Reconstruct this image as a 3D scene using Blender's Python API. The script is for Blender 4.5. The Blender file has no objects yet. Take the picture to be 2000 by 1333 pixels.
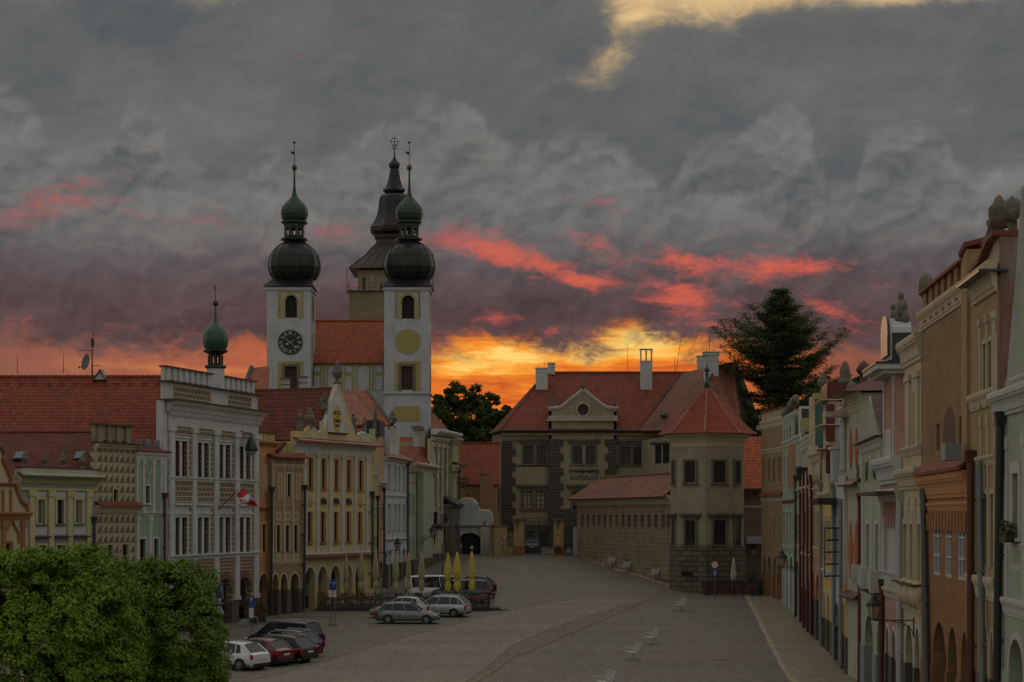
import bpy, math, random
from mathutils import Vector, Matrix, noise
from mathutils.geometry import tessellate_polygon
random.seed(7)
R = math.radians
SC = bpy.context.scene
COL = SC.collection
F = 3900.0            # focal length in photo pixels (photo is 2000 wide)
CZ = 8.0              # eye height above the lower square
HY = 1008.0           # pixel row of the horizon

# ------------------------------------------------------------------ camera
cd = bpy.data.cameras.new('camera'); cam = bpy.data.objects.new('camera', cd); COL.objects.link(cam)
cam.location = (0, 0, CZ); cam.rotation_euler = (R(90), 0, 0)
cd.sensor_width = 36; cd.lens = 36 * F / 2000; cd.shift_y = (HY - 666.5) / 2000
cd.clip_start = .5; cd.clip_end = 6000
SC.camera = cam
SC.view_settings.view_transform = 'Standard'; SC.view_settings.look = 'None'
SC.view_settings.exposure = 0.0; SC.view_settings.gamma = 1.0
SC.view_settings.use_curve_mapping = False

# ------------------------------------------------------------------ shader maths helper
def lin(r, g, b, a=1.0):
    f = lambda c: (c / 255 / 12.92) if c <= 10 else ((c / 255 + .055) / 1.055) ** 2.4
    return (f(r), f(g), f(b), a)

class X:
    """a scalar socket with arithmetic"""
    nt = None
    def __init__(s, v): s.v = v
    @staticmethod
    def op(o, *a, clamp=False):
        n = X.nt.nodes.new('ShaderNodeMath'); n.operation = o; n.use_clamp = clamp
        for i, q in enumerate(a):
            q = q.v if isinstance(q, X) else q
            if isinstance(q, (int, float)): n.inputs[i].default_value = q
            else: X.nt.links.new(q, n.inputs[i])
        return X(n.outputs[0])
    def __add__(s, o): return X.op('ADD', s, o)
    __radd__ = __add__
    def __sub__(s, o): return X.op('SUBTRACT', s, o)
    def __rsub__(s, o): return X.op('SUBTRACT', o, s)
    def __mul__(s, o): return X.op('MULTIPLY', s, o)
    __rmul__ = __mul__
    def __truediv__(s, o): return X.op('DIVIDE', s, o)
    def clamp(s): return X.op('ADD', s, 0.0, clamp=True)
    def ss(s, a, b):
        n = X.nt.nodes.new('ShaderNodeMapRange'); n.interpolation_type = 'SMOOTHSTEP'
        X.nt.links.new(s.v, n.inputs[0]); n.inputs[1].default_value = a; n.inputs[2].default_value = b
        return X(n.outputs[0])

def mixc(nt, f, a, b, blend='MIX'):
    n = nt.nodes.new('ShaderNodeMix'); n.data_type = 'RGBA'; n.blend_type = blend
    for i, q in ((0, f), (6, a), (7, b)):
        q = q.v if isinstance(q, X) else q
        if isinstance(q, (int, float)): n.inputs[i].default_value = q
        elif isinstance(q, tuple): n.inputs[i].default_value = q if len(q) == 4 else (*q, 1)
        else: nt.links.new(q, n.inputs[i])
    return n.outputs[2]

def ramp(nt, f, stops, interp='LINEAR'):
    n = nt.nodes.new('ShaderNodeValToRGB'); n.color_ramp.interpolation = interp
    e = n.color_ramp.elements
    while len(e) < len(stops): e.new(.5)
    for i, (p, c) in enumerate(stops): e[i].position = p; e[i].color = c if len(c) == 4 else (*c, 1)
    nt.links.new(f.v if isinstance(f, X) else f, n.inputs[0])
    return n.outputs[0]

# ------------------------------------------------------------------ world: dusk cloud sky over a low Nishita sun
SUN_EL, SUN_AZ = 1.5, 1.2       # degrees; the sun has just gone behind the castle roofs
w = bpy.data.worlds.new('World'); SC.world = w; w.use_nodes = True
nt = w.node_tree; nt.nodes.clear(); X.nt = nt
def N(t): return nt.nodes.new(t)
tc = N('ShaderNodeTexCoord'); D = tc.outputs['Generated']
sep = N('ShaderNodeSeparateXYZ'); nt.links.new(D, sep.inputs[0])
dx, dy, dz = X(sep.outputs[0]), X(sep.outputs[1]), X(sep.outputs[2])
az = X.op('ARCTAN2', dx, dy); el = X.op('ARCSINE', dz)
def wnoise(scale, zs, detail=6, rough=.55, off=(0, 0, 0), dist=0., out=0, src=D):
    m = N('ShaderNodeMapping'); m.inputs['Scale'].default_value = (scale, scale, scale * zs); m.inputs['Location'].default_value = off
    nt.links.new(src, m.inputs[0])
    n = N('ShaderNodeTexNoise'); n.inputs['Scale'].default_value = 1; n.inputs['Detail'].default_value = detail
    n.inputs['Roughness'].default_value = rough; n.inputs['Distortion'].default_value = dist
    nt.links.new(m.outputs[0], n.inputs[0])
    return X(n.outputs[out])
wx = wnoise(22, 1.3, 5, .6, (3, 1, 7)) - .5; wy = wnoise(22, 1.3, 5, .6, (13, 5, 2)) - .5
fx = wnoise(90, 1.5, 4, .6, (1, 8, 4)) - .5
azw = az + wx * .020 + fx * .006; elw = el + wy * .014 + fx * .005
def ae(px, py):
    u, v = (px - 1000) / F, (HY - py) / F; a = math.atan(u); return a, math.atan(v * math.cos(a))
def blob(px, py, rx, ry, amp=1.0, rot=0.0, A=None, E=None):
    a, e = ae(px, py); A = azw if A is None else A; E = elw if E is None else E
    c, s = math.cos(R(rot)), math.sin(R(rot))
    p, q = A - a, E - e
    u = (p * c + q * s) * (F / rx); v = (q * c - p * s) * (F / ry)
    return X.op('EXPONENT', (u * u + v * v) * -1.0) * amp
def total(l):
    t = l[0]
    for k in l[1:]: t = t + k
    return t
def py2el(py): return math.atan((HY - py) / F)
n1 = wnoise(9, 1.8, 7, .58, (2.3, 4.1, .7), .3); n2 = wnoise(27, 1.6, 6, .6, (7.7, 1.3, 5.2), .4)
n3 = wnoise(5, 2.2, 4, .5, (1.4, 9.3, 3.3)); n4 = wnoise(60, 2.2, 5, .6, (4, 4, 1), .3)
def voro(scale, zs, off, src):
    m = N('ShaderNodeMapping'); m.inputs['Scale'].default_value = (scale, scale, scale * zs); m.inputs['Location'].default_value = off
    nt.links.new(src, m.inputs[0]); v = N('ShaderNodeTexVoronoi'); v.feature = 'SMOOTH_F1'; v.inputs['Scale'].default_value = 1; v.inputs['Smoothness'].default_value = .18
    nt.links.new(m.outputs[0], v.inputs['Vector']); return X(v.outputs['Distance'])
# direction bent a little by noise, so that the cloud heads are lumpy and never round
wn = N('ShaderNodeTexNoise'); wn.inputs['Scale'].default_value = 24; wn.inputs['Detail'].default_value = 5; wn.inputs['Roughness'].default_value = .6; nt.links.new(D, wn.inputs[0])
wm = N('ShaderNodeVectorMath'); wm.operation = 'MULTIPLY_ADD'; wm.inputs[1].default_value = (.045, .045, .035); nt.links.new(wn.outputs['Color'], wm.inputs[0]); nt.links.new(D, wm.inputs[2]); DW = wm.outputs[0]
def heads(off):
    """height of overlapping cloud heads in three sizes"""
    o = lambda s: (off[0] * s, .3, off[1] * s)
    return (1 - voro(20, 1.3, o(20), DW)) * .55 + (1 - voro(46, 1.35, o(46), DW)) * .28 + (1 - voro(100, 1.4, o(100), DW)) * .13
h0 = heads((0, 0)); h1 = heads((.0022, -.0042)); lump = h0 - h1          # lit from upper left
def contour(pts, amp, seed):
    """outline of one cumulus bank: column -> row, as an azimuth/elevation curve; returns depth below its top edge in photo pixels"""
    f = N('ShaderNodeFloatCurve'); c = f.mapping.curves[0]; xs = [(p + 300) / 2600 for p, _ in pts]; yv = [(700 - q) / 700 for _, q in pts]
    while len(c.points) < len(pts): c.points.new(.5, .5)
    for k, (a, b) in enumerate(zip(xs, yv)): c.points[k].location = (a, b); c.points[k].handle_type = 'AUTO'
    f.mapping.update(); nt.links.new(((az + fx * .010 + wx * .012) * (3960 / 2600) + 1300 / 2600).v, f.inputs['Value'])
    row = X(f.outputs[0]) * 700 - 700.0                                       # = -photo row of the edge
    return row - (el * 3980 - 1008.0) + (h0 - .62) * amp + (n4 - .5) * 26
L = .126 + (n3 - .5) * .10 + (n1 - .5) * .10 + (n2 - .5) * .035 + lump * .06
def lay(L, h, rim, base, fall, k):
    ins = h.ss(-8, 30); lit = X.op('EXPONENT', X.op('MAXIMUM', h, 0.0) * (-1.0 / fall))
    body = base + .022 + lit * rim * .85 + lump * k * .65 + (n1 - .5) * .04 + (h0 - .62) * .03
    return L * (1.0 - ins) + body * ins
L = lay(L, contour([(-300, 120), (0, 165), (60, 205), (130, 275), (215, 255), (262, 196), (325, 262), (400, 300), (520, 262), (640, 288), (715, 242), (790, 205), (850, 168), (930, 205), (1000, 262), (1110, 240), (1250, 300), (1400, 420), (2300, 600)], 70, 0), .042, .108, 120, .40)
L = lay(L, contour([(-300, 640), (1180, 600), (1310, 360), (1380, 250), (1440, 238), (1530, 206), (1590, 262), (1655, 345), (1700, 262), (1780, 226), (1850, 268), (1910, 335), (2000, 318), (2300, 280)], 60, 1), .046, .110, 90, .42)
L = lay(L, contour([(-300, 330), (0, 300), (90, 330), (190, 390), (300, 400), (430, 350), (560, 360), (650, 400), (760, 330), (880, 300), (1010, 318), (1130, 290), (1290, 330), (1420, 372), (1500, 402), (1600, 455), (1660, 540), (2300, 640)], 70, 2), .036, .112, 110, .36)
L = lay(L, contour([(-300, 640), (1480, 560), (1570, 390), (1640, 338), (1710, 372), (1800, 328), (1880, 360), (1960, 420), (2100, 400), (2300, 420)], 60, 3), .034, .112, 110, .36)
low = 1.0 - (el - py2el(600)).ss(0, .045)            # 1 near the horizon
L = L * (1.0 - low * .30); L = X.op('MAXIMUM', L, .045)
grey = mixc(nt, (elw - py2el(640)).ss(0, .06), lin(124, 98, 99), mixc(nt, ((L - .085) * 16).clamp(), lin(111, 118, 124), lin(124, 123, 121)))
vm = N('ShaderNodeVectorMath'); vm.operation = 'SCALE'; nt.links.new(grey, vm.inputs[0]); nt.links.new((L * 5.2).v, vm.inputs['Scale'])
col = vm.outputs[0]
# warm creamy gaps at the top
hz = wnoise(40, 1.8, 7, .62, (9, 2, 2), .5)
gap = total([blob(1350, -20, 200, 58, 1.2), blob(1235, 30, 55, 50, .5), blob(1190, 125, 62, 38, .8, 20), blob(1130, 160, 50, 16, .35), blob(1590, -32, 300, 42, 1.0),
             blob(1900, -15, 220, 20, .75), blob(400, -2, 60, 26, .62), blob(130, 60, 50, 28, .3), blob(20, -10, 120, 22, .45), blob(2300, 500, 200, 200, .2)])
gapm = (gap + (hz - .5) * 1.9 + (n2 - .5) * .9).ss(.30, 1.55)
halo = (gap * .8 + (hz - .5) * .3).ss(.1, 1.0)
col = mixc(nt, halo * .42, col, lin(176, 156, 122)); col = mixc(nt, gapm * .92, col, mixc(nt, hz, lin(196, 162, 116), lin(244, 208, 150)))
# pink patches
pk = total([blob(1060, 520, 120, 26, 1.0, -16), blob(1160, 548, 50, 14, .8, 0), blob(900, 470, 90, 24, .85, 0), blob(960, 500, 60, 20, .6), blob(1180, 400, 70, 18, .55, -15),
            blob(1170, 475, 90, 26, .6, -30), blob(1340, 505, 70, 26, .95, 0), blob(1530, 520, 130, 32, 1.0, 4), blob(1330, 582, 75, 30, 1.1, -8),
            blob(1620, 600, 60, 18, .75, -18), blob(660, 460, 110, 30, .55, 0), blob(680, 560, 60, 15, .55, 0), blob(70, 410, 150, 36, .72, 20), blob(250, 410, 130, 20, .42, -5),
            blob(470, 600, 60, 28, .3, 0), blob(40, 610, 50, 40, .35, 0), blob(970, 625, 40, 16, .7, 0), blob(1400, 635, 50, 12, .5, 0), blob(420, 420, 60, 30, .4, 0),
            blob(450, 670, 90, 16, .4, -10), blob(1880, 560, 120, 12, .35), blob(1060, 655, 30, 12, .7), blob(1700, 640, 80, 20, .4)])
pn = wnoise(34, 3.0, 8, .68, (2, 6, 1), .9)
pf = wnoise(110, 2.4, 6, .7, (5, 6, 1), .6)
pkf = pk * 1.05 + (pn - .5) * 1.7 + (pf - .5) * 1.5
pm = pkf.ss(.2, 1.15); pm2 = pkf.ss(.65, 1.9)
warm = (az - ae(800, 0)[0]).ss(0, .06) * (1.0 - (el - py2el(520)).ss(0, .03))
pinkc = mixc(nt, warm, lin(164, 92, 92), lin(204, 94, 82))
col = mixc(nt, pm * .7, col, pinkc); col = mixc(nt, pm2 * .85, col, mixc(nt, warm, lin(196, 92, 88), lin(230, 106, 70)))
# orange glow under the cloud deck
topy = total([blob(1240, 640, 75, 90, .013, 0, az, el), blob(1000, 660, 110, 90, .004, 0, az, el)])
gn = wnoise(30, 1.1, 6, .6, (8, 3, 3), .6)
ge = el - topy + (gn - .5) * .048 + (pf - .5) * .014
glow = 1.0 - (ge - py2el(697)).ss(-.004, .010)
near = X.op('EXPONENT', (az - .02) * (az - .02) * -55.0)
leftf = X.op('EXPONENT', (az + .2) * (az + .2) * -90.0) * .62
streak = wnoise(26, 9.0, 6, .62, (5, 1, 6), .5)
hot = total([blob(1260, 665, 110, 34, .8), blob(1000, 695, 170, 26, .75), blob(930, 720, 110, 14, .4), blob(1380, 690, 120, 16, .3), blob(350, 716, 240, 9, .30, 0, az, elw)])
gt = ((streak - .42) * 1.9 * near + hot + (n4 - .5) * .6 + (gn - .5) * .5).clamp()
gcol = ramp(nt, gt, [(0, lin(205, 92, 42)), (.35, lin(236, 130, 44)), (.65, lin(252, 168, 62)), (1, lin(255, 212, 116))])
gcold = mixc(nt, gt, lin(158, 96, 76), lin(222, 142, 76))
gcol = mixc(nt, (near * 1.25).clamp(), gcold, gcol)
col = mixc(nt, glow * (near * 1.6 + leftf * 1.25).clamp(), col, gcol)
# low Nishita sky behind it all, faint
sky = N('ShaderNodeTexSky'); sky.sky_type = 'NISHITA'; sky.sun_disc = False
sky.sun_elevation = R(SUN_EL); sky.sun_rotation = R(SUN_AZ)
skc = N('ShaderNodeVectorMath'); skc.operation = 'SCALE'; nt.links.new(sky.outputs[0], skc.inputs[0]); skc.inputs['Scale'].default_value = .06
# away from the sunset (sides, overhead, behind) the dusk sky is even grey cloud over the thin Nishita light
front = ((dy - .86) * 14.0).clamp() * (1.0 - (el - .30).ss(0, .15))
vm2 = N('ShaderNodeVectorMath'); vm2.operation = 'SCALE'; nt.links.new(mixc(nt, ((wnoise(3, 1.5, 2) - .25) * 2).clamp(), lin(150, 147, 143), lin(170, 163, 153)), vm2.inputs[0])
AMB = 0.92
nt.links.new(((X.op("MAXIMUM", dz, 0.0) * .75 + .70) * AMB).v, vm2.inputs['Scale'])
add = N('ShaderNodeVectorMath'); add.operation = 'ADD'; nt.links.new(vm2.outputs[0], add.inputs[0]); nt.links.new(skc.outputs[0], add.inputs[1])
bg = N('ShaderNodeBackground'); nt.links.new(col, bg.inputs[0]); bg2 = N('ShaderNodeBackground'); nt.links.new(add.outputs[0], bg2.inputs[0])
mxs = N('ShaderNodeMixShader'); nt.links.new(front.v, mxs.inputs[0]); nt.links.new(bg2.outputs[0], mxs.inputs[1]); nt.links.new(bg.outputs[0], mxs.inputs[2])
ow = N('ShaderNodeOutputWorld'); nt.links.new(mxs.outputs[0], ow.inputs[0])
w.cycles.sampling_method = 'NONE'; SC.cycles.max_bounces = 4; SC.cycles.diffuse_bounces = 3; SC.cycles.glossy_bounces = 2; SC.cycles.transmission_bounces = 2

sd = bpy.data.lights.new('sun', 'SUN'); sun = bpy.data.objects.new('sun', sd); COL.objects.link(sun)
sd.energy = .35; sd.angle = R(12); sd.color = (1, .55, .28)
sun.rotation_euler = (R(90 - SUN_EL - 3), 0, R(180 - SUN_AZ))   # from behind the castle, low over the roofs

# ------------------------------------------------------------------ pixel -> place
def gz(y):
    K = ((-50, -.35), (100, -.35), (107, -.3), (115, -.1), (123, .1), (129, .27), (137, .45), (142, .62), (147, .8), (157, 1.25), (165, 1.6), (185, 2.7), (205, 4.0), (230, 4.7), (300, 5.0), (4000, 5.0))
    for (a, p), (b, q) in zip(K, K[1:]):
        if y <= b: return p + (q - p) * max(0, (y - a)) / (b - a)
    return 5.0
def pt(px, py, Y): return Vector(((px - 1000) * Y / F, Y, CZ + (HY - py) * Y / F))
def onground(px, py):
    a, b = 40.0, 290.0
    for _ in range(50):
        m = (a + b) / 2
        if CZ + (HY - py) * m / F > gz(m): a = m
        else: b = m
    return Vector(((px - 1000) * a / F, a, gz(a)))

# ------------------------------------------------------------------ objects
def tag(o, label, cat, group=None, kind='thing'):
    o['label'] = label; o['category'] = cat; o['kind'] = kind
    if group: o['group'] = group
    return o
def empty(name, loc=(0, 0, 0), rz=0.0, parent=None):
    o = bpy.data.objects.new(name, None); COL.objects.link(o); o.location = loc; o.rotation_euler = (0, 0, rz)
    o.empty_display_size = .2
    if parent: o.parent = parent
    return o
def kids(o): return [c for c in bpy.data.objects if c.parent == o]
def copy_tree(o, parent=None, ch=None):
    if ch is None:
        ch = {}
        for q in bpy.data.objects:
            if q.parent: ch.setdefault(q.parent.name, []).append(q)
    c = o.copy(); COL.objects.link(c); c.parent = parent
    for k in ch.get(o.name, []): copy_tree(k, c, ch)
    return c

class MB:
    def __init__(s): s.v = []; s.f = []
    def add(s, vs, fs):
        n = len(s.v); s.v += [Vector(q) for q in vs]; s.f += [tuple(i + n for i in f) for f in fs]; return s
    def poly(s, vs): return s.add(vs, [tuple(range(len(vs)))])
    def box(s, x0, x1, y0, y1, z0, z1):
        return s.add([(x0, y0, z0), (x1, y0, z0), (x1, y1, z0), (x0, y1, z0), (x0, y0, z1), (x1, y0, z1), (x1, y1, z1), (x0, y1, z1)],
                     [(0, 3, 2, 1), (4, 5, 6, 7), (0, 1, 5, 4), (1, 2, 6, 5), (2, 3, 7, 6), (3, 0, 4, 7)])
    def prism(s, prof, y0, y1):
        """outline (x,z) pushed from depth y0 to y1"""
        n = len(prof)
        return s.add([(x, y0, z) for x, z in prof] + [(x, y1, z) for x, z in prof],
                     [tuple(range(n)), tuple(range(2 * n - 1, n - 1, -1))] + [(i, (i + 1) % n, n + (i + 1) % n, n + i) for i in range(n)])
    def slab(s, quad, t=.12):
        q = [Vector(p) for p in quad]; n = (q[1] - q[0]).cross(q[2] - q[0])
        if n.length < 1e-9: n = (q[2] - q[0]).cross(q[3] - q[0])
        n.normalize()
        if n.z < 0: n = -n
        k = len(q); b = [p - n * t for p in q]
        return s.add(q + b, [tuple(range(k)), tuple(range(2 * k - 1, k - 1, -1))] + [(i, (i + 1) % k, k + (i + 1) % k, k + i) for i in range(k)])
    def lathe(s, prof, cx=0, cy=0, n=12, rot=0.0, sy=1.0):
        m = len(prof); vs = []; fs = []
        for r, z in prof:
            for i in range(n):
                a = rot + 2 * math.pi * i / n; vs.append((cx + r * math.cos(a), cy + r * math.sin(a) * sy, z))
        for j in range(m - 1):
            for i in range(n):
                fs.append((j * n + i, j * n + (i + 1) % n, (j + 1) * n + (i + 1) % n, (j + 1) * n + i))
        fs.append(tuple(range(n))[::-1]); fs.append(tuple((m - 1) * n + i for i in range(n)))
        return s.add(vs, fs)
    def tube(s, p0, p1, r0, r1=None, n=8):
        p0, p1 = Vector(p0), Vector(p1); r1 = r0 if r1 is None else r1
        d = (p1 - p0)
        if d.length < 1e-6: return s
        d.normalize(); a = d.orthogonal().normalized(); b = d.cross(a)
        vs = [p + (a * math.cos(2 * math.pi * i / n) + b * math.sin(2 * math.pi * i / n)) * r for p, r in ((p0, r0), (p1, r1)) for i in range(n)]
        return s.add(vs, [(i, (i + 1) % n, n + (i + 1) % n, n + i) for i in range(n)] + [tuple(range(n))[::-1], tuple(range(n, 2 * n))])
    def path(s, pts, r, n=6):
        for a, b in zip(pts, pts[1:]): s.tube(a, b, r, r, n)
        return s
    def ball(s, c, rx, ry=None, rz=None, n=10, m=7, rough=0.0, seed=0):
        ry = ry or rx; rz = rz or rx; vs = []; fs = []
        for j in range(m + 1):
            t = math.pi * j / m
            for i in range(n):
                a = 2 * math.pi * i / n
                q = Vector((math.sin(t) * math.cos(a), math.sin(t) * math.sin(a), -math.cos(t)))
                k = 1 + rough * noise.noise(q * 2.3 + Vector((seed * 3.1, 0, seed)))
                vs.append((c[0] + q.x * rx * k, c[1] + q.y * ry * k, c[2] + q.z * rz * k))
        for j in range(m):
            for i in range(n): fs.append((j * n + i, j * n + (i + 1) % n, (j + 1) * n + (i + 1) % n, (j + 1) * n + i))
        return s.add(vs, fs)
    def build(s, name, mat, parent=None, smooth=False, loc=None, bevel=0, fix=True):
        me = bpy.data.meshes.new(name); me.from_pydata([tuple(v) for v in s.v], [], s.f)
        uv = me.uv_layers.new(name='UVMap')
        for p in me.polygons:
            nn = p.normal; u = Vector((0, 0, 1)).cross(nn)
            u = Vector((1, 0, 0)) if u.length < .05 else u.normalized()
            if u.x < -1e-4 or (abs(u.x) <= 1e-4 and u.y < 0): u = -u
            vv = nn.cross(u)
            if vv.z < 0 or (abs(vv.z) < 1e-5 and vv.y < 0): vv = -vv
            for li in p.loop_indices:
                co = me.vertices[me.loops[li].vertex_index].co; uv.data[li].uv = (co.dot(u), co.dot(vv))
        if smooth: me.polygons.foreach_set('use_smooth', [True] * len(me.polygons))
        o = bpy.data.objects.new(name, me); COL.objects.link(o)
        if mat: me.materials.append(mat)
        if parent: o.parent = parent
        if loc is not None: o.location = loc
        if smooth == 'auto':
            m = o.modifiers.new('split', 'EDGE_SPLIT'); m.split_angle = R(40)
        if bevel:
            m = o.modifiers.new('bevel', 'BEVEL'); m.width = bevel; m.segments = 1; m.limit_method = 'ANGLE'
        return o

FONTDG = None
def text_mesh(name, s, size, mat, parent, loc, rot=(R(90), 0, 0), ext=.01, sx=1.0):
    c = bpy.data.curves.new('lettering', 'FONT'); c.body = s; c.size = size; c.extrude = ext; c.align_x = 'CENTER'; c.align_y = 'CENTER'
    t = bpy.data.objects.new('lettering_tmp', c); COL.objects.link(t)
    dg = bpy.context.evaluated_depsgraph_get(); dg.update()
    me = bpy.data.meshes.new_from_object(t.evaluated_get(dg)); bpy.data.objects.remove(t); bpy.data.curves.remove(c)
    o = bpy.data.objects.new(name, me); COL.objects.link(o); me.materials.clear(); me.materials.append(mat)
    o.parent = parent; o.location = loc; o.rotation_euler = rot; o.scale = (sx, 1, 1)
    return o
# ------------------------------------------------------------------ materials
MATS = {}
def newmat(name):
    m = bpy.data.materials.new(name); m.use_nodes = True; t = m.node_tree; X.nt = t
    b = t.nodes['Principled BSDF']; MATS[name] = m
    return m, t, b
def tnoise(t, scale, detail=4, rough=.6, coord='Object', vec=None, zs=1.0):
    if vec is None:
        tcn = t.nodes.new('ShaderNodeTexCoord'); vec = tcn.outputs[coord]
    if zs != 1.0:
        mp = t.nodes.new('ShaderNodeMapping'); mp.inputs['Scale'].default_value = (1, 1, zs); t.links.new(vec, mp.inputs[0]); vec = mp.outputs[0]
    n = t.nodes.new('ShaderNodeTexNoise'); n.inputs['Scale'].default_value = scale; n.inputs['Detail'].default_value = detail; n.inputs['Roughness'].default_value = rough
    t.links.new(vec, n.inputs[0]); return X(n.outputs[0])
def mul(c, k): return tuple(min(1, q * k) for q in c[:3]) + (1,)
def bump(t, b, h, strength=.3, dist=.02):
    n = t.nodes.new('ShaderNodeBump'); n.inputs['Strength'].default_value = strength; n.inputs['Distance'].default_value = dist
    t.links.new(h.v if isinstance(h, X) else h, n.inputs['Height']); t.links.new(n.outputs[0], b.inputs['Normal'])
def plaster(name, c, stain=.35, rough=.9, bumpk=.25, dirt=None):
    """lime plaster: blotches, rain streaks, fine grain"""
    if name in MATS: return MATS[name]
    m, t, b = newmat(name)
    big = tnoise(t, .55, 5, .65); streak = tnoise(t, 2.6, 4, .6, zs=.12); fine = tnoise(t, 9, 5, .7)
    d = ((big - .45) * 1.7 + (streak - .5) * 1.3).clamp()
    c2 = dirt or (c[0] * .52, c[1] * .50, c[2] * .46)
    pa = tnoise(t, 1.1, 6, .72); col = mixc(t, d * stain * 2.0, c, c2); col = mixc(t, ((pa - .56) * 7).clamp() * min(1, stain * 1.3), col, mul(c, .62)); col = mixc(t, ((tnoise(t, .7, 6, .7) - .58) * 8).clamp() * stain * .8, col, mul(c, 1.25))
    col = mixc(t, (fine - .35).clamp() * stain * 1.3, col, mul(c, .66))
    t.links.new(col, b.inputs['Base Color']); b.inputs['Roughness'].default_value = rough
    bump(t, b, fine * .6 + streak * .4, bumpk, .03); return m
def brickmat(name, c1, c2, mortar, w=.5, h=.25, ms=.02, off=.5, stain=.4, rough=.9, coord='UV', bk=.4, msm=.1, bias=0.0, patch=None):
    if name in MATS: return MATS[name]
    m, t, b = newmat(name)
    tcn = t.nodes.new('ShaderNodeTexCoord'); vec = tcn.outputs[coord]
    br = t.nodes.new('ShaderNodeTexBrick'); br.offset = off
    t.links.new(vec, br.inputs['Vector'])
    br.inputs['Color1'].default_value = (*c1[:3], 1); br.inputs['Color2'].default_value = (*c2[:3], 1); br.inputs['Mortar'].default_value = (*mortar[:3], 1)
    br.inputs['Scale'].default_value = 1; br.inputs['Brick Width'].default_value = w; br.inputs['Row Height'].default_value = h
    br.inputs['Mortar Size'].default_value = ms; br.inputs['Mortar Smooth'].default_value = msm; br.inputs['Bias'].default_value = bias
    big = tnoise(t, .5, 5, .65); fine = tnoise(t, 7, 5, .7); streak = tnoise(t, 2.2, 4, .6, zs=.15)
    d = ((big - .42) * 1.6 + (streak - .5) * .8).clamp() * stain
    col = mixc(t, d, br.outputs['Color'], mul(mixavg(c1, c2), .42))
    if patch: col = mixc(t, ((tnoise(t, .8, 4, .6) - .52) * 9).clamp() * .8, col, patch)
    col = mixc(t, (fine - .4).clamp() * .8, col, mul(mixavg(c1, c2), .65))
    t.links.new(col, b.inputs['Base Color']); b.inputs['Roughness'].default_value = rough
    bump(t, b, (1.0 - X(br.outputs['Fac'])) * .8 + fine * .3, bk, .03); return m
def mixavg(a, b): return tuple((p + q) / 2 for p, q in zip(a[:3], b[:3])) + (1,)
def tiles(name, c, w=.2, h=.32, moss=.25, pale=None):
    """rows of small clay tiles: each row casts a lip, single tiles differ, moss and soot patches"""
    if name in MATS: return MATS[name]
    m, t, b = newmat(name)
    tcn = t.nodes.new('ShaderNodeTexCoord'); vec = tcn.outputs['UV']
    br = t.nodes.new('ShaderNodeTexBrick'); br.offset = .5; t.links.new(vec, br.inputs['Vector'])
    br.inputs['Color1'].default_value = (*mul(c, 1.3)[:3], 1); br.inputs['Color2'].default_value = (*mul(c, .72)[:3], 1)
    br.inputs['Mortar'].default_value = (*mul(c, .3)[:3], 1); br.inputs['Scale'].default_value = 1
    br.inputs['Brick Width'].default_value = w; br.inputs['Row Height'].default_value = h; br.inputs['Mortar Size'].default_value = .018
    s = t.nodes.new('ShaderNodeSeparateXYZ'); t.links.new(vec, s.inputs[0])
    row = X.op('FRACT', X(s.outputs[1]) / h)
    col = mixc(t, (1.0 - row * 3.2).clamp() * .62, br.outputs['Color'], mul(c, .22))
    big = tnoise(t, .35, 6, .7); mid = tnoise(t, 2.5, 5, .7)
    patch_ = tnoise(t, .8, 3, .5); col = mixc(t, ((patch_ - .5) * 6).clamp() * .3, col, mul(c, 1.3)); col = mixc(t, ((big - .5) * 5).clamp() * moss, col, (.035, .03, .02, 1))
    col = mixc(t, ((mid - .56) * 6).clamp() * moss * .5, col, (.10, .075, .045, 1))
    if pale: col = mixc(t, ((mid - .45) * 4).clamp() * .5, col, pale)
    t.links.new(col, b.inputs['Base Color']); b.inputs['Roughness'].default_value = .82
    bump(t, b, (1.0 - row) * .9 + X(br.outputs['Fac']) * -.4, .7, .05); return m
def plain(name, c, rough=.6, metal=0.0, var=.25, spec=.5, coat=0.0, ns=4.0):
    if name in MATS: return MATS[name]
    m, t, b = newmat(name)
    n = tnoise(t, ns, 5, .65)
    t.links.new(mixc(t, (n - .3).clamp() * 1.6 * var, c, mul(c, .45)), b.inputs['Base Color'])
    b.inputs['Roughness'].default_value = rough; b.inputs['Metallic'].default_value = metal
    b.inputs['Specular IOR Level'].default_value = spec; b.inputs['Coat Weight'].default_value = coat
    return m
def copper(name, c, c2, rough=.45):
    if name in MATS: return MATS[name]
    m, t, b = newmat(name)
    a = tnoise(t, 1.2, 5, .65); s = tnoise(t, 5, 4, .6, zs=.15)
    t.links.new(mixc(t, ((a - .35) * 1.6 + (s - .5) * 1.6).clamp(), c, c2), b.inputs['Base Color'])
    b.inputs['Roughness'].default_value = rough; b.inputs['Metallic'].default_value = .35
    bump(t, b, s, .2, .02); return m
def glassmat(name='window glass', c=(.012, .014, .016, 1), rough=.12):
    if name in MATS: return MATS[name]
    m, t, b = newmat(name)
    n = tnoise(t, 1.3, 2, .5)
    t.links.new(mixc(t, n, c, mul(c, 2.2)), b.inputs['Base Color']); b.inputs['Roughness'].default_value = rough
    bump(t, b, n, .05, .02); return m

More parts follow.
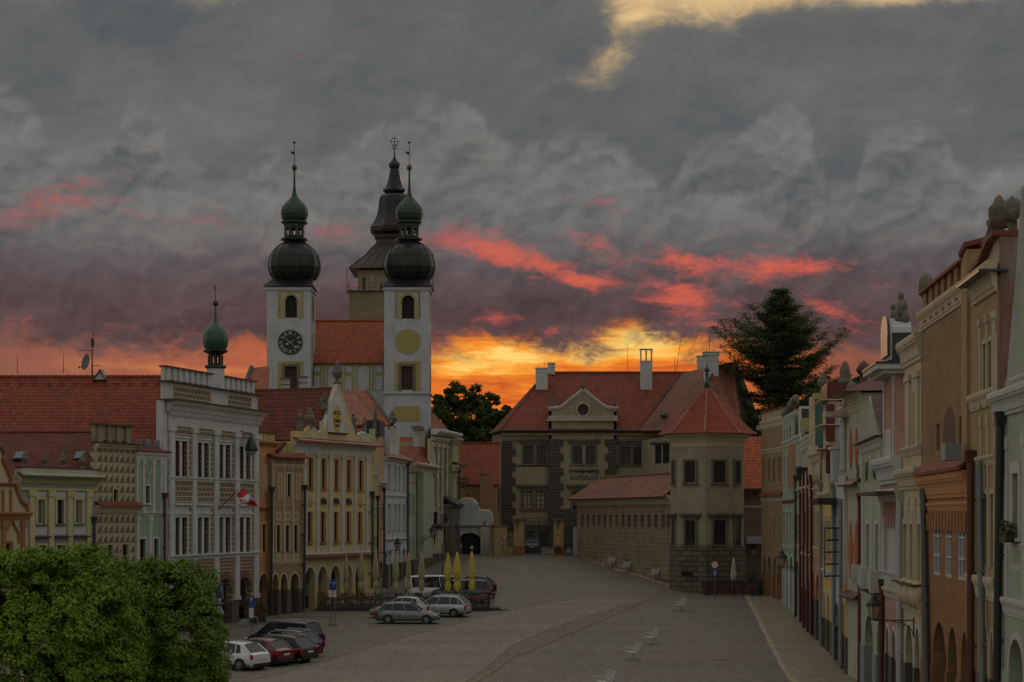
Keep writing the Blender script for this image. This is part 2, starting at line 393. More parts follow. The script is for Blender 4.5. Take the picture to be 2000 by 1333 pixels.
WHITE = plaster('white lime plaster', (.52, .53, .52, 1), .4)
CHURCHW = plaster('church whitewash', (.46, .48, .52, 1), .4)
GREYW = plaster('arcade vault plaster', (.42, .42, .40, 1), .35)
YEL = plaster('pale yellow plaster', (.52, .46, .25, 1), .3)
YEL2 = plaster('church ochre trim', (.36, .31, .12, 1), .25)
YEL3 = plaster('hotel cream yellow plaster', (.56, .44, .21, 1), .3)
CREAM = plaster('cream plaster', (.50, .42, .27, 1), .3)
ORANGE = plaster('orange plaster', (.50, .23, .09, 1), .3)
BEIGE = plaster('beige plaster', (.36, .25, .13, 1), .3)
BROWN = plaster('brown plaster', (.30, .17, .075, 1), .45)
GOTH = brickmat('scratched brown render', (.30, .175, .08), (.25, .145, .065), (.36, .22, .11), .9, .42, .012, stain=.95, bk=.3)
GOTHO = brickmat('scratched orange render', (.32, .155, .06), (.265, .13, .05), (.38, .21, .095), .9, .42, .012, stain=.8, bk=.3)
MINT = plaster('mint green plaster', (.26, .36, .27, 1), .3)
PALEG = plaster('pale green plaster', (.36, .40, .31, 1), .3)
LIME = plaster('faded lime green plaster', (.36, .40, .20, 1), .3)
PINK = plaster('faded pink plaster', (.40, .21, .18, 1), .5, dirt=(.5, .42, .36, 1))
PEACH = plaster('peach plaster', (.50, .30, .18, 1), .4)
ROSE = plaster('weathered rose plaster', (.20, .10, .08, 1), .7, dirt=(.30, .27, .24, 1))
CORAL = plaster('coral shutter panel', (.42, .14, .07, 1), .25)
TRIM = plaster('grey white stucco trim', (.50, .50, .47, 1), .35)
CRTRIM = plaster('cream stucco trim', (.50, .43, .29, 1), .35)
ORTRIM = plaster('terracotta stucco trim', (.32, .15, .06, 1), .35)
STONE = plaster('weathered sandstone', (.17, .155, .12, 1), .8, bumpk=.8, dirt=(.05, .05, .04, 1))
CASTLE = plaster('castle buff plaster', (.33, .275, .185, 1), .5)
GATEY = plaster('gate ochre plaster', (.36, .27, .13, 1), .35)
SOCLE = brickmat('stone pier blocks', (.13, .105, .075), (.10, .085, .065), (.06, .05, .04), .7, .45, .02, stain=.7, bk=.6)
RUST = brickmat('rusticated dark stone', (.115, .095, .072), (.080, .068, .054), (.022, .02, .017), .62, .36, .03, stain=.6, bk=1.0)
RUSTB = brickmat('tower base masonry', (.175, .15, .11), (.12, .105, .078), (.035, .03, .024), .95, .43, .035, stain=.6, bk=1.0)
TOWERW = brickmat('tower scratched ashlar', (.35, .305, .215), (.30, .265, .185), (.45, .41, .31), .75, .36, .014, stain=.7, bk=.25)
WALLW = brickmat('castle wall ashlar render', (.27, .225, .15), (.205, .17, .115), (.44, .38, .27), .95, .40, .020, stain=1.0, bk=.3)
SGRB = brickmat('sgraffito blocks brown', (.20, .135, .085), (.165, .11, .07), (.48, .43, .33), .60, .34, .035, off=.5, stain=.45, bk=.2)
SGRR = brickmat('sgraffito blocks red brown', (.21, .095, .062), (.17, .08, .052), (.46, .40, .31), .42, .25, .03, off=.5, stain=.4, bk=.2)
SGRT = brickmat('sgraffito tan house', (.31, .215, .115), (.28, .19, .10), (.40, .30, .18), .8, .4, .022, off=.5, stain=.4, bk=.2)
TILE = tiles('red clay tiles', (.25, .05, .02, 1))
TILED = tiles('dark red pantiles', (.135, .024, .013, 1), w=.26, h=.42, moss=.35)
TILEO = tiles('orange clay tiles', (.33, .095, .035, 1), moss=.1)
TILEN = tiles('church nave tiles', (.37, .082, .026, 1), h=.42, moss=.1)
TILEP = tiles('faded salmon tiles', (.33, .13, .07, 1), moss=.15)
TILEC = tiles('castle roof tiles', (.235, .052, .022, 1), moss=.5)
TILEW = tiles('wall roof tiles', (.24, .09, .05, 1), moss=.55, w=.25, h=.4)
COPE = plain('red coping tiles', (.20, .05, .028, 1), .8, var=.6, ns=8)
COPED = plain('old brown coping', (.09, .05, .03, 1), .8, var=.6, ns=8)
BROOF = tiles('brown shingle', (.12, .065, .045, 1), moss=.2)
SLATE = plain('dark slate sheet', (.035, .037, .045, 1), .45, var=.4)
COPG = copper('green copper', (.04, .115, .072, 1), (.015, .035, .026, 1))
COPD = copper('dark copper', (.026, .021, .021, 1), (.011, .011, .013, 1), .32)
COPDG = copper('green black copper', (.03, .065, .048, 1), (.018, .02, .02, 1), .4)
IRON = plain('black iron', (.018, .018, .02, 1), .5, var=.2)
REDIRON = plain('red painted downpipe', (.10, .014, .012, 1), .5, var=.3)
BRPIPE = plain('brown downpipe', (.095, .028, .016, 1), .55, var=.3)
ZINC = plain('zinc downpipe', (.23, .26, .28, 1), .5, var=.4)
DKPIPE = plain('dark downpipe', (.03, .032, .034, 1), .5, var=.3)
GOLDB = plain('tarnished gilt ball', (.12, .045, .02, 1), .4, .5)
GLASS = glassmat()
GLASSL = glassmat('pale curtained glass', (.085, .09, .095, 1), .2)
WOODR = plain('reddish window wood', (.06, .022, .015, 1), .6, var=.4)
WOODD = plain('dark window wood', (.028, .02, .017, 1), .6, var=.3)
WOODO = plain('brown orange window wood', (.15, .065, .022, 1), .6, var=.4)
WHITEW = plain('white window paint', (.55, .55, .54, 1), .5, var=.2)
REDSHUT = plain('dark red shutter', (.10, .018, .016, 1), .6, var=.4)
LOUV = brickmat('louvre slats', (.018, .016, .015), (.012, .011, .01), (.05, .045, .04), 40, .12, .02, off=0, stain=.2, bk=.6)
LOUVR = brickmat('red brown louvre slats', (.060, .018, .012), (.04, .012, .009), (.012, .006, .005), 40, .12, .03, off=0, stain=.2, bk=.6)
DARK = plain('dark interior', (.015, .014, .013, 1), .9)
BLUEC = plain('night blue awning', (.02, .024, .05, 1), .7)
TEAL = copper('teal patina sheet', (.05, .15, .13, 1), (.03, .09, .08, 1), .6)
REDM = plain('red sheet metal', (.11, .015, .014, 1), .4, var=.4)
WROUGH = plain('bench white paint', (.50, .51, .50, 1), .45, var=.3)
TIMB = plain('deck timber', (.06, .045, .032, 1), .8, var=.5)
PLANTR = plain('orange brown planter wood', (.16, .065, .028, 1), .8, var=.4)
UMBP = plain('dusty pale umbrella canvas', (.40, .36, .18, 1), .85, var=.5, ns=3)
UMBY = plain('yellow umbrella canvas', (.56, .45, .09, 1), .85, var=.3, ns=3)
UMBW = plain('white umbrella canvas', (.5, .47, .42, 1), .85, var=.35, ns=3)
SIGNB = plain('sign blue', (.02, .07, .30, 1), .5, var=.1)
SIGNW = plain('sign white', (.6, .6, .6, 1), .5, var=.1)
SIGNR = plain('sign red', (.42, .02, .03, 1), .5, var=.1)
STEEL = plain('galvanised pole', (.16, .17, .18, 1), .45, .3)
YSIGN = plain('yellow plaque', (.5, .36, .05, 1), .6, var=.2)
GRATE = plain('rust brown fence wood', (.065, .022, .017, 1), .75, var=.5)
FLAGR = plain('flag red', (.55, .015, .02, 1), .8, var=.1)
FLAGW = plain('flag white', (.62, .60, .66, 1), .8, var=.1)
BLACKP = plain('black paint', (.012, .012, .014, 1), .4, var=.2)
LANTG = glassmat('lantern glass', (.20, .15, .10, 1), .25)

def diamond():
    m, t, b = newmat('envelope sgraffito')
    tcn = t.nodes.new('ShaderNodeTexCoord'); s = t.nodes.new('ShaderNodeSeparateXYZ'); t.links.new(tcn.outputs['UV'], s.inputs[0])
    W, H = .62, .62
    u = X.op('FRACT', X(s.outputs[0]) / W + 50.0); v = X.op('FRACT', X(s.outputs[1]) / H + 50.0)
    frame = X.op('MAXIMUM', X.op('GREATER_THAN', u, .93), X.op('LESS_THAN', v, .1))
    shade = X.op('MULTIPLY', X.op('GREATER_THAN', u + v * .0, v * .75 + .08), X.op('LESS_THAN', v, .58))
    shade2 = X.op('MULTIPLY', X.op('GREATER_THAN', u, .55), X.op('GREATER_THAN', v, .45)) * X.op('LESS_THAN', v, u * .9)
    big = tnoise(t, .6, 5, .6); fine = tnoise(t, 8, 5, .7)
    c = mixc(t, X.op('MAXIMUM', shade, shade2), (.42, .375, .25, 1), (.165, .115, .068, 1))
    c = mixc(t, frame * .6, c, (.22, .18, .12, 1))
    c = mixc(t, ((big - .45) * 2).clamp() * .45, c, (.13, .115, .08, 1)); c = mixc(t, (fine - .45).clamp(), c, (.16, .14, .10, 1))
    t.links.new(c, b.inputs['Base Color']); b.inputs['Roughness'].default_value = .9; bump(t, b, fine, .3, .03); return m
DIAM = diamond()

def groundmat(name, c1, c2, c3, sc=8.5, sx=1.0, rough=.75, joint=.45, patchy=.5, dry=None):
    """small granite setts: cells with joints, worn polish, damp and dusty patches in bands"""
    m, t, b = newmat(name)
    tcn = t.nodes.new('ShaderNodeTexCoord'); mp = t.nodes.new('ShaderNodeMapping'); mp.inputs['Scale'].default_value = (sc * sx, sc, sc)
    t.links.new(tcn.outputs['Object'], mp.inputs[0])
    vo = t.nodes.new('ShaderNodeTexVoronoi'); vo.feature = 'F1'; vo.inputs['Randomness'].default_value = .55; vo.inputs['Scale'].default_value = 1; t.links.new(mp.outputs[0], vo.inputs[0])
    ve = t.nodes.new('ShaderNodeTexVoronoi'); ve.feature = 'DISTANCE_TO_EDGE'; ve.inputs['Randomness'].default_value = .55; ve.inputs['Scale'].default_value = 1; t.links.new(mp.outputs[0], ve.inputs[0])
    s = t.nodes.new('ShaderNodeSeparateXYZ'); t.links.new(vo.outputs['Color'], s.inputs[0])
    cell = X(s.outputs[0]); e = X(ve.outputs[0])
    big = tnoise(t, .12, 6, .65); mid = tnoise(t, .9, 5, .65); cr = tnoise(t, 3.2, 3, .6)
    c = mixc(t, cell, c1, c2)
    c = mixc(t, ((big - .45) * 3).clamp() * patchy, c, c3)
    c = mixc(t, ((mid - .5) * 3).clamp() * .4, c, mul(c1, 1.5)); c = mixc(t, ((cr - .52) * 5).clamp() * .5, c, mul(c1, .4))
    c = mixc(t, ((tnoise(t, 6.5, 2, .5) - .5) * 5).clamp() * .45, c, mul(c2, .5))
    c = mixc(t, (1.0 - e * 9).clamp() * joint * 1.6, c, mul(c1, .25))
    t.links.new(c, b.inputs['Base Color'])
    t.links.new((mid * .3 + .5 + (1.0 - e * 9).clamp() * .2).clamp().v, b.inputs['Roughness'])
    b.inputs['Specular IOR Level'].default_value = .5
    bump(t, b, (e * 3).clamp() + mid * .4, .8, .03); return m
COB = groundmat('granite setts', (.265, .235, .18, 1), (.13, .115, .09, 1), (.12, .112, .088, 1), sc=5.5, patchy=.8)
COBR = groundmat('reddish setts', (.33, .28, .23, 1), (.165, .14, .115, 1), (.165, .145, .12, 1), sc=5, patchy=.8)
COBD = groundmat('dark gutter setts', (.24, .21, .155, 1), (.115, .10, .078, 1), (.125, .112, .088, 1), sc=5)
COBY = groundmat('sandy worn setts', (.265, .235, .18, 1), (.135, .122, .094, 1), (.14, .13, .10, 1), sc=5)
PAVE = brickmat('granite paving slabs', (.30, .26, .18), (.225, .195, .137), (.075, .065, .045), 1.1, .75, .022, stain=.5, bk=.3, coord='Object', rough=.65)
KERB = brickmat('kerb stones', (.46, .38, .26), (.34, .28, .195), (.09, .075, .055), 1.2, 1.2, .03, stain=.5, coord='Object', rough=.7)
PAVED = groundmat('dark pavement setts', (.19, .175, .145, 1), (.12, .11, .092, 1), (.12, .115, .1, 1), sc=6)
# ------------------------------------------------------------------ house builder (local x along the facade, y into the house, z up)
GRND = random.Random(12); GLASSM = glassmat('half curtained glass', (.03, .032, .034, 1), .15); GLASSC = brickmat('net curtain glass', (.05, .05, .048), (.075, .072, .066), (.02, .02, .02), .3, 9, .05, stain=.3, rough=.3)
class House:
    PK = 1.0
    def __init__(s, name, label, cat, pl, Yl, pr, Yr, group=None, zb=None, kind='thing'):
        A = Vector(((pl - 1000) * Yl / F, Yl)); B = Vector(((pr - 1000) * Yr / F, Yr))
        s.A, s.W = A, (B - A).length; s.U = (B - A).normalized(); s.D = Vector((-s.U.y, s.U.x))
        s.zb = gz((Yl + Yr) / 2) if zb is None else zb
        s.root = empty(name, (A.x, A.y, s.zb), math.atan2(s.U.y, s.U.x)); tag(s.root, label, cat, group, kind)
        s.holes = []; s.arches = []; s.pl, s.pr = pl, pr
    def at(s, px, py, d=0.0):
        dr = Vector(((px - 1000) / F, 1.0)); A = s.A + s.D * d
        t = A.dot(s.D) / dr.dot(s.D); P = dr * t
        return (P - s.A).dot(s.U), CZ + (HY - py) / F * t - s.zb
    def u(s, px, d=0.0): return s.at(px, HY, d)[0]
    def z(s, px, py, d=0.0): return s.at(px, py, d)[1]
    def P(s, px, py, d=0.0):
        a, b = s.at(px, py, d); return (a, d, b)
    # --- pieces
    def bx(s, name, mat, u0, u1, z0, z1, d0, d1, parent=None, bevel=0):
        return MB().box(min(u0, u1), max(u0, u1), d0, d1, min(z0, z1), max(z0, z1)).build(name, mat, parent or s.root, bevel=bevel)
    def band(s, z, h=.3, p=.25, mat=None, name='cornice', u0=None, u1=None, ret=.0, d=0.0):
        """moulded band: three stepped fillets, deepest on top"""
        p *= s.PK; u0 = -p * .4 if u0 is None else u0; u1 = s.W + p * .4 if u1 is None else u1
        m = MB(); q = [(-.003, 0), (.22, 0), (.25, .13), (.38, .17), (.42, .30), (.50, .46), (.64, .58), (.84, .64), (.88, .72), (.97, .74), (1, .80), (1, .93), (.90, 1), (-.003, 1)]; n = len(q)
        m.add([(x, d - a * p, z + b * h) for x in (u0, u1) for a, b in q], [tuple(range(n)), tuple(range(2 * n - 1, n - 1, -1))] + [(i, (i + 1) % n, n + (i + 1) % n, n + i) for i in range(n)])
        return m.build(name, mat or TRIM, s.root)
    def coping(s, z, p=.3, t=.10, mat=None, u0=None, u1=None, name='coping', d1=.5):
        """little tiled roof on a ledge"""
        p *= s.PK; u0 = -.12 if u0 is None else u0; u1 = s.W + .12 if u1 is None else u1
        return MB().add([(u0, -p, z), (u1, -p, z), (u1, d1, z + .28), (u0, d1, z + .28), (u0, -p, z + t), (u1, -p, z + t), (u1, d1, z + t + .28), (u0, d1, z + t + .28)],
                        [(0, 3, 2, 1), (4, 5, 6, 7), (0, 1, 5, 4), (1, 2, 6, 5), (2, 3, 7, 6), (3, 0, 4, 7)]).build(name, mat or COPE, s.root)
    def pil(s, u0, u1, z0, z1, p=.10, mat=None, cap=True, name='pilaster'):
        p *= s.PK; m = MB(); m.box(u0, u1, -p, .01, z0, z1)
        if cap:
            e = (u1 - u0) * .18; h = min(.35, (z1 - z0) * .08)
            m.box(u0 - e, u1 + e, -p * 1.6, .012, z1 - h, z1 + .003); m.box(u0 - e * .7, u1 + e * .7, -p * 1.4, .012, z0 - .003, z0 + h * .8)
        return m.build(name, mat or TRIM, s.root)
    def win(s, u0, u1, z0, z1, frame=None, glass=None, rec=.16, bars=(1, 2), sur=None, sw=.14, sill=None, head=False, arch=False, hole=True, fw=.06, label=None, arm=0.0, mul_=False):
        frame = frame or WOODR; glass = glass or GLASS
        if glass is GLASS: glass = GRND.choice((GLASS, GLASS, GLASS, GLASSM, GLASSC))
        if hole: s.holes.append((u0, u1, z0, z1, arch))
        g = MB()
        if arch:
            pr = archpts(u0, u1, z1 - (u1 - u0) / 2 * 1.05, z1); g.poly([(a, rec + .03, b) for a, b in [(u0, z0), (u1, z0)] + pr[::-1]])
        else: g.box(u0, u1, rec + .03, rec + .06, z0, z1)
        wn = g.build('window', glass, s.root)
        if label: wn['label'] = label
        f = MB(); a, b = rec - .03, rec + .028
        f.box(u0, u0 + fw, a, b, z0, z1); f.box(u1 - fw, u1, a, b, z0, z1); f.box(u0 + fw, u1 - fw, a, b, z0, z0 + fw); 
        if not arch: f.box(u0 + fw, u1 - fw, a, b, z1 - fw, z1)
        for i in range(1, bars[0] + 1):
            x = u0 + (u1 - u0) * i / (bars[0] + 1); f.box(x - fw * .45, x + fw * .45, a + .004, b, z0 + fw, z1 - fw)
        for i in range(1, bars[1] + 1):
            x = z0 + (z1 - z0) * i / (bars[1] + 1); f.box(u0 + fw, u1 - fw, a + .008, b, x - fw * .35, x + fw * .35)
        f.build('frame', frame, wn)
        if sur:
            m = MB(); q = .05
            m.box(u0 - sw, u0, -q, .01, z0 - sw * .3, z1); m.box(u1, u1 + sw, -q, .01, z0 - sw * .3, z1); m.box(u0 - sw, u1 + sw, -q - .004, .01, z1, z1 + sw)
            if head: m.box(u0 - sw * 1.6, u1 + sw * 1.6, -.18, .01, z1 + sw + .10, z1 + sw + .22); m.box(u0 - sw * 1.2, u1 + sw * 1.2, -.10, .01, z1 + sw, z1 + sw + .098)
            m.build('surround', sur, wn)
        if sill: MB().box(u0 - .12, u1 + .12, -.14, rec - .03, z0 - .10, z0 - .002).build('sill', sill, wn)
        return wn
    def wins(s, xs, px, yt, yb, **k):
        z1, z0 = s.z(px, yt), s.z(px, yb); r = []
        for a, b in xs: r.append(s.win(s.u(a), s.u(b), z0, z1, **k))
        return r
    def arc(s, xs, px, ya, ys, ze=0.0):
        """arcade openings; ya apex row, ys springing row, both read at column px"""
        za, zs = s.z(px, ya), s.z(px, ys)
        for a, b in xs: s.arches.append((s.u(a), s.u(b), zs, za))
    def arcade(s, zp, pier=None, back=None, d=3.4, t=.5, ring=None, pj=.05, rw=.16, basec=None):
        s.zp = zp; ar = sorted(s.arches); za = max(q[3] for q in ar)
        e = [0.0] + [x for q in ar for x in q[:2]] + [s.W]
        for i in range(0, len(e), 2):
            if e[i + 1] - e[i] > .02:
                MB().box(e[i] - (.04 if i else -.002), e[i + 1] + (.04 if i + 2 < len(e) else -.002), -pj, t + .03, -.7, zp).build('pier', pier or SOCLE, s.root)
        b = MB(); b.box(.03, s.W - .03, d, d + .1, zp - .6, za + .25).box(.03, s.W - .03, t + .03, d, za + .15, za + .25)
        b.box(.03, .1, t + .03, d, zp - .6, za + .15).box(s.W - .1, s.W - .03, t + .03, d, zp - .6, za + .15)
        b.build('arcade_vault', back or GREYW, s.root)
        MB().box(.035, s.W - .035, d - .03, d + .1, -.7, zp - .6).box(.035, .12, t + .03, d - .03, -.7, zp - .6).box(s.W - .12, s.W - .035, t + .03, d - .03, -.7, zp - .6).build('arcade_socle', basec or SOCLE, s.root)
        # a shop door and a window in the back wall of the arcade
        m = MB(); x = .8
        while x + 1.1 < s.W - .5:
            m.box(x, x + 1.0, d - .07, d - .03, -.3, zp + .1); x += 3.1
        m.build('door', WOODD, s.root)
        if ring:
            for u0, u1, zs, za_ in ar:
                m = MB()
                i = archpts(u0, u1, zs, za_, 12); o = archpts(u0 - rw, u1 + rw, zs, za_ + rw, 12)
                for k in range(len(i) - 1):
                    m.prism([i[k], i[k + 1], o[k + 1], o[k]], -.05, .005)
                for a, b2 in ((u0 - rw, u0), (u1, u1 + rw)): m.box(a, b2, -.05, .004, zp, zs)
                m.build('arch_ring', ring, s.root)
    def wall(s, mat, top=None, h=None, depth=8.0, t=.42, name='wall', lo=-.7, sides=True, backh=None):
        """front wall with real openings; top = outline from left to right in (u,z)"""
        W = s.W; h = h if h is not None else max(q[1] for q in top)
        top = top or [(0, h), (W, h)]
        z0 = s.zp if s.arches else lo
        out = [(0, z0)]
        for u0, u1, zs, za in sorted(s.arches):
            out += [(u0, z0)] + archpts(u0, u1, zs, za, 12) + [(u1, z0)]
        out += [(W, z0)] + [(a, b) for a, b in top[::-1]]
        loops = [out]
        for u0, u1, a, b, arch in s.holes:
            loops.append([(u0, a), (u1, a)] + (archpts(u0, u1, b - (u1 - u0) / 2 * 1.05, b)[::-1] if arch else [(u1, b), (u0, b)]))
        flat = [p for l in loops for p in l]
        tris = tessellate_polygon([[Vector((a, b, 0)) for a, b in l] for l in loops])
        m = MB(); m.add([(a, 0, b) for a, b in flat], [tuple(q) for q in tris])
        m.add([(a, t, b) for a, b in flat], [tuple(q)[::-1] for q in tris])
        for l in loops:
            n = len(l)
            m.add([(a, 0, b) for a, b in l] + [(a, t, b) for a, b in l], [(i, (i + 1) % n, n + (i + 1) % n, n + i) for i in range(n)])
        if sides:
            e0 = top[0][1]; e1 = top[-1][1]; bh = backh if backh is not None else min(e0, e1)
            m.poly([(0, t, lo), (0, depth, lo), (0, depth, bh), (0, t, min(bh, e0))]); m.poly([(W, t, lo), (W, depth, lo), (W, depth, bh), (W, t, min(bh, e1))])
            m.poly([(0, depth, lo), (W, depth, lo), (W, depth, bh), (0, depth, bh)])
            m.poly([(0.01, t, bh - .4), (W - .01, t, bh - .4), (W - .01, depth, bh - .4), (0.01, depth, bh - .4)])
        return m.build(name, mat, s.root)
    def skin(s, z1, mat, z0=None, name='render_coat'):
        """coloured render coat on the lower front, cut round arches and windows"""
        z0 = s.zp if z0 is None else z0; out = [(0, z0)]
        for u0, u1, zs, za in sorted(s.arches): out += [(u0, z0)] + archpts(u0, u1, zs, za, 12) + [(u1, z0)]
        loops = [out + [(s.W, z0), (s.W, z1), (0, z1)]] + [[(u0, a), (u1, a), (u1, b), (u0, b)] for u0, u1, a, b, c in s.holes if b < z1]
        return MB().add([(a, -.006, b) for l in loops for a, b in l], [tuple(q) for q in tessellate_polygon([[Vector((a, b, 0)) for a, b in l] for l in loops])]).build(name, mat, s.root)
    def ridge_roof(s, mat, ze, zr, d0=.2, dr=4.5, d1=9, over=.25, u0=None, u1=None, t=.14, hipl=0, hipr=0, name='roof'):
        """ridge parallel to the street"""
        u0 = -.1 if u0 is None else u0; u1 = s.W + .1 if u1 is None else u1
        m = MB(); a, b = u0 + hipl, u1 - hipr
        m.slab([(u0, d0 - over, ze), (u1, d0 - over, ze), (b, dr, zr), (a, dr, zr)], t)
        m.slab([(u1, d1, ze), (u0, d1, ze), (a, dr, zr), (b, dr, zr)], t)
        if hipl: m.slab([(u0, d1, ze), (u0, d0 - over, ze), (a, dr, zr)], t)
        if hipr: m.slab([(u1, d0 - over, ze), (u1, d1, ze), (b, dr, zr)], t)
        r = m.build(name, mat, s.root)
        c = MB(); c.tube((a, dr, zr + .02), (b, dr, zr + .02), .12, .12, 6)
        x = a
        while x < b: c.ball((x, dr, zr + .07), .13, .13, .1, 6, 4); x += .42
        c.build('ridge_cap', mat, r)
        if not hipl: MB().poly([(u0 + .12, d0, ze - .05), (u0 + .12, d1, ze - .05), (u0 + .12, dr, zr - .14)]).build('gable_end', WHITE, s.root)
        if not hipr: MB().poly([(u1 - .12, d0, ze - .05), (u1 - .12, d1, ze - .05), (u1 - .12, dr, zr - .14)]).build('gable_end', WHITE, s.root)
        return r
    def front_roof(s, mat, ze, zr, uc=None, d0=.45, d1=10, u0=None, u1=None, t=.14, name='roof'):
        """ridge running back from the street gable"""
        uc = s.W / 2 if uc is None else uc; u0 = 0 if u0 is None else u0; u1 = s.W if u1 is None else u1
        m = MB(); m.slab([(u0, d0, ze), (uc, d0, zr), (uc, d1, zr), (u0, d1, ze)], t); m.slab([(u1, d0, ze), (uc, d0, zr), (uc, d1, zr), (u1, d1, ze)], t)
        return m.build(name, mat, s.root)
    def merlons(s, z, n, h, mat, u0=0, u1=None, gap=.45, t=.35, cope=None, back=True, name='battlement'):
        """attic parapet: merlons with tiled tops standing before a low wall"""
        u1 = s.W if u1 is None else u1; st = (u1 - u0) / n; m = MB()
        if back: m.box(u0, u1, .12, t, z, z + h)
        for i in range(n): m.box(u0 + st * i + st * gap / 2, u0 + st * (i + 1) - st * gap / 2, 0.003, .125, z, z + h)
        b = m.build(name, mat, s.root)
        c = MB(); c.box(u0 - .08, u1 + .08, -.12, t + .1, z + h, z + h + .10)
        for i in range(n): c.prism([(u0 + st * (i - .22), z + .02), (u0 + st * (i + .22), z + .02), (u0 + st * (i + .22), z + .10), (u0 + st * (i - .22), z + .10)], -.10, .12) if i else None
        c.build('coping', cope or COPE, b); return b
    def pipe(s, px, yt, yb, mat, r=.09, d=-.22, px2=None, head=True, up=None):
        px2 = px if px2 is None else px2
        d *= 1 if s.PK == 1 else .5; a, z1 = s.at(px, yt, d); b, z0 = s.at(px2, yb, d); z0 = max(z0, -.3)
        m = MB(); m.tube((b, d, z0), (a, d, z1), r, r, 8)
        n = int((z1 - z0) / 2.5) + 1
        for i in range(n):
            k = (i + .5) / n; x = b + (a - b) * k; zz = z0 + (z1 - z0) * k; m.box(x - r * 1.3, x + r * 1.3, d - r * .5, 0, zz - .03, zz + .03)
        if head: m.add([(a - .1, d - .1, z1), (a + .1, d - .1, z1), (a + .1, d + .1, z1), (a - .1, d + .1, z1), (a - .17, d - .17, z1 + .4), (a + .17, d - .17, z1 + .4), (a + .17, d + .2, z1 + .4), (a - .17, d + .2, z1 + .4)],
                       [(0, 3, 2, 1), (4, 5, 6, 7), (0, 1, 5, 4), (1, 2, 6, 5), (2, 3, 7, 6), (3, 0, 4, 7)])
        return m.build('downpipe', mat, s.root)
    def panel(s, u0, u1, z0, z1, mat, p=.02, name='panel', inner=None, b=.1):
        m = MB().box(u0, u1, -p, .01, z0, z1).build(name, mat, s.root)
        if inner: MB().box(u0 + b, u1 - b, -p - .012, .01, z0 + b, z1 - b).build('inset', inner, m)
        return m
    def chimney(s, u, d, z0, z1, w=.7, dd=.7, mat=None, cap=None, name='chimney', open_=0):
        m = MB().box(u - w / 2, u + w / 2, d - dd / 2, d + dd / 2, z0, z1 if not open_ else z1 - open_)
        if open_:
            for a in (-1, 0, 1): m.box(u + a * (w / 2 - .06) - .06, u + a * (w / 2 - .06) + .06, d - dd / 2, d + dd / 2, z1 - open_, z1)
        c = m.build(name, mat or WHITE, s.root)
        MB().box(u - w / 2 - .08, u + w / 2 + .08, d - dd / 2 - .08, d + dd / 2 + .08, z1, z1 + .12).box(u - w / 2 - .04, u + w / 2 + .04, d - dd / 2 - .04, d + dd / 2 + .04, z1 - (open_ or .35) - .1, z1 - (open_ or .35) - .02).build('cap', cap or WHITE, c)
        return c

def archpts(u0, u1, zs, za, n=10):
    c, r = (u0 + u1) / 2, (u1 - u0) / 2
    return [(c - r * math.cos(math.pi * i / n), zs + (za - zs) * math.sin(math.pi * i / n)) for i in range(n + 1)]

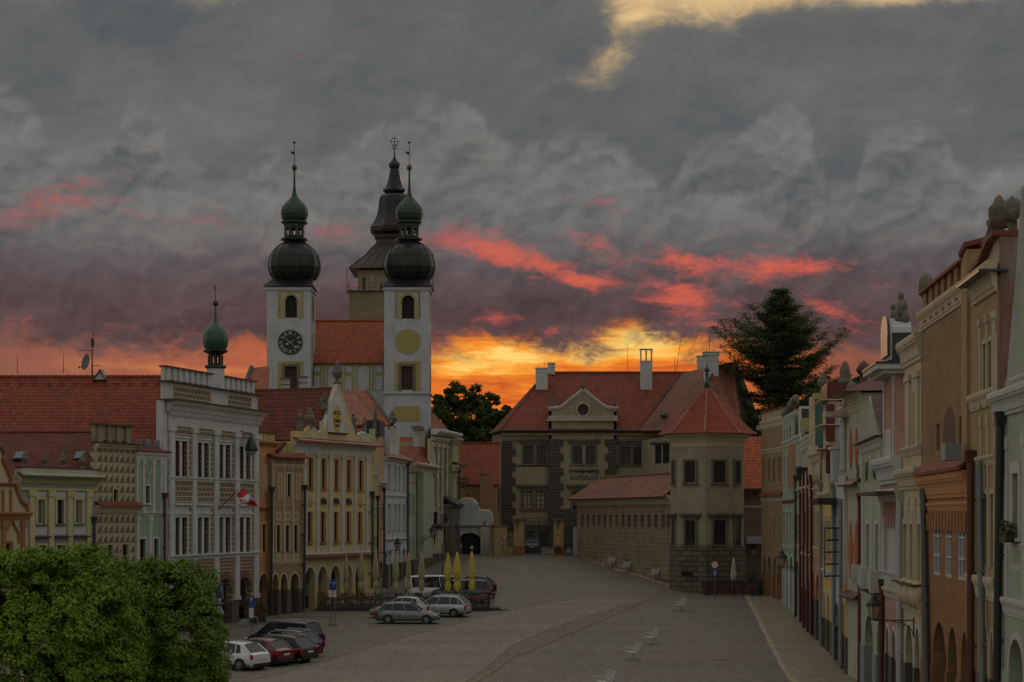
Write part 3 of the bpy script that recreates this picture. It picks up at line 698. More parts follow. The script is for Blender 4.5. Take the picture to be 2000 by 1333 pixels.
def urn(parent, x, y, z, h, mat=None, name='urn', n=10):
    k = h / 2.0
    return MB().lathe([(r * k, z + q * k) for r, q in ((.34, 0), (.34, .15), (.22, .2), (.16, .38), (.2, .45), (.34, .6), (.46, .85), (.50, 1.05), (.42, 1.2), (.30, 1.28), (.36, 1.36), (.34, 1.45), (.2, 1.55), (.22, 1.7), (.12, 1.85), (.02, 2.0))], x, y, n).build(name, mat or STONE, parent, smooth=True)
def figure(parent, x, y, z, h, seed=1, mat=None, name='statue', lean=.1, seated=False):
    """weathered stone figure: drapery, torso, shoulders, arms, head"""
    k = h / 1.9; m = MB(); L = lean
    if not seated:
        m.lathe([(.34 * k, z), (.36 * k, z + .1 * k), (.30 * k, z + .5 * k), (.24 * k, z + .9 * k), (.21 * k, z + 1.05 * k), (.27 * k, z + 1.35 * k), (.22 * k, z + 1.52 * k), (.08 * k, z + 1.58 * k), (.07 * k, z + 1.64 * k)], x, y, 9, .3 * seed, .8)
        m.ball((x + L * .4 * k, y - .02, z + 1.76 * k), .13 * k, .14 * k, .16 * k, 9, 6)
        m.tube((x - .24 * k, y, z + 1.45 * k), (x - .36 * k, y - .1 * k, z + 1.1 * k), .08 * k, .06 * k, 7); m.tube((x - .36 * k, y - .1 * k, z + 1.1 * k), (x - .1 * k, y - .28 * k, z + 1.15 * k), .06 * k, .05 * k, 7)
        m.tube((x + .24 * k, y, z + 1.45 * k), (x + .42 * k, y - .05, z + 1.25 * k), .08 * k, .06 * k, 7); m.tube((x + .42 * k, y - .05, z + 1.25 * k), (x + .40 * k, y - .2 * k, z + 1.6 * k), .06 * k, .045 * k, 7)
        for i in range(5):
            a = i * 1.26; m.tube((x + .2 * k * math.cos(a), y + .16 * k * math.sin(a), z + 1.0 * k), (x + .34 * k * math.cos(a), y + .27 * k * math.sin(a), z + .02 * k), .05 * k, .08 * k, 6)
    else:
        m.ball((x, y, z + .42 * k), .46 * k, .36 * k, .42 * k, 10, 7, .3, seed); m.ball((x - L * k, y, z + .95 * k), .30 * k, .24 * k, .42 * k, 9, 7, .3, seed + 1)
        m.ball((x - L * 1.4 * k, y - .05, z + 1.45 * k), .16 * k, .16 * k, .19 * k, 9, 6, .2, seed)
        m.tube((x + .15 * k, y, z + 1.15 * k), (x + .52 * k, y - .1, z + .85 * k), .09 * k, .07 * k, 7); m.tube((x + .52 * k, y - .1, z + .85 * k), (x + .35 * k, y - .2, z + .5 * k), .07 * k, .06 * k, 7)
        m.tube((x - .25 * k, y, z + 1.1 * k), (x - .6 * k, y - .1, z + .7 * k), .1 * k, .07 * k, 7); m.tube((x - .1 * k, y - .2 * k, z + .5 * k), (x - .6 * k, y - .3 * k, z + .1 * k), .14 * k, .1 * k, 7)
    return m.build(name, mat or STONE, parent, smooth=True)
def wall_lantern(p, out, h=.75, label='', px_arm=True, drop=.0, side=(0, -1), group='old street lanterns on wall brackets'):
    """six-sided street lantern on a curled iron bracket; p = where the bracket meets the wall, out = reach"""
    r = empty('street_lantern', p, math.atan2(side[1], side[0])); tag(r, label, 'street lantern', group)
    a = MB(); a.tube((-.02, 0, 0), (out, 0, 0), .022, .022, 6); pts = [(0, 0, -.55)] + [(out * .55 * (1 - math.cos(t * .39)), 0, -.55 + .5 * math.sin(t * .39)) for t in range(1, 5)]
    a.path([Vector(q) for q in pts], .018, 5); c = [(out * .3 + .13 * math.cos(t * .7), 0, -.16 + .11 * math.sin(t * .7)) for t in range(10)]; a.path([Vector(q) for q in c], .012, 5)
    a.box(-.03, .0, -.05, .05, -.65, .1); a.build('bracket', IRON, r)
    k = h / .75; z0 = .05
    g = MB().lathe([(.11 * k, z0), (.21 * k, z0 + .40 * k)], out, 0, 6).build('glass', LANTG, r)
    f = MB()
    for i in range(6):
        t = math.pi / 3 * i; f.tube((out + .11 * k * math.cos(t), .11 * k * math.sin(t), z0), (out + .215 * k * math.cos(t), .215 * k * math.sin(t), z0 + .41 * k), .014, .014, 4)
    f.lathe([(.13 * k, z0 - .04), (.13 * k, z0 + .01), (.05, z0 - .1), (.03, z0 - .16)][:2], out, 0, 6); f.build('frame', IRON, r)
    MB().lathe([(.25 * k, z0 + .39 * k), (.25 * k, z0 + .43 * k), (.11 * k, z0 + .58 * k), (.09 * k, z0 + .66 * k), (.05 * k, z0 + .68 * k), (.015, z0 + .78 * k)], out, 0, 6).build('cap', IRON, r)
    return r
# ------------------------------------------------------------------ LEFT ROW, near to far
G = 'arcaded burgher houses of the left row'
def tops(H, pts): return [H.at(a, b) for a, b in pts]

# brown and cream house with curved gable, cut by the frame
H = House('gabled_house', 'cream house with brown scroll-edged gable at the left edge of the picture', 'house', -72, 106, 54, 112.6, G)
o = [(-72, 1008), (-68, 990), (-55, 978), (-48, 956), (-46, 946), (-36, 944), (-36, 932), (-30, 918), (-22, 898), (-26, 887), (-17, 874), (-9, 866), (0, 873), (8, 887), (4, 898), (13, 918), (19, 932), (20, 944), (29, 945), (31, 955), (39, 977), (51, 988), (54, 1008)]
tp = tops(H, o); tp = [(max(0, min(H.W, a)), b) for a, b in tp]
for a, b in ((-58, -46), (10, 22)): H.win(H.u(a), H.u(b), H.z(0, 1112), H.z(0, 1062), frame=WOODO, sur=ORTRIM)
H.wall(CREAM, tp, depth=8, backh=H.z(-9, 1008))
m = MB()
for a, b in zip(tp, tp[1:]):
    m.tube((a[0], -.06, a[1]), (b[0], -.06, b[1]), .13, .13, 6)
m.build('scroll_moulding', ORTRIM, H.root)
H.band(H.z(20, 1016), .45, .3, ORTRIM); H.band(H.z(20, 951), .2, .2, ORTRIM, u0=H.u(-46), u1=H.u(29))
for a in (-72, -36, 2, 40): H.pil(H.u(a), H.u(a + 7), -.5, H.z(20, 1018), .1, ORTRIM)
for a in (-33, 3, 18): H.pil(H.u(a), H.u(a + 4), H.z(0, 1008), H.z(0, 956), .08, ORTRIM, cap=False)
m = MB()
for c in (-20, 22):
    q = [(H.u(c) + x, H.z(0, 1062) + y) for x, y in ((-.75, 0), (-.72, .6), (-.3, .95), (-.05, 1.3), (0, 1.75), (.05, 1.3), (.3, .95), (.72, .6), (.75, 0))]
    for a, b in zip(q, q[1:]): m.tube((a[0], -.05, a[1]), (b[0], -.05, b[1]), .08, .08, 5)
m.build('ogee_moulding', ORTRIM, H.root)
H.front_roof(TILED, H.z(20, 1000), H.z(-9, 880), d1=8)

# yellow house with stone urns
H = House('townhouse', 'pale yellow house with four stone urns on its white attic and dark red roof', 'house', 40, 114.2, 188, 121.3, G)
YW = plaster('lavender grey plaster', (.30, .30, .32, 1), .3)
H.wins([(73, 87), (147, 160)], 80, 976, 1024, glass=GLASSL, frame=YEL, bars=(0, 0), sur=YEL, sw=.18, sill=STONE)
H.wins([(111, 124)], 80, 976, 1024, frame=WOODD, bars=(1, 1), sur=YEL, sw=.18, sill=STONE)
H.wins([(74, 90), (111, 127), (148, 163)], 80, 1066, 1116, frame=WOODO, bars=(1, 1), sur=YEL, sw=.12, glass=GLASSL)
zt = H.z(40, 936)
H.wall(YW, h=zt + .2, depth=7)
for a, b in ((56, 66), (93.5, 103.5), (131, 140), (168, 177)): H.pil(H.u(a), H.u(b), -.5, H.z(80, 958), .1, YEL)
H.bx('frieze', YEL, 0, H.W, H.z(80, 958), H.z(80, 953), -.12, .0); H.band(H.z(80, 944), .55, .5, YEL)
for c in ((68, 90), (106, 128), (143, 166)):
    H.bx('frieze_panel', TRIM, H.u(c[0]), H.u(c[1]), H.z(80, 972), H.z(80, 960), -.04, .0)
    H.bx('apron_panel', TRIM, H.u(c[0]), H.u(c[1]), H.z(80, 1046), H.z(80, 1029), -.04, .0); H.bx('ledge', SLATE, H.u(c[0]) - .1, H.u(c[1]) + .15, H.z(80, 1051), H.z(80, 1048), -.3, .0)
H.bx('attic', GREYW, .0, H.W - .02, H.z(40, 930), H.z(40, 913), -.1, .4); MB().box(-.1, H.W + .1, -.16, .46, H.z(40, 913), H.z(40, 911)).build('coping', COPED, H.root)
MB().add([(-.35, -.55, zt + .05), (H.W + .25, -.55, zt + .05), (H.W + .25, .0, zt + .3), (-.35, 0, zt + .3), (-.35, -.55, zt + .12), (H.W + .25, -.55, zt + .12), (H.W + .25, 0, zt + .4), (-.35, 0, zt + .4)], [(4, 5, 6, 7), (0, 1, 5, 4), (0, 3, 2, 1), (1, 2, 6, 5), (0, 4, 7, 3)]).build('eaves_sheet', SLATE, H.root)
for p in (52, 90, 126, 164): urn(H.root, H.u(p), .1, H.z(40, 911), .95)
L1 = H
def wslab(H, name, pts, mat, t=.14):
    q = [H.root.matrix_basis.inverted() @ pt(*p) for p in pts]; return MB().slab(q, t).build(name, mat, H.root)
wslab(H, 'roof', [(-60, 948, 118.2), (187, 936, 121.6), (186, 845, 126.6), (-60, 845, 125.4)], TILED); wslab(H, 'roof', [(-60, 930, 132), (180, 920, 133), (186, 845, 126.6), (-60, 845, 125.4)], TILED)
MB().tube(H.root.matrix_basis.inverted() @ pt(-60, 845, 125.4), H.root.matrix_basis.inverted() @ pt(187, 845, 126.6), .12, .12, 6).build('ridge_cap', TILED, H.root)
def skylight(H, px, py, w, h, d, ze, zr, d0, dr, parent=None):
    u = H.u(px, d); k = (zr - ze) / (dr - d0); z = ze + (d - d0) * k; n = Vector((0, -k, 1)).normalized(); up = Vector((0, 1, k)).normalized()
    c = Vector((u, d, z)) + n * .10; o = [c + Vector((sx * w / 2, 0, 0)) + up * sy * h / 2 for sx, sy in ((-1, -1), (1, -1), (1, 1), (-1, 1))]
    f = MB().slab(o, .16).build('skylight', IRON, H.root); i = [c + n * .03 + Vector((sx * (w / 2 - .09), 0, 0)) + up * sy * (h / 2 - .09) for sx, sy in ((-1, -1), (1, -1), (1, 1), (-1, 1))]
    MB().slab(i, .02).build('pane', glassmat('sky reflecting glass', (.05, .06, .07, 1), .05), f)
for p in (28, 146):
    wslab(H, 'skylight', [(p - 5, 897, 121.5), (p + 16, 896, 121.7), (p + 23, 880, 122.9), (p + 3, 881, 122.7)], IRON, .1); wslab(H, 'skylight_pane', [(p - 1, 895, 121.55), (p + 14.5, 894.5, 121.75), (p + 20, 882, 122.7), (p + 4, 882.5, 122.5)], glassmat('sky reflecting glass', (.05, .06, .07, 1), .05), .05)

# narrow house with envelope sgraffito
H = House('townhouse', 'narrow tan house patterned with sgraffito envelope blocks and a crumbling scalloped attic', 'house', 188, 121.3, 265, 125.4, G)
H.wins([(221, 230)], 225, 956, 983, frame=WOODD, sur=CRTRIM, sw=.08); H.wins([(210, 220), (238, 250)], 225, 1064, 1108, frame=WOODD, sur=CRTRIM, sw=.08)
H.wall(DIAM, h=H.z(190, 872), depth=6, backh=H.z(190, 945))
H.coping(H.z(190, 990), .55, .08, u0=-.2, u1=H.W + .2, d1=0.02); H.band(H.z(190, 1003), .5, .4, CRTRIM); H.band(H.z(190, 876), .3, .35, CRTRIM); H.bx('coping', COPED, -.2, H.W + .1, H.z(190, 866), H.z(190, 863), -.45, .3)
H.merlons(H.z(190, 862), 4, 1.0, plaster('mossy attic plaster', (.27, .24, .17, 1), .9), 0, H.W - .3, .5, cope=COPED)
H.pipe(184, 1022, 1110, DKPIPE)
# mint house with three drum merlons
H = House('townhouse', 'mint green narrow house with three grey stone drums on its top ledge', 'house', 265, 125.4, 328, 129, G)
H.wins([(284, 292)], 288, 949, 983, frame=WOODD, sur=TRIM, sw=.1, sill=TRIM); H.wins([(272, 284), (300, 309)], 280, 1053, 1108, frame=WOODR, sur=TRIM, sw=.13)
H.wall(MINT, h=H.z(266, 882), depth=6, backh=H.z(266, 930))
H.band(H.z(266, 897), .45, .2, TRIM); H.coping(H.z(266, 882), .25, .08); H.band(H.z(266, 1008), .25, .15, TRIM)
for a, b in ((265.5, 269.5), (278, 282), (297, 301.5), (312, 316.5)): H.pil(H.u(a), H.u(b), H.z(266, 1004), H.z(266, 897), .07)
for a, b in ((266, 271), (290, 296), (314, 320)): H.pil(H.u(a), H.u(b), -.4, H.z(266, 1008), .07)
for p in (275, 291.5, 308.6):
    MB().lathe([(.20, 0), (.22, .05), (.19, .25), (.22, .3), (.22, .36), (.19, .42), (.21, .62), (.17, .7)], H.u(p), .1, 10).build('stone_drum', plain('grey stone drum', (.16, .17, .20, 1), .8), H.root, smooth=True, loc=(0, 0, H.z(266, 879)))
m = MB()
for i in range(16):
    a, b = i * math.pi / 8, (i + 1) * math.pi / 8; c = (H.u(289.5), H.z(280, 913)); m.tube((c[0] + .28 * math.cos(a), -.04, c[1] + .5 * math.sin(a)), (c[0] + .28 * math.cos(b), -.04, c[1] + .5 * math.sin(b)), .05, .05, 5)
m.build('oval_moulding', TRIM, H.root); H.pipe(322, 975, 1100, BRPIPE)

# long red-tiled building behind
H = House('tiled_building', 'long building behind with a big plain red tiled roof and satellite dish mast', 'house', -110, 129.8, 316, 129.8)
ze, zr = H.z(300, 885), H.z(300, 737, 5.2)
H.wall(WHITE, h=ze, depth=10.2); H.ridge_roof(TILE, ze, zr, d0=.1, dr=5.2, d1=10.3, u0=-.2, u1=H.W + .02)
m = MB(); 
for i in range(14): m.box(1 + i * .92, 1.25 + i * .92, 4.55, 4.8, zr - .75, zr - .42)
m.build('roof_vent', TILE, H.root)
for p in (34, 124): MB().tube(H.P(p, 730, 5.2), H.P(p, 692, 5.2), .03, .015, 5).build('lightning_rod', IRON, H.root)
u = H.u(198, 5.2); MB().prism([(u - .42, zr - .2), (u - .06, zr + .42), (u + .1, zr + .42), (u + .42, zr - .2)], 4.7, 5.8).build('ridge_dormer', GREYW, H.root)
MB().slab([(u - .5, 4.6, zr - .25), (u - .5, 5.9, zr - .25), (u - .0, 5.9, zr + .5), (u - .0, 4.6, zr + .5)], .06).slab([(u + .46, 4.6, zr - .25), (u + .46, 5.9, zr - .25), (u - .0, 5.9, zr + .505), (u - .0, 4.6, zr + .505)], .06).build('dormer_roof', SLATE, H.root)
W_ = H.root.matrix_basis @ Vector((H.u(180, 5.2), 5.2, zr)); r = tag(empty('antenna_mast', W_), 'red antenna mast with grey satellite dish on the long red roof', 'antenna')
m = MB().tube((0, 0, -.1), (0, 0, 2.6), .055, .03, 7); m.build('mast', REDIRON, r)
m = MB().box(-.06, .12, -.05, .05, 2.05, 2.62).tube((.06, 0, 2.6), (.08, 0, 3.0), .02, .02, 5).ball((.08, 0, 2.95), .05).tube((-.95, 0, 1.8), (.2, 0, 1.8), .02, .02, 5).tube((0, 0, .78), (.55, 0, .8), .02, .02, 5)
for i in range(6): m.tube((-.1, 0, .4 + i * .3), (.12, 0, .4 + i * .3), .012, .012, 4)
m.build('aerial', IRON, r)
m = MB(); m.lathe([(.02, 0), (.25, .02), (.42, .07), (.56, .15), (.57, .17), (.42, .09), (.25, .04), (.02, .02)], 0, 0, 18); dsh = m.build('dish', plain('dish grey', (.13, .14, .14, 1), .6), r, smooth=True)
dsh.rotation_euler = (R(80), 0, R(-52)); dsh.location = (-.30, 0, 1.0); MB().tube((-.3, 0, .8), (-.85, -.1, .65), .02, .02, 5).ball((-.85, -.1, .65), .07).build('dish_arm', IRON, r)

# ------------------------------------------------------------------ town hall
H = House('town_hall', 'white framed town hall with brown sgraffito panels, battlements and a green onion turret', 'town hall', 329, 129, 503.5, 144, G)
for xs in ((341.5, 348.5, 356, 363), (385.5, 392, 399, 405.5), (427.5, 434, 441, 447.5), (467.5, 473.5, 481, 486.5)):
    for i in (0, 2):
        for t, b, c in ((861, 930, 345), (1011, 1084, 345)):
            z1, z0 = H.z(c, t), H.z(c, b); u0, u1 = H.u(xs[i]), H.u(xs[i + 1]); wd = H.u(xs[3]) - H.u(xs[0])
            fr = REDSHUT if (t == 861 and xs[0] in (341.5, 467.5)) else WOODD
            H.win(u0 - .05, u1 + .15, z0, z1, frame=fr, glass=fr if fr is REDSHUT else GLASS, bars=(0, 3), rec=.22)
    for t, b in ((861, 930), (1011, 1084)):
        z1, z0 = H.z(345, t), H.z(345, b); a, d = H.u(xs[0]) - .05, H.u(xs[3]) + .15; mid = (H.u(xs[1]) + H.u(xs[2])) / 2 + .05
        m = MB().box(a - .2, a, -.07, .02, z0, z1).box(d, d + .2, -.07, .02, z0, z1).box(a - .2, d + .2, -.074, .02, z1, z1 + .2).box(H.u(xs[1]) + .15, H.u(xs[2]) - .05, -.02, .2, z0, z1)
        m.box(a - .32, d + .32, -.16, .02, z1 + .2, z1 + .32)
        if t > 900: m.box(a - .25, d + .25, -.05, .02, z1 + .322, z1 + .8).box(a - .35, d + .35, -.25, .02, z1 + .8, z1 + .93)
        m.build('window_surround', WHITE, H.root)
H.arc([(345, 367), (388, 411), (428, 453), (465, 490)], 478, 1127, 1158)
H.arcade(H.z(478, 1172), ring=None)
zc = H.z(329, 783); H.wall(SGRB, h=zc, depth=9, backh=10.5)
H.skin(H.z(338, 1096), SGRR)
pls = ((329.6, 338.5), (374, 382), (417, 425.5), (457.5, 465.5), (494.5, 503))
for a, b in pls: H.pil(H.u(a), H.u(b), H.z(478, 1170), H.z(338, 832), .13, WHITE)
for u0, u1, z0, za in sorted(H.arches):
    m = MB()
    i = archpts(u0, u1, z0, za, 20); o2 = archpts(u0 - .5, u1 + .5, z0, za + .5, 20)
    for k in range(20):
        a = k + .0; p, q, r2, s2 = Vector(i[k]), Vector(i[k + 1]), Vector(o2[k + 1]), Vector(o2[k]); e = .22
        m.prism([tuple(p.lerp(q, e)), tuple(q), tuple(r2), tuple(s2.lerp(r2, e))], -.012, .005)
    m.build('arch_voussoirs', plain('voussoir red brown', (.16, .08, .055, 1), .9), H.root)
H.band(H.z(338, 940), .3, .18, WHITE, 'string_course'); H.band(H.z(338, 1096), .38, .25, WHITE, 'string_course')
H.bx('frieze', WHITE, -.05, H.W + .05, H.z(338, 832), H.z(338, 806), -.06, .0); H.band(H.z(338, 806), .8, .7, WHITE, u0=-.3, u1=H.W + .3)
m = MB(); x = .0
while x < H.W: m.box(x, x + .14, -.22, -.06, H.z(338, 812), H.z(338, 806)); x += .28
m.build('dentils', WHITE, H.root)
MB().box(-.7, H.W + .35, -.85, .3, zc, zc + .10).build('coping', COPED, H.root)
a0 = zc + .1; a1 = H.z(316, 745)
MB().box(-.45, H.W - .3, -.1, .35, a0, a1).build('attic', WHITE, H.root)
for a, b in ((336, 408), (443, 488)): H.bx('attic_panel', SGRB, H.u(a), H.u(b), a0 + .1, a1 - .18, -.115, -.05)
MB().box(-.75, H.W - .1, -.4, .4, a1, a1 + .09).build('coping', COPED, H.root)
sv = H.z(316, 712) - a1 - .2
H.merlons(a1 + .09, 8, sv, WHITE, -.4, H.u(415), .45); H.merlons(a1 + .09, 6, sv, WHITE, H.u(441), H.W - .35, .45)
H.bx('side_pier', WHITE, -.55, -.002, -.5, zc - .003, .05, .6)
# turret
uc = H.u(421, .55); tz = lambda py: H.z(421, py, .55); k = .0345
T = MB().lathe([(17.5 * k, a0 - .2), (17.5 * k, tz(721))], uc, .55, 16).build('turret_drum', WHITE, H.root, smooth='auto')
MB().lathe([(16 * k, tz(722)), (23 * k, tz(718)), (23 * k, tz(715)), (16 * k, tz(713))], uc, .55, 8).build('turret_ledge', COPDG, H.root)
m = MB()
for i in range(8):
    a = math.pi / 8 + i * math.pi / 4; m.box(uc + 12 * k * math.cos(a) - .09, uc + 12 * k * math.cos(a) + .09, .55 + 12 * k * math.sin(a) - .09, .55 + 12 * k * math.sin(a) + .09, tz(714), tz(694))
m.lathe([(13.5 * k, tz(697)), (14 * k, tz(693)), (26 * k, tz(687)), (26 * k, tz(685)), (19 * k, tz(684))], uc, .55, 8).lathe([(13.5 * k, tz(714)), (13.5 * k, tz(711))], uc, .55, 8); m.build('lantern_stage', COPD, H.root)
MB().lathe([(19 * k, tz(685)), (23.5 * k, tz(677)), (25.5 * k, tz(666)), (25.5 * k, tz(660)), (23 * k, tz(650)), (17.5 * k, tz(643)), (11 * k, tz(638)), (6 * k, tz(634)), (3.4 * k, tz(629)), (2.2 * k, tz(612)), (1.5 * k, tz(600))], uc, .55, 8, math.pi / 8).build('onion_dome', COPG, H.root, smooth='auto')
MB().ball((uc, .55, tz(593)), 6 * k).build('finial_ball', COPDG, H.root, smooth=True)
MB().tube((uc, .55, tz(588)), (uc, .55, tz(556)), .03, .015, 5).prism([(uc - .26, tz(567)), (uc - .24, tz(561)), (uc - .02, tz(560)), (uc - .02, tz(566))], .54, .56).build('weathervane', IRON, H.root)
# town flag
P0 = H.P(424, 997, -.1); P1 = H.P(466, 957, -1.6)
r = empty('flag', H.root.matrix_basis @ Vector(P0), H.root.rotation_euler.z); tag(r, 'red and white flag on a slanting pole fixed to the town hall front', 'flag')
q = Vector(P1) - Vector(P0); MB().tube((0, 0, 0), q, .03, .02, 6).build('flagpole', IRON, r)
def flagpt(px, py, dd): return Vector(H.P(px, py, -1.6 + dd)) - Vector(P0)
nx_, ny_ = 14, 9; A_, B_, C_, D_ = flagpt(461, 966, 0), flagpt(478, 953, 0), flagpt(503, 989, -.1), flagpt(486, 990, .1)
for nm, mt, j0, j1 in (('red_stripe', FLAGR, 0, 3), ('white_stripe', FLAGW, 3, 6), ('red_stripe', FLAGR, 6, 9)):
    vs, fs = [], []
    for j in range(j0, j1 + 1):
        for i in range(nx_ + 1):
            s_, t_ = i / nx_, j / ny_; p = A_.lerp(B_, s_).lerp(D_.lerp(C_, s_), t_); w_ = math.sin(s_ * 7 + t_ * 5) * .10 * t_ + math.sin(t_ * 9) * .05
            vs.append(p + Vector((.0, w_ * 1.5, w_ * .6)))
    for j in range(j1 - j0):
        for i in range(nx_): fs.append((j * (nx_ + 1) + i, j * (nx_ + 1) + i + 1, (j + 1) * (nx_ + 1) + i + 1, (j + 1) * (nx_ + 1) + i))
    MB().add(vs, fs).build(nm, mt, r, smooth=True)
# big green bell lamp before the town hall
P0 = H.P(491, 858, -.9); r = empty('bell_lamp', H.root.matrix_basis @ Vector(P0), H.root.rotation_euler.z); tag(r, 'green bell-shaped lamp hanging in front of the town hall right bay', 'lamp')
MB().lathe([(.02, .42), (.04, .2), (.10, .08), (.26, -.1), (.38, -.35), (.43, -.62), (.46, -.78), (.40, -.86), (.36, -.84)], 0, 0, 14).build('shade', COPDG, r, smooth=True)
MB().lathe([(.34, -.84), (.30, -1.0), (.18, -1.12), (.02, -1.15)], 0, 0, 12).build('glass', plain('milky lamp glass', (.28, .26, .2, 1), .4), r, smooth=True)
MB().tube((0, 0, .4), (0, .9, .55), .03, .03, 6).build('arm', IRON, r)

# orange narrow house
H = House('townhouse', 'narrow orange house with small yellow battlements beside the town hall', 'house', 503.5, 144, 537, 147, G)
H.arc([(505, 523.5)], 514, 1120, 1147); H.arcade(H.z(514, 1156), pier=ORANGE, ring=CRTRIM, rw=.1)
H.wins([(512, 520)], 516, 1024, 1080, frame=WOODD, sur=YEL3, sw=.12)
H.wall(ORANGE, h=H.z(505, 868), depth=6)
H.panel(H.u(513), H.u(528), H.z(516, 974), H.z(516, 886), CRTRIM, inner=ORANGE); H.panel(H.u(516), H.u(524), H.z(516, 962), H.z(516, 906), CRTRIM, p=.035)
H.band(H.z(505, 871), .3, .3, ORTRIM); H.band(H.z(505, 998), .25, .22, ORTRIM); H.merlons(H.z(505, 864), 6, .7, YEL3, 0, H.W, .3)
# beige house
H = House('townhouse', 'beige house with three slim panels and a red tiled eave, left of the hotel', 'house', 531, 145.4, 595, 148.2, G)
H.wins([(561, 568)], 560, 926, 970, frame=WOODD, sur=CRTRIM, sw=.1); H.wins([(540, 547), (557.5, 564.5), (574, 581)], 560, 1026, 1078, frame=WOODD, sur=CRTRIM, sw=.1)
H.arc([(531.5, 543.5), (547.5, 561), (566.5, 584)], 553, 1121, 1142); H.arcade(H.z(553, 1152), ring=CRTRIM, rw=.13)
H.wall(SGRT, h=H.z(535, 894), depth=6)
for a, b in ((543, 551.5), (578.5, 587.5)): H.panel(H.u(a), H.u(b), H.z(560, 975), H.z(560, 925), CRTRIM, inner=BEIGE)
for a in (532, 553.5, 570.5, 591.5): H.pil(H.u(a), H.u(a + 2.4), H.z(560, 1098), H.z(560, 903), .05, CRTRIM, cap=False)
H.band(H.z(560, 912), .2, .08, CRTRIM); H.band(H.z(560, 1104), .25, .15, CRTRIM); H.coping(H.z(535, 895), .55, .1, COPE, u1=H.W + .25)
for a, b in ((538, 549), (556, 567), (572.5, 583.5)): H.panel(H.u(a), H.u(b), H.z(560, 1096), H.z(560, 1084), CRTRIM, inner=BEIGE); H.panel(H.u(a), H.u(b), H.z(560, 1017), H.z(560, 1000), CRTRIM, inner=BEIGE)
m = MB(); z0, z1 = H.z(550, 891, 1.5), H.z(550, 866, 1.5); ua, ub, uc_ = H.u(538, 1.5), H.u(566, 1.5), H.u(556, 1.5)
MB().prism([(uc_ - .6, z0), (ub, z0), ((uc_ + ub) / 2 - .2, z1)], 1.5, 3).build('dormer_gable', YEL3, H.root)
MB().slab([(ua - .7, 1.4, z0), (ua - .7, 3.5, z0), ((uc_ + ub) / 2 - .2, 3.5, z1 + .1), ((uc_ + ub) / 2 - .2, 1.4, z1 + .1)]).build('dormer_roof', TILED, H.root)
H.pipe(531.5, 962, 1196, DKPIPE, px2=529.5); H.pipe(596, 958, 1190, DKPIPE, px2=594, d=-.25)

# hotel
H = House('hotel', 'cream yellow hotel with tall pointed gable, statues and five arcade arches', 'hotel', 577, 148.6, 727.5, 160.4, G)
HC = 640
H.wins([(602.5, 610.5), (628, 636), (653.5, 661), (677.5, 685), (701, 708.5)], 606, 895, 955, frame=WOODR, glass=WOODD, bars=(0, 3), sur=PEACH, sw=.12, sill=ORTRIM)
H.wins([(600.5, 609), (626.5, 635), (652, 660), (676.5, 684), (699.5, 706.5)], 605, 1001, 1061, frame=WOODR, glass=GLASS, bars=(1, 3), sur=PEACH, sw=.12, sill=ORTRIM)
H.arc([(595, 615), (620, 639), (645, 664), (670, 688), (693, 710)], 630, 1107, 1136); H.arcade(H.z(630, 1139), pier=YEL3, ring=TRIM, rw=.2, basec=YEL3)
g = [(577, 842), (594, 842), (600, 838), (608, 836), (616, 840), (622, 846), (629, 843), (633, 838), (661, 748), (694, 850), (699, 851), (705, 847), (713, 847), (720, 852), (727.3, 857)]
tp = tops(H, g); zl = H.z(577, 862)
H.wall(YEL3, tp, depth=8, backh=zl)
m = MB()
for a, b in zip(tp[2:], tp[3:]): m.tube((a[0], .1, a[1]), (b[0], .1, b[1]), .16, .16, 6)
m.build('gable_coping', TRIM, H.root)
H.band(H.z(577, 872), .55, .5, TRIM, u0=-.3); H.coping(H.z(577, 864), .75, .1, COPE, d1=.0, u0=-.5, u1=H.W + .5); H.bx('frieze', TRIM, 0, H.W, H.z(577, 885), H.z(577, 872), -.08, 0)
for a, b in ((593, 597.5), (617, 622), (642, 647), (666.5, 671), (690.5, 695), (714.5, 719)):
    H.pil(H.u(a), H.u(b), H.z(606, 1082), H.z(606, 884), .1, TRIM)
H.band(H.z(600, 1094), .5, .35, TRIM, 'string_course'); H.coping(H.z(600, 1090), .5, .06, COPE, d1=.0)
H.band(H.z(606, 985), .1, .08, TRIM, 'string_course')
for p in (606, 704):
    MB().ball((H.u(p), 0, H.z(606, 978)), .36, .10, .52, 14, 8).build('oval_boss', PEACH, H.root, smooth=True)
for p in (631, 656, 680):
    MB().lathe([(.42, 0), (.42, .28), (.25, .45), (.02, .5)], H.u(p), 0, 10, sy=.6).build('window_hood', WOODD, H.root, loc=(0, 0, H.z(606, 984)))
for a, b in ((600, 611), (626, 637), (651, 661.5), (675.5, 686), (699, 709)):
    H.panel(H.u(a), H.u(b), H.z(606, 1084), H.z(606, 1067), TRIM, inner=YEL3)
for a, b, zt_ in ((602, 614, 843), (624, 632, 826), (676, 686, 826), (704, 718, 850)):
    H.panel(H.u(a), H.u(b), H.z(640, 858), H.z(640, zt_ - 2), TRIM, inner=YEL3)
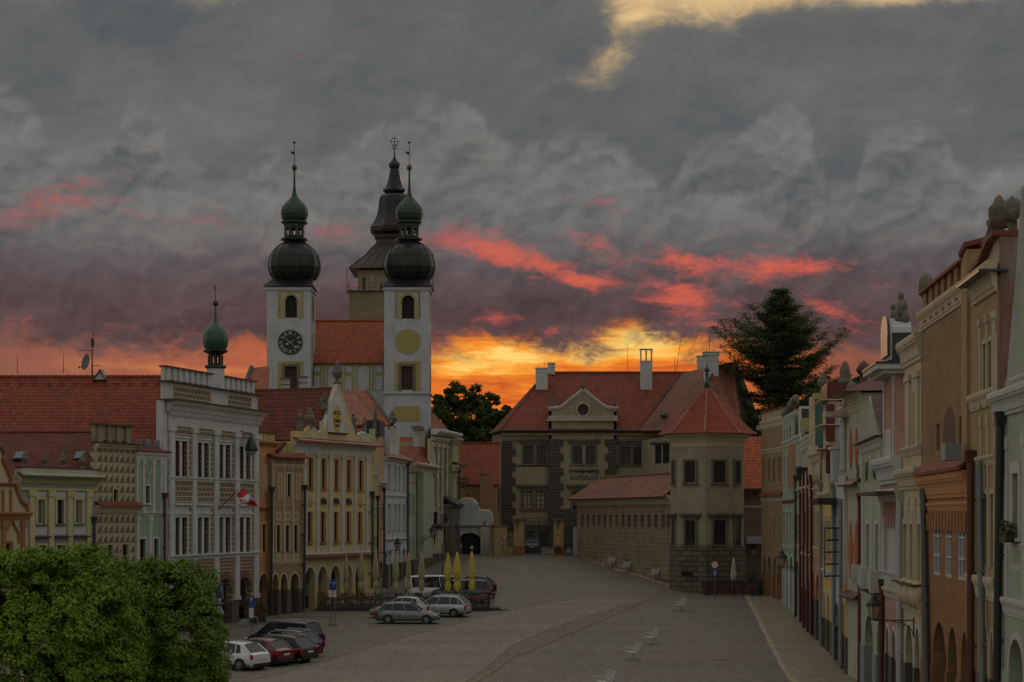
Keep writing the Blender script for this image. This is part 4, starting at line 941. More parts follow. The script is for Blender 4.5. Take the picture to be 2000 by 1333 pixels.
# white field of the gable with the sign
H.bx('gable_field', WHITE, H.u(640), H.u(673), H.z(657, 846), H.z(657, 800), -.02, .01)
MB().prism([(H.u(640), H.z(657, 800)), (H.u(673), H.z(657, 800)), (H.u(661), H.z(657, 762))], -.021, .01).build('gable_field', WHITE, H.root)
H.band(H.z(657, 849), .15, .3, STONE, u0=H.u(640), u1=H.u(675))
c = (H.u(657.5), H.z(657, 818)); sg = MB().prism([(c[0] + .62 * math.cos(a * math.pi / 12), c[1] + .98 * math.sin(a * math.pi / 12)) for a in range(24)], -.06, -.02).build('sign_plaque', YSIGN, H.root)
for tx, dz_, sz in (('HOTEL', .42, .44), ('U', .08, .30), ('ČERNÉHO', -.20, .34), ('ORLA', -.55, .36)):
    text_mesh('lettering', tx, sz, BLACKP, sg, (c[0], -.075, c[1] + dz_), sx=.72 if len(tx) > 5 else .9)
urn(H.root, tp[8][0], .1, tp[8][1] - .05, 1.75)
figure(H.root, H.u(590), .2, H.z(590, 842), 1.6, 1); urn(H.root, H.u(607), .1, H.z(607, 837), 1.65); figure(H.root, H.u(638), .3, H.z(640, 805, .3), 1.7, 3, seated=True, lean=-.15)
figure(H.root, H.u(694), .2, H.z(694, 850), 1.7, 5); figure(H.root, H.u(716), .2, H.z(716, 850), 1.45, 6)
H.front_roof(TILED, H.z(640, 862) + .1, H.z(661, 756), uc=tp[8][0], d0=.45, d1=6.5, u0=H.u(622), u1=H.u(700))
H.pipe(728, 970, 1150, DKPIPE, px2=727)

# red-roofed house behind the hotel
H = House('tiled_house', 'dark red pantiled roof with a pair of skylights behind the beige and orange houses', 'house', 498, 154.5, 648, 157.0)
ze, zr = H.z(510, 866), H.z(510, 764, 5)
H.wall(WHITE, h=ze - .1, depth=9); H.ridge_roof(TILED, ze, zr, d0=.1, dr=5, d1=10)
MB().slab([(1.0, -.9, ze - 1.0), (3.6, -.9, ze - 1.0), (3.6, .1, ze - .15), (1.0, .1, ze - .15)]).build('sheet_roof', SLATE, H.root)
for p in (541, 566): skylight(H, p, 828, .82, 1.1, 1.95, ze, zr, -.15, 5)
for p, t in ((558, 742), (592, 738)): H.chimney(H.u(p, 5), 5, zr - .3, H.z(p, t, 5), .55, .55, GREYW, STONE)
u = H.u(611, 4.4); MB().prism([(u - .5, zr - .3), (u, zr + .4), (u + .5, zr - .3)], 3.6, 5.2).build('dormer', GREYW, H.root)

# roofs further behind the hotel
def pxquad(m, pts, t=.15): m.slab([pt(*p) for p in pts], t); return m
r = tag(empty('tiled_house', pt(700, 835, 172)), 'salmon and orange tiled roofs below the church nave, right of the hotel gable', 'house'); i_ = -Vector(r.location)
def child(m, name, mat, r, **k):
    for v in m.v: v -= r.location
    return m.build(name, mat, r, **k)
child(pxquad(MB(), [(666, 764, 181), (687, 764, 181), (738, 826, 170), (680, 832, 170)]), 'roof', TILEP, r)
o_ = child(pxquad(MB(), [(688, 763, 181.5), (718, 763, 181.5), (766, 830, 171), (740, 830, 171)]), 'roof', TILEO, r)
child(pxquad(MB(), [(684, 763, 181.3), (689, 763, 181.3), (743, 828, 169.7), (736, 828, 169.7)], .1), 'valley_gutter', IRON, r)
child(MB().tube(pt(718, 763, 181.4), pt(766, 829, 171), .16, .16, 6), 'verge', IRON, r)
child(pxquad(MB(), [(690, 843, 169), (738, 843, 169), (730, 826, 172), (690, 826, 172)]), 'lean_to_roof', TILEO, r)
b = MB(); b.box(pt(680, 832, 172).x, pt(762, 832, 172).x, 171, 185, 2, pt(680, 833, 171).z - .3); child(b, 'wall', WHITE, r)
r = tag(empty('tiled_house', pt(502, 760, 200)), 'orange roof end with dark verge just left of the clock tower', 'house')
child(pxquad(MB(), [(478, 752, 198), (524, 772, 198), (527, 715, 206), (491, 719, 206)]), 'roof', TILEO, r); child(MB().tube(pt(478, 752, 197.8), pt(491, 717, 205.8), .22, .22, 6).slab([pt(476, 756, 198), pt(491, 713, 206), pt(497, 719, 206), pt(486, 740, 202)], .2), 'verge', IRON, r)
child(MB().tube(pt(503, 719, 205), pt(503, 750, 200), .04, .04, 5), 'lightning_rod', IRON, r)
child(MB().box(pt(478, 760, 199).x, pt(524, 760, 199).x, 199, 210, 3, pt(478, 772, 199).z), 'wall', WHITE, r)

# lime green narrow house
H = House('townhouse', 'very narrow lime green house with a tall spike gable, right of the hotel', 'house', 728, 160.6, 737.5, 163.8, G)
H.arc([(730, 734.5)], 732, 1112, 1130); H.arcade(H.z(732, 1140), pier=LIME, ring=TRIM, rw=.1)
H.wins([(730, 732), (733.5, 735.5)], 732, 1048, 1064, frame=TRIM, bars=(0, 1))
H.wall(LIME, tops(H, [(728, 950), (729.2, 905), (730.8, 838), (732.6, 838), (735.5, 905), (737.5, 950)]), depth=5, backh=H.z(732, 955)); H.band(H.z(732, 932), .2, .15, TRIM); H.band(H.z(732, 995), .2, .15, TRIM)
H.pipe(727.5, 975, 1150, DKPIPE, d=-.35)
# slate gable house
H = House('townhouse', 'narrow pinkish house with dark slate roof and a slate-capped gable piece', 'house', 737.5, 163.8, 751, 168, G)
H.arc([(740, 748)], 744, 1095, 1115); H.arcade(H.z(744, 1130), pier=GREYW)
H.wins([(740, 742), (745, 748)], 744, 990, 1030, frame=WOODD, sur=TRIM, sw=.08)
H.wall(PEACH, tops(H, [(737.5, 940), (741, 860), (742, 840), (748, 840), (749, 862), (751, 940)]), depth=7, backh=H.z(744, 940)); H.band(H.z(744, 950), .35, .35, TRIM)
H.front_roof(SLATE, H.z(744, 940), H.z(744, 852), d0=.3, d1=4.6)
H.bx('gable_cap', SLATE, H.u(740.5), H.u(750), H.z(744, 852), H.z(744, 822), -.05, 1.3); figure(H.root, H.u(745), .5, H.z(744, 822), 1.1, 8)
figure(H.root, H.u(738.5), .3, H.z(738, 850), 1.2, 9, name='statue')
H.pipe(750.5, 962, 1150, DKPIPE, d=-.3); H.pipe(738, 978, 1150, DKPIPE, d=-.3)
# white house
H = House('townhouse', 'white sgraffito house with slender arches and an obelisk gable, below the right church tower', 'house', 751, 168, 797, 181, G)
H.wins([(757, 763), (769.5, 773.5), (777, 781), (786, 791)], 760, 908, 953, frame=TRIM, glass=GLASSL, bars=(0, 2), sur=TRIM, sw=.12, sill=TRIM)
H.wins([(757, 763), (769.5, 773.5), (777, 781), (786, 791)], 760, 985, 1034, frame=TRIM, glass=GLASSL, bars=(0, 2), sur=TRIM, sw=.12, sill=TRIM)
H.arc([(752, 756), (759, 765), (770, 776), (778, 783), (785.5, 791.5)], 770, 1074, 1088); H.arcade(H.z(770, 1101), rw=.1)
H.wall(plaster('cool white plaster', (.52, .54, .60, 1), .3), h=H.z(752, 893), depth=8); H.band(H.z(752, 900), .4, .45, WHITE); H.band(H.z(752, 971), .18, .15, WHITE); H.band(H.z(752, 1059), .25, .2, WHITE)
for p in (753, 766, 783.5, 793.5): H.pil(H.u(p), H.u(p + 1.8), H.z(770, 1050), H.z(770, 905), .06, WHITE, cap=False)
H.ridge_roof(TILEP, H.z(752, 892), H.z(752, 862, 3), d0=.0, dr=3.2, d1=7, over=.5)
H.bx('obelisk_gable', WHITE, H.u(762), H.u(779), H.z(770, 892), H.z(770, 868), .02, .5)
MB().prism([(H.u(763), H.z(770, 868)), (H.u(778), H.z(770, 868)), (H.u(774), H.z(770, 838)), (H.u(768), H.z(770, 832))], .03, .5).build('obelisk_gable', plaster('greenish white plaster', (.42, .45, .38, 1), .4), H.root)
urn(H.root, H.u(771), .2, H.z(770, 836), 1.6)
MB().prism([(H.u(757), H.z(770, 880)), (H.u(762), H.z(770, 880)), (H.u(761), H.z(770, 850))], .5, 2.0).build('side_pinnacle', SLATE, H.root)
H.pipe(797, 912, 1100, DKPIPE, px2=796.5)
wall_lantern(H.root.matrix_basis @ Vector((H.u(756), 0, H.z(760, 1075))), .9, 1.0, 'lantern on the front of the white sgraffito house', side=(-H.D.x, -H.D.y))
# pale yellow-green house
H = House('townhouse', 'tall plain pale green house with dark red slit windows beside the white house', 'house', 797.5, 181, 843, 196.5, G)
H.wins([(799, 802), (805.5, 808.5)], 803, 966, 1008, frame=REDSHUT, glass=REDSHUT, bars=(0, 1)); H.wins([(799, 802), (805.5, 808.5)], 803, 1048, 1086, frame=REDSHUT, glass=REDSHUT, bars=(0, 1)); H.wins([(836, 838.5)], 837, 966, 1035, frame=WOODD)
H.wall(PALEG, h=H.z(800, 908), depth=8); H.band(H.z(800, 922), .9, .9, CRTRIM, u0=-.2); H.band(H.z(800, 945), .3, .12, CRTRIM, 'string_course')
H.bx('corner_pier', PALEG, H.u(817), H.u(835), -.5, H.z(820, 922), -.5, .0); H.bx('plinth', SOCLE, -.02, H.W + .02, -.9, H.z(800, 1094), -.55, .01)
H.pipe(814.5, 918, 1090, plain('olive downpipe', (.14, .14, .06, 1), .6), d=-.2)
MB().slab([H.P(774, 854, 9), H.P(842, 854, 3), H.P(840, 908, .0), H.P(797, 905, 0), H.P(776, 872, 5)], .15).build('roof', TILE, H.root)
MB().poly([H.P(842, 854, 3), H.P(840, 908, -.3), H.P(848, 908, .2)]).build('gable_end', WHITE, H.root)
c_ = MB(); a_ = [H.P(x, y, 3.0) for x, y in ((803, 868), (820, 868), (820, 842), (803, 842), (799, 832), (827, 832))]
c_.prism([(a_[0][0], a_[0][2] - .8), (a_[1][0], a_[1][2] - .8), (a_[2][0], a_[2][2]), (a_[5][0], a_[5][2]), (a_[4][0], a_[4][2]), (a_[3][0], a_[3][2])], 1.6, 2.8); c_.build('chimney', WHITE, H.root)
wall_lantern(H.root.matrix_basis @ Vector((H.u(816), -.5, H.z(816, 1050))), .9, 1.1, 'lantern on the corner pier of the plain pale green house', side=(-H.D.x, -H.D.y))
# school
H = House('school_building', 'long yellow building with tall upper windows, balcony and stone portal under the right church tower', 'building', 843, 196.5, 884, 207.5, G)
H.wins([(847, 852), (856.5, 861), (866, 870.5), (874, 877.5)], 858, 877, 927, frame=STONE, glass=GLASS, bars=(1, 1), sur=STONE, sw=.14)
H.wins([(839.5, 842.5), (846.5, 851.5), (856.5, 861), (874.5, 877)], 858, 957, 1000, frame=STONE, glass=GLASS, bars=(1, 1), arch=True)
H.wall(YEL, h=H.z(845, 857), depth=10, backh=H.z(845, 915)); H.band(H.z(845, 860), 1.1, 1.0, WHITE, u1=H.W + .6); H.bx('plinth', SOCLE, -.02, H.W + .02, -1.5, H.z(860, 1081), -.7, .01)
for a in (843.5, 853.6, 862.5, 871.5, 880): H.pil(H.u(a), H.u(a + 1.8), H.z(860, 1081), H.z(860, 868), .1, WHITE)
# balcony
m = MB(); u0, u1 = H.u(836), H.u(851); z0 = H.z(843, 1023); MB().box(u0, u1, -1.2, 0, z0 - .25, z0).box(u0 + .4, u1 - .4, -.8, 0, z0 - .7, z0 - .25).build('balcony', STONE, H.root)
for i in range(14): m.tube((u0 + (u1 - u0) * i / 13, -1.15, z0), (u0 + (u1 - u0) * i / 13, -1.15, z0 + .95), .02, .02, 4)
m.tube((u0, -1.15, z0 + .95), (u1, -1.15, z0 + .95), .03, .03, 4).tube((u1, -1.15, z0 + .95), (u1, 0, z0 + .95), .03, .03, 4).tube((u0, -1.15, z0 + .95), (u0, 0, z0 + .95), .03, .03, 4)
for i in range(5): m.tube((u0, -.2 - i * .2, z0), (u0, -.2 - i * .2, z0 + .95), .02, .02, 4)
m.build('balcony_railing', IRON, H.root)
# portal
a, b = H.u(865), H.u(880.5); z0, z1 = -.8, H.z(870, 985)
m = MB().box(a, b, -1.0, .0, z1 - 2.2, z1 - .3).box(a - .2, b + .2, -1.3, 0, z1 - .3, z1)
for x in (a, a + .75, b - 1.05, b - .4): m.box(x, x + .38, -1.05, -.2, z0, z1 - 2.2)
m.box(a - .1, b + .1, -1.2, .0, z0, z0 + 1.5); m.build('portal', STONE, H.root); MB().box(a + .9, b - 1.1, -.2, .01, z0, z1 - 2.5).build('portal_door', DARK, H.root)
MB().slab([(a - .3, -1.5, z1), (b + .3, -1.5, z1), (b + .3, 0, z1 + .9), (a - .3, 0, z1 + .9)], .3).build('portal_canopy', SLATE, H.root)
MB().slab([H.P(846, 806, 7), H.P(850, 812, 7), H.P(890, 856, -.6), H.P(844, 850, -.6)], .15).build('roof', TILEC, H.root)
H.pipe(883.5, 875, 1085, DKPIPE, d=-.3)
MB().box(H.u(884) - 18, -.1, 3.2, 4, H.z(843, 900), H.z(843, 842)).build('side_cornice', WHITE, H.root)
wall_lantern(H.root.matrix_basis @ Vector((H.u(853), 0, H.z(853, 1028))), 1.0, 1.1, 'lantern beside the iron balcony', side=(-H.D.x, -H.D.y))
H = House('townhouse', 'narrow yellow-grey pilastered end block beside the white gateway', 'house', 884.5, 205, 896.5, 208, G)
H.wall(LIME, h=H.z(890, 865), depth=6); H.coping(H.z(890, 910), .9, .12, COPE, u1=H.W + .3, d1=0); H.band(H.z(890, 922), .7, .7, CRTRIM); H.band(H.z(890, 868), .6, .5, CRTRIM); H.pil(H.u(886.5), H.u(889), -.5, H.z(890, 925), .12, CRTRIM); H.pil(H.u(892), H.u(895), -.5, H.z(890, 925), .12, CRTRIM)
H.pipe(896.5, 925, 1085, DKPIPE, d=-.25)
# ------------------------------------------------------------------ church behind the left row
def onion_tower(name, label, cx, Yc, x0, x1, clock):
    """white square tower with yellow window frames and a two-stage onion roof; cx = column of the axis"""
    s = (Yc) / F; r = tag(empty(name, (pt(cx, HY, Yc).x, Yc, 4.7)), label, 'church tower'); zz = lambda py: CZ + (HY - py) * s - 4.7
    X0, X1 = (x0 - cx) * (Yc - 3) / F, (x1 - cx) * (Yc - 3) / F; d0, d1 = -3.0, 3.0
    sf = (Yc - 3) / F; zf = lambda py: CZ + (HY - py) * sf - 4.7; uf = lambda px: (px - 1000) * sf - r.location.x
    o = 0 if clock else 228
    top = zf(566)
    m = MB(); fl = [(X0, -.5), (X1, -.5), (X1, top), (X0, top)]
    bw = (uf(557 + o), uf(580 + o), zf(621), zf(577)) if clock else (uf(785), uf(809), zf(623), zf(577))
    lw = (uf(557), uf(580), zf(775), zf(716)) if clock else (uf(784), uf(806), zf(762), zf(716))
    loops = [fl, [(bw[0], bw[2]), (bw[1], bw[2])] + archpts(bw[0], bw[1], bw[3] - .75, bw[3])[::-1], [(lw[0], lw[2]), (lw[1], lw[2]), (lw[1], lw[3]), (lw[0], lw[3])]]
    flat = [p for l in loops for p in l]; tr = tessellate_polygon([[Vector((a, b, 0)) for a, b in l] for l in loops])
    m.add([(a, d0, b) for a, b in flat], [tuple(t) for t in tr])
    for l in loops[1:]:
        n = len(l); m.add([(a, d0, b) for a, b in l] + [(a, d0 + .8, b) for a, b in l], [(i, (i + 1) % n, n + (i + 1) % n, n + i) for i in range(n)])
    m.poly([(X0, d0, -.5), (X0, d1, -.5), (X0, d1, top), (X0, d0, top)]).poly([(X1, d0, -.5), (X1, d1, -.5), (X1, d1, top), (X1, d0, top)]).poly([(X0, d1, -.5), (X1, d1, -.5), (X1, d1, top), (X0, d1, top)]).poly([(X0, d0, top), (X1, d0, top), (X1, d1, top), (X0, d1, top)])
    m.build('tower_wall', CHURCHW, r)
    for nm, wq, mt in (('belfry_window', bw, LOUV), ('lower_window', lw, WOODR)):
        g = MB().box(wq[0], wq[1], d0 + .45, d0 + .5, wq[2], wq[3]).build(nm, mt, r)
        f = MB()
        if nm == 'lower_window':
            f.box(wq[0] - .35, wq[0], d0 - .1, d0 + .3, wq[2] - .1, wq[3] + .3).box(wq[1], wq[1] + .35, d0 - .1, d0 + .3, wq[2] - .1, wq[3] + .3).box(wq[0] - .002, wq[1] + .002, d0 - .098, d0 + .3, wq[3], wq[3] + .298); f.build('stone_frame', STONE, g)
        for k in range(1, 4): MB().box(wq[0], wq[1], d0 + .40, d0 + .45, wq[2] + (wq[3] - wq[2]) * k / 4 - .04, wq[2] + (wq[3] - wq[2]) * k / 4 + .04).build('transom', WOODD, g)
    a, b = (uf(543), uf(593)) if clock else (uf(771), uf(821))
    # yellow frames
    m = MB(); z0, z1 = zf(622), zf(572)
    i = archpts(bw[0] - .02, bw[1] + .02, bw[3] - .75, bw[3], 12); o2 = archpts(bw[0] - .30, bw[1] + .30, bw[3] - .75, bw[3] + .28, 12)
    for k in range(12): m.prism([i[k], i[k + 1], o2[k + 1], o2[k]], d0 - .10, d0 + .01)
    m.box(bw[0] - .3, bw[0], d0 - .1, d0 + .01, bw[2], bw[3] - .75).box(bw[1], bw[1] + .3, d0 - .1, d0 + .01, bw[2], bw[3] - .75)
    for p, q in ((a, a + .16), (b - .16, b), (bw[0] - .62, bw[0] - .46), (bw[1] + .46, bw[1] + .62)): m.box(p, q, d0 - .06, d0 + .01, z0, z1)
    m.box(a - .01, b + .01, d0 - .062, d0 + .012, z1, z1 + .16); m.box(a, bw[0] - .46, d0 - .058, d0 + .01, zf(593), zf(591)); m.box(bw[1] + .46, b, d0 - .058, d0 + .01, zf(593), zf(591))
    m.build('window_frame', YEL2, r)
    m = MB(); z0, z1 = (zf(785), zf(706)) if clock else (zf(763), zf(706)); m.box(a, lw[0] - .36, d0 - .05, d0 + .01, z0, z1).box(lw[1] + .36, b, d0 - .05, d0 + .01, z0, z1).box(lw[0] - .36, lw[1] + .36, d0 - .048, d0 + .01, lw[3] + .31, z1); m.build('yellow_panel', YEL2, r)
    xs = X1 + .0
    for y0, y1 in ((572, 622), (650, 690), (712, 765)):     # narrow yellow panels on the side face
        MB().box(X1 - .01, X1 + .05, -1.3, 1.3, zf(y1), zf(y0)).build('side_panel', YEL2, r); MB().box(X1 - .01, X1 + .07, -.6, .6, zf(y1) + .2, zf(y0) - .3).build('side_recess', WOODD if y0 != 650 else CHURCHW, r)
    for yy, h in ((567, .35), (770, .22)):
        MB().box(X0 - .18, X1 + .18, d0 - .18, d1 + .18, zf(yy), zf(yy) + h).build('string_course', CHURCHW, r)
    if not clock:
        m = MB().box(uf(770), uf(820), d0 - .06, d0 + .01, zf(823), zf(794)).build('yellow_panel', YEL2, r)
        c = (uf(796.5), zf(667)); MB().prism([(c[0] + 1.48 * math.cos(k * math.pi / 24), c[1] + 1.48 * math.sin(k * math.pi / 24)) for k in range(48)], d0 - .10, d0 + .01).build('blind_dial', YEL2, r)
    else:
        c = (uf(567), zf(669)); R_ = 1.45
        dl = MB().prism([(c[0] + R_ * math.cos(k * math.pi / 24), c[1] + R_ * math.sin(k * math.pi / 24)) for k in range(48)], d0 - .12, d0 + .01).build('clock_face', BLACKP, r)
        dialw = plain('pale numeral paint', (.42, .42, .40, 1), .6, var=.1); m = MB()
        def bar(p, q, w):
            p, q = Vector((p[0], p[1])), Vector((q[0], q[1])); n = (q - p).normalized(); t = Vector((-n.y, n.x)) * w / 2
            m.prism([tuple(p - t), tuple(q - t), tuple(q + t), tuple(p + t)], d0 - .15, d0 - .12)
        N_ = ['XII', 'I', 'II', 'III', 'IV', 'V', 'VI', 'VII', 'VIII', 'IX', 'X', 'XI']
        for k, tx in enumerate(N_):
            a_ = math.pi / 2 - k * math.pi / 6; er = Vector((math.cos(a_), math.sin(a_))); et = Vector((er.y, -er.x)); wd = {'I': .11, 'V': .24, 'X': .24}
            tot = sum(wd[q] for q in tx); x = -tot / 2
            for q in tx:
                w2 = wd[q]; P = lambda fx, fy: (c[0] + er.x * (.88 + .42 * fy) + et.x * (x + w2 * fx), c[1] + er.y * (.88 + .42 * fy) + et.y * (x + w2 * fx))
                if q == 'I': bar(P(.5, 0), P(.5, 1), .06)
                elif q == 'V': bar(P(.1, 1), P(.5, 0), .06); bar(P(.9, 1), P(.5, 0), .035)
                else: bar(P(.1, 1), P(.9, 0), .06); bar(P(.9, 1), P(.1, 0), .035)
                x += w2
        m.build('numerals', dialw, dl)
        m = MB()
        bar((c[0] - .85, c[1] + .72), (c[0] + .6, c[1] - .52), .06); m.prism([(c[0] + .45, c[1] - .62), (c[0] + .78, c[1] - .7), (c[0] + .7, c[1] - .38)], d0 - .16, d0 - .125)
        bar((c[0] + .42, c[1] + .22), (c[0] - .42, c[1] - .2), .07); m.prism([(c[0] - .30, c[1] - .02), (c[0] - .62, c[1] - .28), (c[0] - .22, c[1] - .32)], d0 - .16, d0 - .125)
        m.build('clock_hands', dialw, dl)
    # roof skirt (square), onion, open lantern, small onion, spire
    w2 = (X1 - X0) / 2; cxx = (X0 + X1) / 2; e = w2 + .42
    rr = lambda q: q * s
    m = MB(); zb_ = zf(565) + .32; zt_ = zz(549)
    m.add([(cxx - e, -3.4, zb_), (cxx + e, -3.4, zb_), (cxx + e, 3.4, zb_), (cxx - e, 3.4, zb_), (-rr(38), -2.2, zt_), (rr(38), -2.2, zt_), (rr(38), 2.2, zt_), (-rr(38), 2.2, zt_)], [(0, 3, 2, 1), (4, 5, 6, 7), (0, 1, 5, 4), (1, 2, 6, 5), (2, 3, 7, 6), (3, 0, 4, 7)]).build('roof_skirt', COPD, r)
    pf = [(34, 551), (42, 546), (48, 536), (51, 524), (50.5, 514), (47, 500), (40, 489), (31, 481), (24, 476), (21, 473), (22, 471), (27, 470), (27, 467), (22, 465)]
    MB().lathe([(rr(a), zz(b)) for a, b in pf], 0, 0, 16, math.pi / 16).build('onion_dome', COPD, r, smooth=False)
    m = MB()
    for k in range(16):
        a_ = math.pi / 16 + k * math.pi / 8
        m.path([Vector((rr(q) * math.cos(a_), rr(q) * math.sin(a_), zz(b))) for q, b in pf[:9]], .07, 4)
    m.build('seam_ribs', COPDG, r)
    m = MB()
    for k in range(8):
        a_ = math.pi / 8 + k * math.pi / 4; x, y = rr(17.5) * math.cos(a_), rr(17.5) * math.sin(a_); m.box(x - .16, x + .16, y - .16, y + .16, zz(468), zz(440))
    for k in range(8):
        a_ = math.pi / 8 + k * math.pi / 4; b_ = a_ + math.pi / 4; m.tube((rr(17.5) * math.cos(a_), rr(17.5) * math.sin(a_), zz(446)), (rr(17.5) * math.cos(b_), rr(17.5) * math.sin(b_), zz(446)), .2, .2, 5)
        m.tube((rr(17.5) * math.cos(a_), rr(17.5) * math.sin(a_), zz(463)), (rr(17.5) * math.cos(b_), rr(17.5) * math.sin(b_), zz(463)), .16, .16, 5)
    m.lathe([(rr(21), zz(443)), (rr(21), zz(440)), (rr(27), zz(436)), (rr(27), zz(434)), (rr(21), zz(431))], 0, 0, 8, math.pi / 8); m.build('lantern_stage', COPDG, r)
    MB().lathe([(rr(a), zz(b)) for a, b in ((20, 433), (25, 427), (27, 419), (26.5, 411), (23, 403), (17, 396), (11, 390), (6, 384), (3.4, 376), (2.3, 362), (1.6, 334))], 0, 0, 12).build('small_onion', COPDG, r, smooth=False)
    MB().lathe([(rr(2), zz(334)), (rr(4.8), zz(331)), (rr(5.2), zz(328)), (rr(4.8), zz(325)), (rr(2), zz(322))], 0, 0, 8).build('finial_ball', GOLDB, r)
    m = MB().tube((0, 0, zz(323)), (0, 0, zz(277)), .05, .03, 5).ball((0, 0, zz(279)), .16); m.tube((-.3, 0, zz(279)), (.3, 0, zz(279)), .03, .03, 4)
    m.prism([(-.42, zz(301)), (-.40, zz(296)), (-.03, zz(297)), (-.03, zz(302))], -.02, .02); m.build('weathervane', IRON, r)
    if not clock: MB().tube((X1 + .35, -1, zf(566)), (X1 + .35, -1, zf(540)), .04, .04, 4).build('lightning_rod', IRON, r)
    return r
onion_tower('church_tower', 'white church tower carrying the black clock face, left of the pair', 575, 238, 526.5, 611.5, True)
onion_tower('church_tower', 'white church tower with a blank yellow disc instead of a clock', 799.5, 238, 753, 840.8, False)
# nave
r = tag(empty('church_nave', (pt(683, HY, 240).x, 240, 4.7)), 'church nave with steep orange tiled roof between the two onion towers', 'church')
n0, n1 = pt(600, 708, 238), pt(764, 708, 238)
H = None
def q_(px, py, Y): v = pt(px, py, Y) - r.location; return v
MB().slab([q_(606, 709, 238), q_(756, 709, 238), q_(756, 628, 246), q_(606, 628, 246)], .2).build('roof', TILEN, r)
m = MB(); a_, b_ = q_(610, 628, 246), q_(754, 628, 246); m.tube(a_, b_, .15, .15, 6)
for i in range(26): c_ = a_.lerp(b_, i / 25); m.ball((c_.x, c_.y, c_.z + .12), .13, .13, .13, 5, 3)
m.build('ridge_cap', TILEN, r)
wz0, wz1 = q_(0, 780, 238.4).z - 14, q_(0, 708, 238.4).z
ux = lambda px: q_(px, 0, 238.4).x; wz = lambda py: q_(0, py, 238.4).z
MB().box(ux(596), ux(768), -1.6, 8, wz0, wz1).build('wall', YEL2, r)
m = MB()
for a, b in ((613, 625), (674, 687), (734, 747)):
    m.box(ux(a), ux(b), -1.66, -1.58, wz(727), wz(716)); m.box(ux(a), ux(b), -1.66, -1.58, wz(763), wz(735))
for a, b in ((641, 659), (700, 721)):
    m.prism([(ux(a), wz(763)), (ux(b), wz(763))] + archpts(ux(a), ux(b), wz(724), wz(715), 10)[::-1], -1.66, -1.58)
for a in (629, 636, 664, 670, 691, 696, 725, 731): m.box(ux(a), ux(a + 1.6), -1.64, -1.58, wz(763), wz(714))
m.box(ux(596), ux(768), -1.75, -1.58, wz(713), wz(708)); m.box(ux(596), ux(768), -1.72, -1.58, wz(775), wz(764))
m.build('white_panels', CHURCHW, r)
MB().box(ux(596), ux(768), -1.7, -1.57, wz0, wz(775)).build('wall_base', CHURCHW, r)
# old stone tower
s = 300 / F; r = tag(empty('church_tower', (pt(770.5, HY, 300).x, 300, 5)), 'tall stone tower with flared dark roof and gallery rising behind the onion towers', 'church tower'); zz = lambda py: CZ + (HY - py) * s - 5; hw = lambda q: q * s / 2.776 * 1.0
k = math.sqrt(2); rot = math.pi / 4 + .0
a = hw(228); AR = .80; MB().box(-a, a * AR, -a, a, -1, zz(578)).build('tower_wall', brickmat('tower buff stone', (.27, .22, .13), (.22, .18, .10), (.17, .14, .09), 1.6, .5, .02, stain=.9), r)
MB().box(-a - .35, a * AR + .3, -a - .35, a + .35, zz(579), zz(577)).build('gallery_floor', SLATE, r)
b = hw(184); MB().box(-b, b, -b, b, zz(577), zz(536)).build('belfry_wall', CASTLE, r)
for x0, x1, y0, y1, mt in ((648, 661, 862, 925, WOODD), (692, 706, 852, 888, plain('lit shutter cream', (.42, .36, .22, 1), .7)), (742, 750, 895, 925, WOODD)):
    X0, X1 = (x0 / 2.776 + 480 - 770.5) * s, (x1 / 2.776 + 480 - 770.5) * s; MB().box(X0, X1, -b - .05, -b + .05, zz(240 + y1 / 2.776), zz(240 + y0 / 2.776)).build('window', mt, r)
m = MB(); g = a + .25; X_ = lambda v: v if v < 0 else v * AR
for i in range(9):
    t = -g + 2 * g * i / 8
    for p in ((X_(t), -g), (-g, t), (g * AR, t)): m.tube((p[0], p[1], zz(577)), (p[0], p[1], zz(562)), .035, .035, 4)
for h in (562, 567, 572):
    for p, q in (((-g, -g), (g * AR, -g)), ((-g, -g), (-g, g)), ((g * AR, -g), (g * AR, g))): m.tube((*p, zz(h)), (*q, zz(h)), .03, .03, 4)
for sx in (-1, AR): m.tube((sx * g, -g, zz(577)), (sx * g, -g, zz(536)), .06, .06, 4)
m.build('gallery_railing', REDIRON, r)
sk = [(232, 815), (226, 812), (181, 770), (150, 740), (131, 715), (114, 690), (103, 665), (103, 645), (110, 632), (110, 618), (130, 600), (132, 585), (128, 576), (132, 574), (126, 566), (108, 535), (95, 505), (88, 470), (84, 430), (78, 405), (66, 392), (48, 386), (52, 380), (62, 374), (62, 364), (50, 356), (44, 345), (36, 320), (30, 290), (25, 262), (22, 252), (28, 245), (31, 234), (29, 222), (20, 210), (11, 200), (5, 185), (3, 158)]
sk_ = MB().lathe([(hw(q) * (k if i < 6 else 1.28 if i < 12 else 1.06), zz(240 + y / 2.776)) for i, (q, y) in enumerate(sk[:12])], 0, 0, 4, rot)
for v in sk_.v: v.x = v.x * .82 if v.x > 0 else v.x
sk_.build('roof_skirt', copper('brown black sheet', (.085, .062, .05, 1), (.03, .028, .028, 1), .5), r)
MB().lathe([(hw(q) * 1.05, zz(240 + y / 2.776)) for q, y in sk[8:]], 0, 0, 8, math.pi / 8).build('spire', COPD, r)
m = MB()
